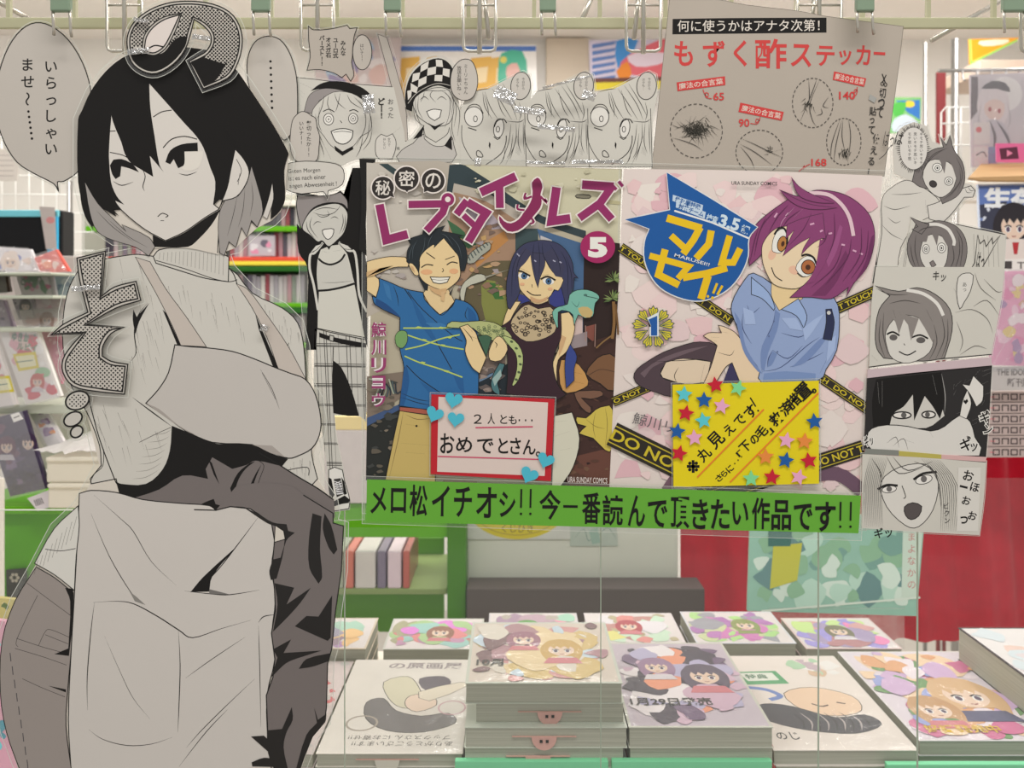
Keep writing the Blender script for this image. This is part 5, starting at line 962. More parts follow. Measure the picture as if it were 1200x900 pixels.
for c, x, y, a in (('c', 357, 254, 5), ('r', 487, 215, -8), ('g', 580, 228, 20), ('b', 440, 278, 0), ('p', 512, 303, 12), ('r', 365, 332, 10), ('c', 437, 362, -10), ('b', 329, 407, 8), ('p', 400, 433, -5), ('r', 337, 498, 14), ('b', 896, 366, -6), ('p', 780, 444, 10), ('o', 855, 448, 5), ('o', 694, 512, 0), ('b', 777, 526, 12), ('r', 873, 528, -10), ('r', 720, 596, 6), ('g', 634, 602, 0), ('p', 830, 596, 18)):
    pts = [rot2((x + (36 if k % 2 == 0 else 17) * math.sin(math.pi * k / 5), y - (36 if k % 2 == 0 else 17) * math.cos(math.pi * k / 5)), (x, y), a) for k in range(10)]
    sticker(s, 'star_sticker', cols[c][1] + ' star sticker', pts, cols[c][0], .0009, M_)
# green banner
s = Sheet('paper_banner', 'long bright green banner with handwritten black line under both posters', 'banner', .6925, (715, 612)); s.fr = (0, 0, 1)
s.film([(425, 558), (1013, 578), (1010, 634), (424, 614)], 0, .7); s.card([(430, 562), (715, 571), (1009, 581), (1006, 625), (715, 618), (429, 611)], (94, 158, 52)); s.part('lettering')
X = [('メ', 434, 571, 453, 602), ('ロ', 458, 572, 476, 601), ('松', 480, 568, 501, 605), ('イ', 506, 569, 527, 605), ('チ', 532, 570, 553, 606), ('オ', 558, 571, 582, 607), ('シ', 585, 576, 604, 606), ('今', 632, 574, 657, 609), ('一', 660, 592, 677, 595), ('番', 682, 577, 704, 614), ('読', 706, 580, 730, 616), ('ん', 736, 580, 756, 617), ('で', 759, 586, 782, 618), ('頂', 786, 582, 808, 619), ('き', 811, 585, 830, 620), ('た', 833, 585, 855, 620), ('い', 858, 588, 877, 615), ('作', 881, 583, 902, 620), ('品', 904, 586, 927, 621), ('で', 930, 590, 952, 621), ('す', 955, 588, 979, 623)]
for c, a, b, e, g in X: s.T(c, a, b, e, g, BLK, .018, 1)
for x, y in ((611, 573), (622, 573), (985, 588), (997, 588)): s.line([(x, y), (x - .5, y + 22)], 1.8, BLK, 0); s.fill(ell(x - .5, y + 29, 1.5, 1.5, 8), BLK)
s.build()
# ---------------- grid rack, hooks and clips above the display ----------------
OLV = mat('olive_painted_steel', (164, 162, 134), .45, grain=.04); STL = mat('dull_chrome', (176, 172, 162), .25, .7); GRN = mat('green_grey_plastic', (118, 136, 116), .5)
r = empty('grid_rack', W(600, 27, .725), 'olive steel rail with thin upright wires across the top', 'rack'); o = r.location
a, b = W(-60, 20, .725), W(1260, 34.5, .725)
box('rail', a.x, b.x, a.y, a.y + .004, W(0, 33, .725).z, W(0, 20, .725).z, OLV, r, o, .001)
pm = None
for k in range(16):
    x = W(10 + 77 * k, 0, .727).x
    if pm is None:
        pm = box('wire', x - .0018, x + .0018, .026, .030, W(0, 30, .727).z, W(0, -120, .727).z, OLV, r, o); x0 = x
    else:
        c = pm.copy(); COL.objects.link(c); c.location = (x - x0, 0, 0)
def clip(px, wd, low, lab, d=.685, tilt=0):
    c = empty('hanging_clip', W(px, 0, d), lab, 'clip', 'green-grey clips with two prongs over the rail'); o = c.location
    l, rr = W(px - wd / 2, 14, d), W(px + wd / 2, -70, d)
    box('clip_body', l.x, rr.x, l.y - .003, l.y + .003, l.z, rr.z, GRN, c, o, .0012)
    for sx, lo, bend in ((-1, low, 0), (1, low + 2, 1)):
        x = px + sx * (wd / 2 - 1.5)
        P = [W(x, 10, d), W(x + .3, 22, d), W(x + 1, lo - 6, d - .001), W(x + (2 if bend else 1.2), lo, d + .002)]
        tube('prong', P, .0013, STL, c, o)
clip(72, 23, 41, 'green-grey two-pronged clip above the large speech bubble'); clip(306, 22, 41, 'green-grey two-pronged clip above the tall dotted bubble'); clip(460, 20, 41, 'green-grey two-pronged clip above the diagonal paper strip')
clip(642, 19, 41, 'green-grey two-pronged clip over the middle of the display'); clip(1013, 21, 38, 'green-grey two-pronged clip gripping the sticker sheet'); clip(1188, 27, 38, 'green-grey two-pronged clip at the far right end')
def hook(px, wd, low, lab, slant=0, d=.705):
    c = empty('wire_hook', W(px, 0, d), lab, 'hook', 'chromed wire loop hooks'); o = c.location; h = wd / 2
    P = [W(px - h, -70, d), W(px - h, low - 6, d), W(px - h + 1.5, low - 1.8, d), W(px - h + 6, low, d), W(px + h - 6, low, d), W(px + h - 1.5, low - 1.8, d), W(px + h, low - 6, d), W(px + h, -70, d)]
    tube('wire_loop', P, .0015, STL, c, o); tube('centre_wire', [W(px, -70, d), W(px, low + 3, d - .002)], .0021, STL, c, o); tube('cross_bar', [W(px - h, 6, d), W(px + h, 6, d)], .0011, STL, c, o)
    if slant: tube('slanted_arm', [W(px + slant * 4, -20, d + .01), W(px + slant * 11, 46, d + .003)], .0022, STL, c, o)
hook(146, 41, 60, 'wire loop hook left of the round dotted letter'); hook(372, 38, 59, 'wire loop hook behind the burst bubble'); hook(562, 38, 60, 'wire loop hook right of the chequered cap', 1)
hook(754, 40, 60, 'wire loop hook left of the sticker sheet', -1); hook(960, 52, 58, 'wire loop hook behind the sticker sheet', -1, .712); hook(1216, 40, 61, 'wire loop hook at the right edge')
for p0, p1, lab in (((1092, 47), (1185, -6), 'long slanted steel arm above the chrome poles'), ((-6, 0), (34, 22), 'slanted steel arm at the top left corner'), ((680, 28), (705, -30), 'short slanted steel arm above the bright wall poster')):
    v0, v1 = W(*p0, .76), W(*p1, .80)
    t = tube('slanted_rod', [v0, v1], .0026, STL); t['label'] = lab; t['category'] = 'arm'; t['group'] = 'slanted steel arms'
# clear panels the sheets are stuck to
def pane(name, x0, y0, x1, y1, lab, d=.7035, top=False):
    t = empty(name, W((x0 + x1) / 2, y1, d), lab, 'panel', 'clear acrylic panels'); o = t.location; a, b = W(x0, y1, d), W(x1, y0, d)
    mesh('sheet', [Vector((a.x, a.y, a.z)) - o, Vector((b.x, a.y, a.z)) - o, Vector((b.x, a.y, b.z)) - o, Vector((a.x, a.y, b.z)) - o], [(0, 1, 2, 3)], ACRYL, t)
    for x, nm in ((b.x, 'edge'),):
        box(nm, x - .0004, x + .0004, a.y - .001, a.y + .001, a.z, b.z, mat('acrylic_edge', (150, 160, 146), .2), t, o)
    if top: box('edge', a.x, b.x, a.y - .001, a.y + .001, b.z - .0008, b.z, mat('acrylic_edge', (196, 200, 186), .2), t, o)
pane('acrylic_panel', 405, 618, 704, 1000, 'clear acrylic panel in front of the left book stacks'); pane('acrylic_panel', 705, 612, 959, 1000, 'clear acrylic panel in front of the middle book stacks')
pane('acrylic_panel', 960, 612, 1075, 1000, 'narrow clear acrylic panel right of the middle one'); pane('acrylic_panel', 1075.5, 560, 1300, 1000, 'clear acrylic panel in front of the rightmost books')
pane('acrylic_panel', -60, 597, 404, 1000, 'clear acrylic panel behind the lower half of the big cut-out', .7045, True)
# ---------------- the shop behind ----------------
WHT = mat('white_laminate', (214, 208, 198), .45, grain=.02); GREEN = mat('bright_green_shelf', (84, 152, 18), .45, grain=.03); DGREEN = mat('dark_green_edge', (30, 84, 24), .5); BLKM = mat('black_plastic', (24, 24, 26), .4)
CHR = mat('chrome', (150, 148, 146), .32, .9)
def P_(rgb): return mat('cover_print', rgb, .35, coat=.3, grain=.10, bscale=30, k=INKK)
def ground(name, x0, x1, y0, y1, d0, d1, m, lab, cat, bev=.003):
    """box whose front face fills the given columns and rows at depth d0"""
    a, b = W(x0, y1, d0), W(x1, y0, d0); o = box(name, a.x, b.x, a.y, d1 - D, a.z, b.z, m, None, None, bev); return tag(o, lab, cat)
def body(x0, x1, y0, y1, d0, d1, m, root, name='panel', bev=.002):
    a, b = W(x0, y1, d0), W(x1, y0, d0); return box(name, a.x, b.x, a.y, d1 - D, a.z, b.z, m, root, root.location, bev)
def blobs(s, quad, n, pal, r0, r1):
    xs = [p[0] for p in quad]; ys = [p[1] for p in quad]; c = 0; g = 0
    while c < n and g < n * 8:
        g += 1; x, y = random.uniform(min(xs), max(xs)), random.uniform(min(ys), max(ys)); r = random.uniform(r0, r1)
        P = [(x + r * random.uniform(.4, 1.2) * math.cos(k * .9 + .3), y + r * random.uniform(.4, 1.2) * math.sin(k * .9 + .3)) for k in range(7)]
        if all(inside(p, quad) for p in P): s.fill(P, random.choice(pal), 2); c += 1
def face(s, x, y, r, hair, skin=(222, 196, 178), rot=0):
    """small generic printed portrait"""
    R = lambda L: [rot2((x + a * r, y + b * r), (x, y), rot) for a, b in L]
    s.fill(R([(-.9, 1.5), (-1.2, .6), (-1.15, -.3), (-.7, -1.05), (0, -1.25), (.7, -1.05), (1.15, -.3), (1.2, .6), (.9, 1.5), (.55, 1.0), (-.55, 1.0)]), hair)
    s.fill(R([(-.72, -.3), (-.7, .45), (-.35, .85), (0, 1.02), (.35, .85), (.7, .45), (.72, -.3), (0, -.7)]), skin)
    s.fill(R([(-.85, .25), (-.85, -.6), (0, -1.0), (.85, -.6), (.85, .25), (.55, -.25), (.42, .05), (.2, -.3), (0, .0), (-.25, -.3), (-.4, .05), (-.6, -.3)]), hair)
    for e in (-.34, .34):
        c = R([(e, .34)])[0]; s.fill(ell(c[0], c[1], r * .17, r * .2, 10, rot), (236, 232, 230)); s.fill(ell(c[0], c[1], r * .11, r * .17, 10, rot), (84, 66, 92)); s.line(R([(e - .2, .2), (e, .1), (e + .2, .2)]), r * .07, (50, 40, 46))
    s.line(R([(-.12, .72), (0, .77), (.12, .72)]), r * .05, (150, 80, 80))
    s.fill([rot2(p, (x, y), rot) for p in ((x - r * 1.1, y + r * 1.9), (x - r * .8, y + r * 1.2), (x + r * .8, y + r * 1.2), (x + r * 1.1, y + r * 1.9))], hair if random.random() < .3 else random.choice([(206, 200, 206), (90, 90, 120), (200, 120, 130)]))
def sheet(name, lab, cat, quad, dt, db, col, group=None, thick=.006):
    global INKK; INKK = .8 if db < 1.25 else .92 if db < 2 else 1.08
    y0 = min(p[1] for p in quad); y1 = max(p[1] for p in quad)
    s = Sheet(name, lab, cat, (dt + db) / 2, (sum(p[0] for p in quad) / 4, y1), group, top=(y0, dt), bot=(y1, db))
    s.root.location = W(sum(p[0] for p in quad) / 4, y1, db); s.off = s.root.location.copy()
    s.card(quad, P_(col) if isinstance(col, tuple) else col, thick); return s
WHC = (224, 218, 216)
# wall posters
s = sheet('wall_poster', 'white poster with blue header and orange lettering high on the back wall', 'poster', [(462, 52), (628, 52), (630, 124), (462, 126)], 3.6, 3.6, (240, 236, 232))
s.fill([(463, 54), (628, 54), (628, 60), (463, 60)], (90, 128, 200))
for i, (x, w_) in enumerate(((470, 22), (500, 12), (552, 24), (576, 14))): s.fill([(x, 68), (x + w_, 66), (x + w_ - 2, 118), (x - 3, 120)], (232, 184, 96)); s.fill([(x + 6, 80), (x + w_ - 4, 78), (x + w_ - 6, 96), (x + 5, 98)], (244, 222, 180))
s.fill([(588, 62), (612, 60), (618, 84), (612, 104), (600, 116), (585, 104), (584, 80)], (84, 186, 156), 2); s.fill([(594, 78), (606, 74), (610, 92), (600, 100), (594, 92)], (228, 180, 170), 2); s.fill(ell(590, 70, 4, 4), (226, 214, 110)); s.build()
s = sheet('wall_poster', 'colourful blurred poster with yellow foot left of the sticker sheet', 'poster', [(690, 47), (802, 46), (802, 104), (692, 106)], 3.5, 3.5, (206, 196, 214))
for i in range(6): s.fill([(694, 52 + 8 * i), (722, 48 + 8 * i), (720, 52 + 8 * i), (694, 57 + 8 * i)], (98, 126, 180))
s.fill([(722, 48), (748, 47), (735, 70), (724, 80)], (74, 142, 206), 2); s.fill([(745, 60), (775, 46), (802, 48), (802, 88), (760, 92), (726, 80), (735, 66)], (222, 110, 120), 2); s.fill([(735, 66), (760, 60), (790, 66), (770, 76), (745, 78)], (226, 210, 222), 2); s.fill([(722, 84), (735, 72), (740, 88), (730, 94)], (230, 140, 60), 2)
s.fill([(692, 95), (802, 93), (802, 104), (693, 106)], (216, 198, 60)); s.fill([(692, 92), (802, 89), (802, 94), (692, 97)], (110, 70, 60)); s.build()
it = empty('wrapped_carton', W(405, 590, 1.44), 'pale wrapped carton with a yellow top glimpsed beside the checked trouser leg', 'carton'); body(384, 432, 488, 504, 1.44, 1.5, mat('yellow_card', (216, 196, 140), .5), it, 'lid'); body(380, 432, 504, 590, 1.44, 1.5, mat('mauve_card', (192, 184, 184), .5, grain=.1), it, 'carton_body')
s = sheet('wall_poster', 'pale mauve picture with faint figures behind the diagonal strip', 'poster', [(366, 44), (470, 44), (468, 120), (372, 120)], 3.55, 3.55, (198, 184, 184)); blobs(s, [(368, 46), (468, 46), (466, 118), (374, 118)], 16, [(180, 160, 168), (150, 140, 170), (206, 176, 170), (214, 206, 206), (160, 178, 200)], 5, 16); s.build()
s = sheet('wall_poster', 'bright white sheet at the upper left edge', 'poster', [(-20, 40), (12, 42), (0, 74), (-24, 84)], 3.4, 3.4, (246, 242, 238)); s.line([(-20, 60), (0, 56)], 1, (170, 166, 160)); s.build()
s = sheet('wall_poster', 'small green and blue picture behind the hairline right of the sticker sheet', 'poster', [(1044, 114), (1080, 114), (1078, 156), (1042, 156)], 3.3, 3.3, (130, 190, 120)); s.fill([(1050, 118), (1078, 117), (1078, 140), (1064, 132)], (60, 120, 190)); s.fill(ell(1066, 122, 6, 4), (222, 200, 70)); s.fill([(1048, 140), (1062, 134), (1076, 144), (1074, 154), (1046, 154)], (200, 212, 226), 2); s.fill([(1046, 122), (1062, 120), (1058, 134), (1048, 136)], (84, 180, 80), 2); s.build()
s = sheet('pennant', 'orange triangular pennant with green border at the top right', 'pennant', [(1135, 46), (1196, 44), (1140, 74), (1136, 76)], 3.0, 3.0, (232, 158, 42), thick=.003); s.line([(1137, 46), (1138, 74), (1192, 47)], 2.2, (150, 202, 96), 0); s.fill([(1148, 48), (1182, 46), (1176, 52), (1152, 54)], (236, 220, 196), 2); s.build()
ground('wall_shelf', 1148, 1290, 70, 86, 2.9, 3.2, mat('beige_board', (178, 160, 146), .6), 'beige wall board at the upper right', 'board')
ground('wall_cabinet', 640, 690, 44, 110, 3.66, 3.69, mat('beige_panel', (196, 184, 168), .6), 'beige panel between the two wall posters', 'panel')
# chrome poles
def pole(x, y0, y1, d, r, lab):
    t = tube('chrome_pole', [W(x, y1, d), W(x, y0, d)], r, CHR, n=12); tag(t, lab, 'pole', 'chrome uprights of the shop racks')
pole(1084, 50, 869, 2.6, .006, 'thin chrome pole right of the sticker sheet'); pole(1119, 46, 937, 2.3, .010, 'thick bright chrome pole beside the dark red upright'); pole(82, 212, 1060, 1.9, .006, 'slim chrome pole under the large speech bubble')
ground('red_upright', 1098, 1109, 84, 890, 2.5, 2.51, mat('dark_red_paint', (116, 48, 50), .5), 'dark red upright post behind the chrome pole', 'post')
wb = empty('wire_basket', W(1120, 190, 1.9), 'white wire basket frame behind the startled figure', 'basket'); WW = mat('white_wire', (222, 218, 212), .4)
for l in ([(1103, 1060), (1103, 132), (1108, 126), (1140, 126)], [(1103, 145), (1140, 144)], [(1112, 200), (1112, 126)], [(1126, 200), (1126, 126)], [(1103, 170), (1140, 170)]): tube('wire', [W(*p, 1.9) for p in l], .0022, WW, wb, wb.location)
gw = empty('wire_grid', W(1180, 250, 2.2), 'dark wire grid panel behind the hanging charm packet', 'grid')
for x in (1162, 1194, 1226): tube('wire', [W(x, 260, 2.2), W(x, 84, 2.2)], .003, mat('brown_wire', (92, 66, 62), .5), gw, gw.location)
for y in (90, 110, 132, 154, 176): tube('wire', [W(1140, y, 2.2), W(1260, y, 2.2)], .003, mat('brown_wire', (92, 66, 62), .5), gw, gw.location)
gw = empty('wire_grid', W(60, 300, 2.4), 'pale wire grid on the wall at the far left', 'grid')
for x in range(-30, 110, 16): tube('wire', [W(x, 330, 2.4), W(x, 130, 2.4)], .0018, WW, gw, gw.location)
for y in range(140, 330, 22): tube('wire', [W(-40, y, 2.4), W(110, y, 2.4)], .0018, WW, gw, gw.location)
tr = empty('hanging_rail', W(1170, 82, 1.7), 'bright chrome cross rail at the upper right', 'rail'); tube('rail', [W(1100, 83, 1.7), W(1300, 80, 1.7)], .004, CHR, tr, tr.location)
for i in range(5): tube('hook', [W(1128 + 17 * i, 82, 1.7), W(1128 + 17 * i, 92, 1.68), W(1131 + 17 * i, 94, 1.66)], .002, CHR, tr, tr.location)
# hanging packet with printed figure
s = sheet('charm_packet', 'clear packet with a pale-haired printed figure hanging at the right', 'packet', [(1136, 88), (1225, 84), (1225, 190), (1138, 196)], 1.62, 1.62, (206, 198, 204), thick=.002)
s.fill([(1138, 90), (1146, 90), (1146, 130), (1138, 140)], (92, 82, 88)); s.part('figure'); s.fill(ell(1178, 110, 20, 20), (230, 226, 226)); s.fill(ell(1164, 124, 19, 27), (222, 212, 216)); s.fill([(1154, 122), (1155, 134), (1165, 142), (1175, 136), (1177, 122), (1166, 116)], (228, 200, 192), 2); s.lines([[(1150, 120), (1147, 140), (1150, 152)], [(1180, 118), (1184, 140), (1180, 152)], [(1158, 106), (1156, 120)], [(1168, 106), (1172, 120)]], .8, (160, 150, 158)); s.fill([(1150, 104), (1162, 95), (1178, 97), (1184, 108), (1168, 104)], (70, 66, 74), 2); s.fill([(1156, 142), (1168, 140), (1180, 150), (1186, 176), (1160, 178), (1152, 160)], (196, 190, 200), 2)
s.lines([[(1160, 142), (1166, 160), (1164, 176)], [(1168, 142), (1180, 160), (1184, 174)]], 3, (72, 66, 76)); s.fill(ell(1160, 128, 2, 3, 8), (170, 60, 70)); s.fill(ell(1171, 130, 2, 3, 8), (170, 60, 70))
s.part('label_card'); s.fill([(1141, 144), (1160, 143), (1160, 168), (1141, 170)], (222, 214, 212)); s.fill(ell(1147, 152, 3.5, 3.5), (214, 80, 84)); s.fill([(1141, 172), (1160, 171), (1160, 192), (1141, 194)], (220, 214, 214)); s.fill([(1158, 172), (1168, 172), (1168, 192), (1158, 192)], (110, 132, 180)); s.line([(1144, 182), (1152, 178), (1156, 184)], 1.2)
q = [(1134, 84), (1230, 80), (1230, 198), (1136, 204)]
s.card([(x, y) for x, y in q], BAG, .0003, name='bag').location = (0, -.012, 0); s.build()
s = sheet('price_card', 'pink card with a dark play symbol at the right edge', 'card', [(1167, 168), (1230, 168), (1230, 191), (1168, 190)], 1.55, 1.55, (226, 110, 160), thick=.002); s.fill([(1171, 174), (1192, 172), (1194, 186), (1173, 187)], (96, 50, 70), 0); s.fill([(1180, 175.5), (1187, 179.5), (1180, 183.5)], (232, 140, 176)); s.build()
cb = empty('cardboard_tray', W(1170, 210, 1.5), 'brown cardboard tray edge under the hanging packet', 'tray'); CBM = mat('brown_cardboard', (176, 142, 102), .7, grain=.08)
for (q, nm) in (([(1150, 192, 1.62), (1260, 188, 1.62), (1260, 204, 1.48), (1135, 208, 1.48)], 'base'), ([(1135, 208, 1.48), (1260, 204, 1.48), (1260, 212, 1.48), (1150, 211, 1.48)], 'front_lip')):
    A = [W(*p) - cb.location for p in q]; B = [p + Vector((0, .003, -.003)) for p in A]; mesh(nm, A + B, [(0, 1, 2, 3), (7, 6, 5, 4)] + [(i, 4 + i, 4 + (i + 1) % 4, (i + 1) % 4) for i in range(4)], CBM, cb)
# right-hand magazines
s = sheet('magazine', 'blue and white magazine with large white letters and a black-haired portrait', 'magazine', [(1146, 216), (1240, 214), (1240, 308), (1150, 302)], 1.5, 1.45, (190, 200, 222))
s.fill([(1147, 218), (1240, 216), (1240, 240), (1148, 246)], (96, 120, 180)); s.fill([(1148, 240), (1180, 236), (1175, 290), (1150, 296)], (60, 62, 80)); blobs(s, [(1148, 240), (1180, 236), (1175, 296), (1150, 300)], 14, [(210, 214, 226), (120, 140, 190)], 2, 4)
s.T('生存', 1153, 219, 1216, 244, (232, 234, 242), .05); face(s, 1188, 262, 20, (44, 40, 46)); s.fill([(1178, 280), (1200, 280), (1204, 304), (1176, 304)], (218, 206, 200)); s.fill([(1186, 284), (1194, 284), (1192, 298), (1188, 298)], (176, 50, 56)); s.build()
s = sheet('shelf_label', 'white label strip above the pink magazine at right', 'label', [(1170, 304), (1240, 302), (1240, 316), (1171, 318)], 1.44, 1.43, (226, 220, 216), thick=.002); s.fill([(1176, 306), (1186, 306), (1186, 315), (1176, 315)], (70, 64, 64)); s.T('THI', 1192, 307, 1214, 315, (90, 84, 84), .02); s.build()
s = sheet('magazine', 'pink and yellow glossy magazine in a plastic sleeve at the right edge', 'magazine', [(1172, 318), (1250, 316), (1250, 430), (1160, 428)], 1.43, 1.38, (226, 150, 186)); blobs(s, [(1173, 320), (1250, 318), (1250, 428), (1162, 426)], 46, [(232, 190, 210), (222, 120, 170), (226, 200, 110), (236, 222, 226), (160, 120, 170), (210, 160, 130), (90, 70, 90)], 3, 11)
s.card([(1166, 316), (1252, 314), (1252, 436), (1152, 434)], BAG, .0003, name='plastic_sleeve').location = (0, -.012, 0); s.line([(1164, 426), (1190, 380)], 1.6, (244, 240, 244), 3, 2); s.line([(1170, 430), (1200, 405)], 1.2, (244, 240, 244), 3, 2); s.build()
s = sheet('shelf_label', 'grey title strip reading THE IDOL below the pink magazine', 'label', [(1160, 430), (1250, 428), (1250, 456), (1162, 458)], 1.37, 1.36, (186, 180, 178), thick=.003); s.T('THE IDOL', 1168, 432, 1203, 440, (112, 106, 106), .03); s.T('新刊', 1180, 443, 1200, 453, (112, 106, 106), .02); s.build()
for i in range(6):
    y = 459 + i * 13; s = sheet('boxed_set', ('topmost', 'second', 'third', 'fourth', 'fifth', 'lowest')[i] + ' of the six thin boxes with outlined lettering at the right edge', 'box', [(1160 - i, y), (1240, y - .5), (1240, y + 11.5), (1159 - i, y + 12)], 1.38, 1.38, (186, 168, 164), 'six stacked boxes with outlined lettering', thick=.12)
    s.line([(1160, y + 6), (1166, y + 6)], 1, (214, 120, 130)); 
    for k, c in enumerate('anan'): 
        x = 1162 + k * 10.5; s.line([(x + 2, y + 9), (x + 2, y + 3), (x + 9, y + 3), (x + 9, y + 9), (x + 2, y + 9)], 1.3, (60, 50, 52), 0); 
        if k % 2: s.fill([(x + 3, y + 6), (x + 8, y + 6), (x + 8, y + 10), (x + 3, y + 10)], (186, 168, 164))
    s.build()
# white glossy shelf backing at right
ground('display_board', 1090, 1290, 212, 236, 2.0, 2.05, WHT, 'white board edge behind the right magazines', 'board')
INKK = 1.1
# far shelving with rows of disc cases seen beside the neck of the big cut-out
sh = empty('disc_shelf', W(230, 420, 2.7), 'green-edged shelf unit holding rows of thin disc cases', 'shelf')
for (y, m, t) in ((235, WHT, 6), (265, GREEN, 6), (301, mat('red_price_strip', (196, 70, 52), .5), 5), (306, mat('yellow_price_strip', (206, 190, 60), .5), 5), (312, DGREEN, 6), (355, GREEN, 5), (360, DGREEN, 7), (402, GREEN, 6)):
    body(100, 362, y, y + t, 2.68, 2.95, m, sh, 'shelf_board')
body(96, 364, 228, 850, 2.96, 3.0, mat('shelf_back', (150, 150, 140), .6), sh, 'back_panel'); body(361, 366, 225, 520, 2.68, 2.98, WHT, sh, 'side_panel')
pal = [(196, 186, 190), (120, 110, 130), (206, 200, 204), (160, 80, 90), (70, 66, 80), (190, 150, 160), (150, 160, 150), (220, 214, 212), (96, 92, 104), (176, 170, 180)]
cases = [box('disc_case', 0, .0135, 0, .13, 0, h, P_(c)) for c in pal for h in (.098,)]
for c in cases: c['category'] = 'disc case'; c['group'] = 'thin disc cases in rows on the far shelf'; c['label'] = 'thin disc case'
ORD = 'first second third fourth fifth sixth seventh eighth ninth tenth eleventh twelfth thirteenth fourteenth fifteenth sixteenth seventeenth eighteenth nineteenth'.split(); first = set(); CN = ['pale mauve', 'slate purple', 'silver white', 'dull red', 'dark slate', 'rose', 'grey-green', 'near-white', 'charcoal violet', 'light grey']
def row(x0, x1, ybase, bright):
    a = W(x0, ybase, 2.68); b = W(x1, ybase, 2.68); x = a.x; nn = 0; hh = {264: .062, 265: .062, 301: .085, 355: .098, 401: .090}[ybase] / .098
    while x < b.x - .013:
        i = random.choice([0, 2, 5, 7, 9] if bright and random.random() < .75 else range(10)); src = cases[i]
        if i in first: o = src.copy(); COL.objects.link(o)
        else: o = src; first.add(i)
        nn += 1; o['label'] = CN[i] + ' disc case, ' + ORD[nn - 1] + ' from left, ' + {264: 'top', 265: 'top', 301: 'upper', 355: 'middle', 401: 'lower'}[ybase] + ' far shelf row ' + ('left' if x0 < 200 else 'right') + ' of the neck'
        o.location = (x, a.y + .03, a.z + .0003); o.scale = (1, 1, hh * random.uniform(.9, 1)); x += .0150
for x0, x1 in ((118, 182), (266, 359)): row(x0, x1, 301, 0); row(x0, x1, 355, 1)
row(266, 359, 401, 1); row(118, 182, 265, 0); row(290, 359, 264, 0)
for i, c in enumerate(cases):
    if i not in first: bpy.data.objects.remove(c)
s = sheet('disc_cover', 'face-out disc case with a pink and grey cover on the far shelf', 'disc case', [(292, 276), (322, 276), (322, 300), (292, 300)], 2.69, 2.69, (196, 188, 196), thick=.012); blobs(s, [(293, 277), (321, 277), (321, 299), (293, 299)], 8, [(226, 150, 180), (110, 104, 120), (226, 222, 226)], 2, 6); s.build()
# left: framed monitor
mo = empty('monitor', W(36, 300, 1.75), 'black screen in a turquoise frame at the left edge', 'screen')
body(-40, 73, 246, 300, 1.75, 1.8, BLKM, mo, 'housing', .004); body(-40, 56, 255, 296, 1.747, 1.75, mat('dark_screen', (18, 18, 20), .15), mo, 'screen_face'); TC = mat('turquoise_card', (110, 186, 200), .5, grain=.08)
body(-40, 68, 246, 254, 1.742, 1.75, TC, mo, 'frame_top'); body(55, 67, 247, 300, 1.742, 1.75, mat('sky_blue_card', (66, 170, 214), .5), mo, 'frame_side')
s = sheet('paper_flower', 'crinkled pink and silver decoration on the turquoise frame', 'decoration', [(46, 242), (64, 243), (66, 292), (54, 292)], 1.735, 1.735, (190, 180, 176), thick=.001); s.fill(ell(59, 258, 5, 4), (206, 140, 140)); s.build()
s = sheet('wall_sheet', 'faint printed sheet on the wall grid left of the pole', 'notice', [(-10, 174), (24, 176), (20, 212), (-10, 212)], 2.3, 2.3, (214, 206, 198), thick=.002); 
for i in range(5): s.line([(-6, 182 + 6 * i), (16, 182 + 6 * i)], .8, (170, 160, 156))
s.build()
# left: magazine rack
rk = empty('magazine_rack', W(40, 640, 1.4), 'tilted magazine rack with grey shelf edges at the left', 'rack'); GRY = mat('grey_shelf', (176, 180, 166), .5, grain=.03)
for y0, t, x1 in ((474, 11, 84), (384, 5, 70), (346, 4, 62), (319, 3, 60)): body(-60, x1, y0, y0 + t, 1.36, 1.46, GRY, rk, 'shelf_edge')
body(-60, 120, 300, 550, 1.60, 1.62, mat('rack_back', (186, 176, 172), .6, grain=.04), rk, 'back_panel')
PK = [(226, 190, 200), (216, 150, 170), (232, 224, 226), (200, 120, 140), (240, 232, 232), (210, 200, 190)]
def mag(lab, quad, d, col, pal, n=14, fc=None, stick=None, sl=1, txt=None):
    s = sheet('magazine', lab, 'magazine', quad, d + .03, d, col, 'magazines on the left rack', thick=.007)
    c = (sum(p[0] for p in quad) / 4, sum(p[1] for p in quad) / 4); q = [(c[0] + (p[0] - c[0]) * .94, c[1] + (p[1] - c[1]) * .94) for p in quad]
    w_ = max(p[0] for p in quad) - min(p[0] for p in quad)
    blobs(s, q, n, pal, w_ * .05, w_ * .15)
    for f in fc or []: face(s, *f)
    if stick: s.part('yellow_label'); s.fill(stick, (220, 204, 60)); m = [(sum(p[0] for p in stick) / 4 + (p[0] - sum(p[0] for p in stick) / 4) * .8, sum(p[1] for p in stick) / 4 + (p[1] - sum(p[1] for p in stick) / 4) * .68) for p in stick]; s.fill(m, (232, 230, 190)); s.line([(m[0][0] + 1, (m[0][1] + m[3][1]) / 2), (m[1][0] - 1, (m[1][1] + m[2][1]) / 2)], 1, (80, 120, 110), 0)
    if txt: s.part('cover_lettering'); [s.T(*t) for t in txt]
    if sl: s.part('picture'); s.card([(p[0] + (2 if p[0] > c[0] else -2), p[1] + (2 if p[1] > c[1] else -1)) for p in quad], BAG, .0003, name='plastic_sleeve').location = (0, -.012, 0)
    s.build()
mag('white and blue magazine with a pale-haired portrait, top of the left rack', [(-20, 288), (36, 292), (46, 318), (-20, 318)], 1.46, (222, 218, 222), [(120, 130, 190), (236, 232, 236), (226, 206, 196)], 12, [(12, 305, 9, (226, 210, 200))])
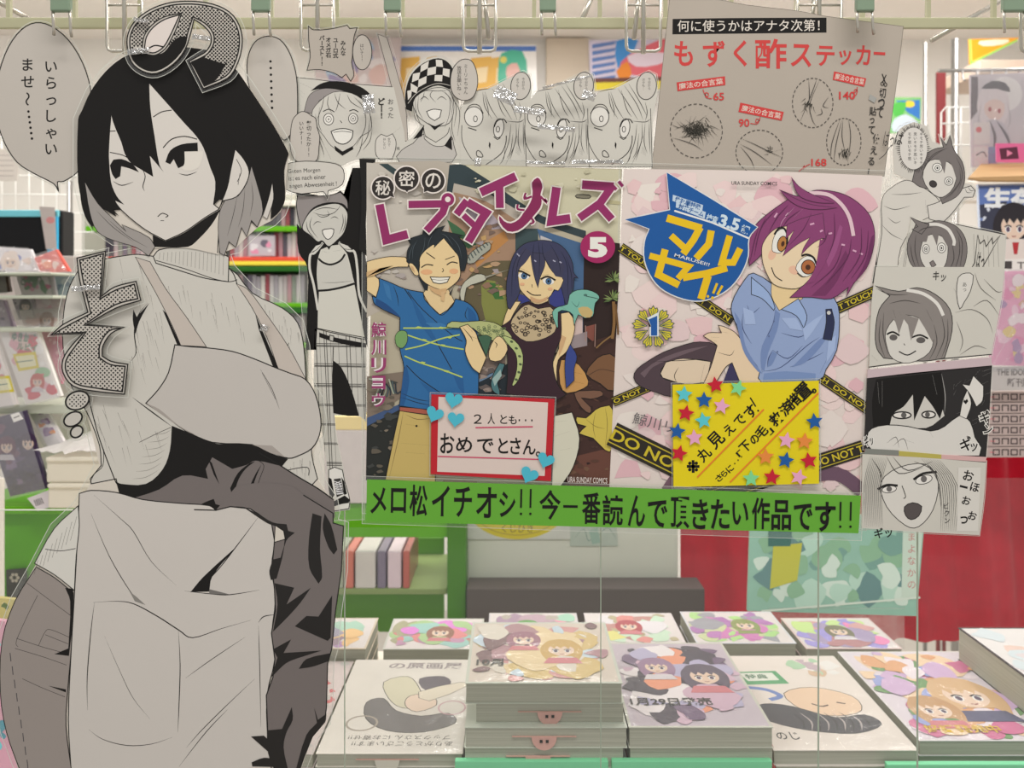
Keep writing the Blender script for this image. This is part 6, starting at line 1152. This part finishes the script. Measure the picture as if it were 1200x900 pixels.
mag('red and orange magazine at the top right of the left rack', [(40, 302), (66, 292), (82, 318), (48, 320)], 1.45, (216, 96, 84), [(232, 150, 120), (226, 200, 190), (200, 70, 70)], 10)
mag('white magazine with pink and green lettering', [(18, 321), (60, 317), (66, 346), (26, 347)], 1.43, (230, 220, 222), [(206, 70, 130), (90, 140, 100), (226, 150, 180)], 12, None, None, 1, [('とのね', 24, 322, 50, 334, (110, 130, 110), .03, -3)])
mag('small teal magazine beside the thought bubble letter', [(61, 319), (86, 320), (90, 347), (68, 348)], 1.44, (150, 180, 190), [(90, 130, 160), (200, 214, 214)], 8)
mag('dark brown magazine at the left edge', [(-10, 316), (8, 318), (12, 342), (-10, 344)], 1.43, (70, 54, 46), [(90, 74, 60), (216, 206, 190)], 4)
mag('grey magazine with dark-haired portraits', [(14, 350), (38, 344), (44, 371), (22, 374)], 1.42, (150, 140, 150), [(70, 62, 76), (190, 180, 186)], 10, [(30, 358, 6, (60, 54, 66))])
mag('pale pink magazine right of the grey portraits', [(40, 347), (76, 348), (78, 370), (47, 371)], 1.42, (226, 206, 210), [(226, 170, 186), (236, 226, 226)], 8)
mag('cream magazine with a brown-haired portrait', [(22, 364), (72, 361), (80, 386), (30, 387)], 1.40, (226, 212, 206), [(232, 222, 214), (214, 180, 170)], 8, [(55, 374, 7, (150, 96, 76))])
mag('violet-grey magazine at the far left of the rack', [(-14, 350), (6, 352), (18, 386), (-14, 388)], 1.41, (176, 160, 180), [(120, 110, 140), (210, 200, 214)], 8)
mag('pink magazine behind the yellow-labelled one', [(46, 382), (64, 378), (82, 425), (72, 450)], 1.385, (206, 130, 150), [(226, 180, 190), (190, 90, 110)], 8)
mag('white and pink magazine with yellow label in the middle of the rack', [(-2, 386), (43, 383), (72, 464), (30, 474)], 1.345, (230, 226, 222), [(222, 170, 180), (206, 90, 100), (150, 190, 150), (240, 236, 234), (222, 200, 190)], 26, [(44, 446, 7, (190, 90, 80))], [(15, 415), (42, 412), (46, 431), (22, 435)], 1, [('ゆきかぜ', 14, 390, 42, 401, (90, 130, 110), .04, 6), ('ルビイ', 20, 402, 44, 411, (110, 140, 110), .04, 6)])
mag('magazine with yellow label at the far left edge', [(-30, 400), (-2, 404), (20, 474), (-24, 480)], 1.34, (228, 222, 220), [(206, 120, 120), (214, 200, 190)], 10, None, [(-12, 442), (12, 440), (17, 459), (-8, 462)])
mag('large dark violet magazine with two portraits below the rack shelf', [(-16, 492), (29, 481), (57, 572), (12, 582)], 1.32, (66, 54, 82), [(92, 74, 106), (50, 42, 64), (130, 110, 140), (112, 72, 96)], 22, [(8, 522, 9, (96, 50, 74)), (33, 518, 9, (60, 42, 70))], None, 1)
mag('white magazine with orange lettering behind the dark violet one', [(33, 482), (55, 480), (76, 520), (58, 527)], 1.36, (226, 220, 222), [(226, 150, 90), (150, 120, 160)], 8)
s = sheet('price_tag', 'small white price tag on the dark violet magazine', 'tag', [(12, 486), (22, 483), (27, 491), (16, 495)], 1.29, 1.29, (226, 224, 222), thick=.0004); s.line([(16, 490), (23, 487)], .8); s.build()
s = sheet('magazine', 'white barcode foot of the dark violet magazine stack', 'magazine', [(32, 584), (58, 574), (60, 594), (44, 599)], 1.31, 1.30, (216, 208, 214), thick=.01)
for i in range(5): s.line([(40 + 2 * i, 586 - .7 * i), (43 + 2 * i, 593 - .7 * i)], .9, (70, 66, 70), 0)
s.build()
ground('green_shelf', -60, 92, 597, 700, 1.35, 1.8, GREEN, 'bright green shelf front behind the lower left of the big cut-out', 'shelf'); ground('green_shelf_lip', -60, 92, 594, 603, 1.33, 1.36, mat('lime_lip', (96, 164, 26), .4), 'lime green lip along the lower left shelf', 'shelf')
ground('white_post', -60, 4, 560, 900, 1.25, 1.255, WHT, 'white post at the lower left edge', 'post')
for i, lab in enumerate(('upper white storage box under the plastic bag', 'lower white storage box standing on the green shelf')):
    bx = empty('storage_box', W(86, 566 + 30 * i, 1.28), lab, 'box', 'two stacked white storage boxes'); body(54 + 2 * i, 118, 536 + 31 * i, 566 + 30 * i, 1.28, 1.5, mat('white_box_card', (200, 194, 180), .6, grain=.03), bx, 'box_body', .003); body(53 + 2 * i, 119, 536 + 31 * i, 541 + 31 * i, 1.275, 1.505, mat('white_box_card', (206, 200, 186), .6), bx, 'lid', .002)
bg = empty('plastic_bag', W(80, 536, 1.3), 'crumpled clear plastic bag lying on the white storage boxes', 'bag'); v = []; f = []
for j in range(9):
    for i in range(15): v.append(W(38 + 82 * i / 14, 530 - j * .8 * math.sin(math.pi * min(1, (i + 1) / 12)), 1.27) - bg.location + Vector((random.uniform(-.003, .003), .02 * j + random.uniform(-.004, .004), random.uniform(-.003, .004))))
for j in range(8):
    for i in range(14): a = j * 15 + i; f.append((a, a + 1, a + 16, a + 15))
mesh('bag_film', v, f, clear('milky_bag', (.9, .9, .9), .35, .2, .8, 50, .6, (.82, .78, .78)), bg, smooth=True)
s = sheet('shelf_sign', 'small dark sign with a pale flower emblem low at the left', 'sign', [(7, 668), (30, 666), (32, 704), (8, 706)], 1.342, 1.342, (52, 50, 46), thick=.003); 
for k in range(6): s.fill(ell(17 + 4 * math.cos(k * 1.05), 677 + 4 * math.sin(k * 1.05), 2, 2, 8), (190, 180, 170))
s.build()
s = sheet('magazine', 'green and cream magazine at the bottom left corner', 'magazine', [(-8, 700), (30, 704), (4, 780), (-20, 780)], 1.0, .95, (190, 176, 110)); blobs(s, [(-6, 704), (26, 706), (4, 776), (-18, 776)], 10, [(90, 110, 60), (214, 200, 150), (120, 90, 50)], 3, 7); s.build()
s = sheet('magazine', 'pink and turquoise magazine at the very bottom left', 'magazine', [(-20, 725), (6, 728), (26, 900), (-20, 930)], .95, .85, (206, 150, 170)); blobs(s, [(-18, 735), (4, 738), (20, 890), (-18, 910)], 20, [(60, 140, 160), (226, 200, 210), (40, 60, 110), (110, 190, 200)], 4, 9); s.build()
TZ = H - .530
# ---------------- middle: green unit, grey cabinet, red cloth ----------------
gu = empty('green_unit', W(470, 735, 1.5), 'green shelf unit between the big cut-out and the cabinet', 'shelf')
body(330, 545, 590, 630, 1.45, 1.48, GREEN, gu, 'front_board'); body(330, 520, 630, 741, 1.66, 1.68, mat('green_back', (84, 140, 34), .5), gu, 'back_panel'); body(524, 546, 590, 745, 1.44, 1.66, mat('deep_green', (58, 112, 14), .5), gu, 'upright'); body(330, 524, 690, 697, 1.46, 1.66, mat('dull_green', (120, 136, 84), .5), gu, 'shelf_board')
for i, (x0, x1, c) in enumerate(((392, 402, (150, 160, 140)), (404, 414, (196, 110, 96)), (416, 440, (196, 190, 186)), (442, 452, (120, 110, 130)), (454, 470, (210, 190, 200)), (472, 480, (176, 90, 80)), (360, 378, (170, 176, 130)), (379, 390, (150, 140, 150)))):
    ground('paperback', x0, x1, 646, 690, 1.461, 1.60, P_(c), ('grey-green', 'orange-red', 'wide white', 'slate', 'pale pink', 'dull red', 'olive', 'mauve')[i] + ' paperback spine standing in the green unit', 'book')
gc = empty('grey_cabinet', W(670, 735, 1.5), 'light grey cabinet with dark plinth behind the book stacks', 'cabinet')
body(547, 795, 560, 690, 1.5, 1.9, mat('light_grey_laminate', (190, 192, 182), .5, grain=.02), gc, 'cabinet_front', .004); body(547, 826, 690, 760, 1.42, 1.48, mat('dark_plinth', (78, 70, 68), .6), gc, 'plinth')
s = sheet('round_sign', 'yellow round sign half hidden under the green banner', 'sign', [(546, 560), (668, 560), (668, 632), (546, 632)], 1.497, 1.497, (200, 202, 196), thick=.002); s.fill(ell(606, 590, 60, 42, 32), (206, 190, 44)); s.line(ell(606, 590, 54, 37, 32), 1, (170, 150, 60), closed=True, sm=0); s.T('くじびき', 588, 614, 625, 624, (110, 96, 50)); s.build()
s = sheet('sketch_sheet', 'pale teal sketched sheet behind the middle of the green banner', 'paper', [(668, 600), (722, 604), (724, 640), (668, 640)], 1.498, 1.498, (178, 190, 180), thick=.001); s.lines([[(672, 632), (684, 620), (690, 634), (700, 622)], [(700, 630), (712, 618), (722, 632)], [(672, 624), (668, 640)]], .7, (110, 140, 130)); s.fill([(690, 622), (700, 618), (704, 636), (694, 638)], (150, 178, 166)); s.build()
rc = empty('red_cloth', W(1000, 750, 1.5), 'deep red velvet cloth hanging behind the right book stacks', 'cloth'); RV = mat('red_velvet', (170, 14, 38), .85, k=.7, bump=.6, bscale=35, grain=.22); RV.node_tree.nodes['Principled BSDF'].inputs['Sheen Weight'].default_value = .1
v = []; f = []; NX, NZ = 110, 14; a0, b0 = W(798, 752, 1.53), W(1320, 520, 1.53)
for j in range(NZ + 1):
    for i in range(NX + 1):
        u, t = i / NX, j / NZ; x = a0.x + (b0.x - a0.x) * u
        z = a0.z + (b0.z - a0.z) * t; v.append(Vector((x, a0.y + .018 * math.sin(u * 34 + .7 * t) * math.sin(u * 11) + .006 * math.sin(u * 90 + t * 3), z)) - rc.location)
for j in range(NZ):
    for i in range(NX): a = j * (NX + 1) + i; f.append((a, a + 1, a + NX + 2, a + NX + 1))
mesh('drape', v, f, RV, rc, smooth=True)
s = sheet('sleeved_folder', 'teal folder in a clear sleeve leaning before the red cloth', 'folder', [(880, 600), (1084, 606), (1074, 722), (876, 716)], 1.28, 1.2, (128, 168, 152)); blobs(s, [(884, 604), (1080, 610), (1070, 718), (880, 712)], 46, [(100, 140, 130), (160, 190, 176), (84, 120, 120), (184, 200, 190), (120, 160, 130)], 8, 22)
s.fill([(906, 640), (940, 636), (934, 680), (902, 690)], (170, 168, 50)); s.fill([(1058, 612), (1082, 612), (1074, 700), (1056, 700)], (176, 192, 180)); s.V('まよなかの', 1068, 622, 11, (170, 96, 96), pitch=14); s.fill([(900, 604), (930, 606), (926, 640), (900, 640)], (40, 92, 84)); s.line([(892, 716), (1078, 700)], 2, (190, 200, 190)); s.build(); aa, bb = W(900, 720, 1.205), W(1060, 720, 1.205); box('stand', aa.x, bb.x, aa.y, aa.y + .02, TZ, aa.z + .01, BAG, s.root, s.root.location)
INKK = .84
# ---------------- the table and its stacks of books ----------------
TZ = H - .530
tb = empty('display_table', (0, .35, 0), 'white display table carrying the stacks of books', 'table')
box('table_top', -1.1, 1.2, .085, .50, TZ - .03, TZ, WHT, tb, tb.location, .003)
for x in (-1.05, 1.1):
    for y in (.12, .44): box('leg', x, x + .04, y, y + .04, 0, TZ - .03, WHT, tb, tb.location)
MINT = mat('mint_board', (112, 190, 146), .5, grain=.03)
ground('mint_board', 455 + 78, 713, 892, 960, .79, .797, MINT, 'mint green edging board in front of the middle stacks, left piece', 'board', .001); ground('mint_board', 717, 905, 892, 960, .79, .797, MINT, 'mint green edging board in front of the middle stacks, right piece', 'board', .001); ground('mint_board', 1040, 1290, 896, 960, .79, .797, MINT, 'mint green edging board at the lower right', 'board', .001)
PGM = mat('page_edges', (172, 170, 154), .8)
def pages():
    m = bpy.data.materials.new('page_edges'); m.use_nodes = True; nt = m.node_tree; b = nt.nodes['Principled BSDF']; b.inputs['Roughness'].default_value = .8
    tc = nt.nodes.new('ShaderNodeTexCoord'); mp = nt.nodes.new('ShaderNodeMapping'); mp.inputs['Scale'].default_value = (6, 6, 1400); n = nt.nodes.new('ShaderNodeTexNoise'); n.inputs['Scale'].default_value = 1
    mx = nt.nodes.new('ShaderNodeMix'); mx.data_type = 'RGBA'; mx.inputs['A'].default_value = (.28, .27, .21, 1); mx.inputs['B'].default_value = (.66, .65, .56, 1)
    nt.links.new(tc.outputs['Object'], mp.inputs[0]); nt.links.new(mp.outputs[0], n.inputs['Vector']); nt.links.new(n.outputs['Fac'], mx.inputs['Factor']); nt.links.new(mx.outputs['Result'], b.inputs['Base Color']); return m
PGM = pages()
def book(cx, yf, z, w_, l, t, cov, lab, rz=0, group=None, slip=None, art=None, sleeve=True, cat='book'):
    """book lying flat; (cx, yf) middle of its front edge"""
    b = empty('book', (cx, yf, z), lab, cat, group); b.rotation_euler = (0, 0, math.radians(rz)); O = Vector((0, 0, 0)); cv = P_(cov)
    box('page_block', -w_ / 2 + .001, w_ / 2 - .001, .0012, l - .001, .0008, t - .0008, PGM, b); box('back_cover', -w_ / 2, w_ / 2, 0, l, 0, .0007, cv, b); box('front_cover', -w_ / 2, w_ / 2, 0, l, t - .0007, t, cv, b)
    if slip:
        n = 14; v = [(slip[0] + .0125 * math.cos(math.pi + math.pi * k / n), -.0012, t * .55 + slip[1] + .013 * math.sin(math.pi + math.pi * k / n)) for k in range(n + 1)]
        v2 = [(x, .0004, z) for x, y, z in v]; N = n + 1
        mesh('order_slip', v + v2, [tuple(range(N)), tuple(range(2 * N - 1, N - 1, -1))] + [(i, (i + 1) % N, N + (i + 1) % N, N + i) for i in range(N)], ink(slip[2]), b)
        box('slip_line', slip[0] - .032, slip[0] + .032, -.0008, .0006, t * .55 + slip[1], t * .55 + slip[1] + .0007, ink((206, 160, 150)), b)
        if len(slip) > 3:
            for e in (-.003, .003): box('slip_mark', slip[0] + e - .0014, slip[0] + e + .0014, -.0022, -.0011, t * .55 + slip[1] - .005, t * .55 + slip[1] - .0025, ink(BLK), b)
    if art:
        A = Top(b, w_, l, t); art(A); A.build()
    if sleeve:
        n = 12; v = []; f = []
        for j in range(n + 1):
            for i in range(n + 1): v.append((-w_ / 2 + w_ * i / n, l * j / n, t + .0012 + (random.uniform(0, .0016) if 0 < i < n and 0 < j < n else 0)))
        for j in range(n):
            for i in range(n): a = j * (n + 1) + i; f.append((a, a + 1, a + n + 2, a + n + 1))
        mesh('shrink_wrap', v, f, WRAP, b, smooth=True)
    return b
WRAP = clear('shrink_wrap', (.97, .97, .97), .06, .2, .35, 40, .03)
class Top(Sheet):
    """printing on the upper cover; coordinates 0..100 across, 0 (back) .. 100*l/w (front)"""
    def __init__(s, root, w_, l, t):
        s.k = 1; s.P = {}; s.cur = 'cover_print'; s.extra = []; s.root = root; s.sc = w_ / 100; s.l = l; s.w_ = w_; s.t = t; s.fr = (0, 0, 1); s.warp = None
    def w(s, p, h): return Vector((p[0] * s.sc - s.w_ / 2, s.l - p[1] * s.sc, s.t + h * .8))
def A(px, py, zoff):      # where a point of height H-zoff appears
    d = zoff * F / (py - HOR); return ((px - 600) / F * d, d - D)
def pics(pal, fc=(), txt=(), n=24, bg=None):
    def art(a):
        L = a.l / a.sc
        if bg: a.fill([(2, 2), (98, 2), (98, L - 2), (2, L - 2)], bg)
        blobs(a, [(1, 1), (99, 1), (99, L - 1), (1, L - 1)], int(n * 2.2), pal, 5, 22)
        for q in fc: face(a, *q)
        for t in txt: a.T(*t)
    return art
def art1(a):
    a.fill([(30, 40), (48, 30), (60, 50), (66, 78), (50, 80), (38, 66)], (206, 200, 178), 3, .5); a.fill([(22, 72), (34, 66), (46, 84), (66, 92), (86, 88), (92, 102), (70, 114), (44, 112), (26, 96)], (110, 106, 108), 3, .6)
    a.fill([(58, 34), (78, 30), (84, 44), (66, 54)], (92, 84, 96), 3); a.fill([(54, 62), (70, 60), (76, 76), (62, 86), (52, 76)], (222, 200, 184), 3, .5); a.fill([(60, 56), (92, 40), (98, 46), (70, 70)], (216, 206, 190), 2, .4)
    a.line(ell(24, 102, 11, 10), 1.4, (160, 150, 140), closed=True, sm=0); a.line(ell(88, 80, 10, 10), 1, (200, 160, 170), closed=True, sm=0)
    a.T('ブックスさん にお寄せ!!', 18, 118, 90, 124, (90, 86, 84), 0, 180); a.T('ありがとうございます!!', 22, 126, 92, 132, (90, 86, 84), 0, 180)
    a.T('の原画展', 30, 6, 92, 18, (150, 140, 144), .02)
x, y = A(455, 883, .461)
for i in range(5): book(x + .001 * (i % 3), y + .001 * (i % 2), TZ + i * .0138, .149, .210, .0136, (218, 212, 206), 'white-covered book with black sketch on top of the left stack' if i == 4 else ('second', 'third', 'fourth', 'lowest')[3 - i] + ' book of the left white stack', 0, 'left stack of white-covered books', (-.01 + .002 * i, 0, (206, 200, 190)) if i == 4 else None, art1 if i == 4 else None, i == 4)
# thin dark-spined stack left of it
for i in range(4): book(x - .111 + .001 * i, y + .012, TZ + i * .0155, .058, .21, .015, (190, 186, 180) if i < 3 else (210, 196, 196), ('lowest narrow pale book', 'second narrow pale book', 'third narrow pale book', 'top narrow book with pink flower print')[i] + ' between cut-out and left stack', 0, 'narrow pale stack beside the cut-out', None, pics([(206, 90, 100), (216, 200, 200), (190, 186, 184)], n=14) if i == 3 else None, i == 3)
# stack with order slips
x, y = A(640, 889, .458); zt = H - .404
hs = [.0185] * 6
z = TZ
for i in range(7):
    t = .0206; sl = {5: (.0, 0, (206, 158, 150), 1), 4: (-.002, 0, (206, 158, 150), 1), 3: (-.006, 0, (206, 158, 150), 1)}.get(i)
    book(x + (-.004, 0, .003, -.002, 0, .004, -.002)[i], y + (.004, .003, .0, .002, .0, .008, .006)[i], z, (.157, .157, .160, .160, .162, .150, .158)[i], .150, t, (196, 200, 190), ('lowest', 'second lowest', 'third lowest', 'middle', 'third highest', 'second highest', 'topmost, colourfully covered')[i] + ' book of the tall stack with pink order slips', 0, 'tall stack with pink order slips', sl,
         pics([(206, 180, 120), (170, 130, 140), (214, 206, 196), (120, 90, 96), (190, 206, 220), (222, 200, 160), (206, 150, 150)], [(64, 46, 12, (196, 160, 90)), (38, 30, 10, (150, 100, 120))], [('10月', 6, 62, 24, 72, (40, 38, 38), .02)], 34, (208, 196, 186)) if i == 6 else None, i == 6); z += t
# third stack
x, y = A(823, 889, .4575); z = TZ
for i in range(5):
    t = .0206
    book(x + (0, -.002, .002, 0, -.001)[i], y + (.0, .004, .001, .003, .001)[i], z, .144, .195, t, (150, 60, 60) if i in (2, 3) else (196, 196, 186), ('lowest', 'second', 'third', 'fourth', 'topmost, green and violet covered')[i] + ' book of the stack right of the order-slip stack', 0, 'middle stack of paperbacks', None,
         pics([(110, 90, 120), (200, 170, 190), (230, 220, 224), (70, 64, 80), (226, 150, 120), (176, 170, 200)], [(70, 60, 15, (90, 80, 100)), (35, 45, 12, (150, 120, 150))], [('1月29日発売', 6, 96, 66, 107, (50, 48, 50), .02)], 40, (190, 178, 190)) if i == 4 else None, i == 4); z += t
box('corner', -.02, 0, 0, 0, 0, 0, GREEN) if False else None
# fourth stack: big cover with dark-haired sleeper
def art4(a):
    L = a.l / a.sc; a.fill([(1, 1), (99, 1), (99, L - 1), (1, L - 1)], (222, 212, 206))
    a.fill([(4, 30), (40, 28), (44, 50), (8, 52)], (86, 158, 110), 0); a.fill([(8, 32), (36, 31), (38, 44), (12, 46)], (220, 222, 214)); a.T('特典', 12, 34, 30, 42, (60, 110, 80), .02)
    a.line([(6, 56), (22, 60), (30, 70), (20, 76)], 4, (110, 132, 190)); a.fill([(34, 66), (60, 56), (86, 70), (84, 92), (62, 100), (40, 92)], (226, 196, 170), 3, .5); a.fill([(0, 92), (14, 82), (34, 86), (60, 102), (84, 98), (90, 112), (66, 124), (34, 120), (10, 108)], (66, 64, 74), 3, .4)
    for i in range(9): a.line([(30 + 6 * i, 94 + i % 3), (34 + 6 * i, 108), (30 + 6 * i, 120)], 1.2, (170, 160, 160) if i % 2 else (40, 38, 48), 3, 2)
    a.line([(50, 82), (56, 86), (62, 84)], 1.4, (70, 50, 50)); a.line([(70, 80), (76, 82)], 1.4, (70, 50, 50)); a.T('のじ', 8, 122, 24, 132, (50, 48, 50), .01); blobs(a, [(46, 4), (98, 4), (98, 40), (50, 40)], 14, [(206, 176, 150), (170, 200, 170), (226, 222, 220), (190, 170, 180)], 4, 10)
x, y = A(992, 880, .4545); z = TZ
for i in range(5): t = .0151; book(x + (.001, 0, -.001, .002, 0)[i], y + (.0, .002, .001, 0, .001)[i], z, .146, .212, t, (214, 206, 200), ('lowest', 'second', 'third', 'fourth', 'topmost, sleeping dark-haired portrait on')[i] + ' book of the stack right of centre', 0, 'stack right of centre', (-.02, 0, (196, 206, 206)) if i == 3 else None, art4 if i == 4 else None, i == 4); z += t
# fifth stack, slightly turned
x, y = A(1168, 868, .451); z = TZ
for i in range(5): t = .0158; book(x, y + .001 * (i % 2), z, .158, .205, t, (206, 120, 170) if i < 2 else (216, 210, 214), ('lowest, pink-covered', 'second, pink-covered', 'third', 'fourth', 'topmost, violet and orange covered')[i] + ' book of the rightmost front stack', 0, 'rightmost front stack', None,
    pics([(200, 170, 206), (214, 160, 120), (226, 214, 222), (150, 160, 210), (236, 200, 170), (200, 110, 150), (110, 150, 100)], [(62, 70, 20, (206, 170, 130)), (30, 90, 14, (190, 150, 110))], [('好評発売中', 10, 112, 60, 122, (206, 170, 60), .03)], 44, (214, 204, 214)) if i == 4 else None, i == 4); z += t
# back row
x = .50
def dark(a): pics([(220, 210, 214), (200, 180, 190), (226, 200, 190), (210, 220, 226)], [(60, 60, 16, (190, 170, 160))], (), 20, (226, 222, 222))(a)
z = TZ
for i in range(6): t = .0158 if i < 5 else .040; book(.655 if i < 5 else .632, .105, z, .150, .19, t, (200, 196, 196) if i < 5 else (52, 44, 52), ('lowest', 'second', 'third', 'fourth', 'fifth', 'topmost, thick dark-spined and pale-topped')[i] + ' book of the stack at the far right edge', 0, 'dark-spined stack at the far right', None, dark if i == 5 else None, i == 5); z += t
bk = [(-.255, .335, .13, .100, .075, (206, 190, 170)), (-.105, .345, .13, .100, .070, (196, 196, 190)), (.03, .345, .125, .100, .078, (206, 200, 206)), (.165, .335, .125, .105, .080, (216, 206, 210)), (.305, .335, .130, .105, .082, (206, 206, 214)), (.445, .335, .125, .10, .075, (214, 190, 190)), (-.40, .34, .13, .10, .06, (214, 200, 190))]
for j, (x, y, w_, l, h, c) in enumerate(bk):
    n = 4; z = TZ
    for i in range(n): t = h / n; book(x, y, z, w_, l, t, c, ('lowest', 'second', 'third', 'topmost')[i] + ' book of the ' + ('third', 'fourth', 'fifth', 'sixth', 'seventh', 'eighth', 'second')[j] + ' stack from the left in the back row', 0, 'back row of book stacks', None, pics([(random.randint(150, 230), random.randint(120, 220), random.randint(130, 220)) for _ in range(6)], [(random.randint(35, 65), 36, 12, (random.randint(60, 200), random.randint(50, 150), random.randint(50, 150)))], (), 22, (214, 206, 206)) if i == n - 1 else None, i == n - 1); z += t
for i in (5, 6): pass
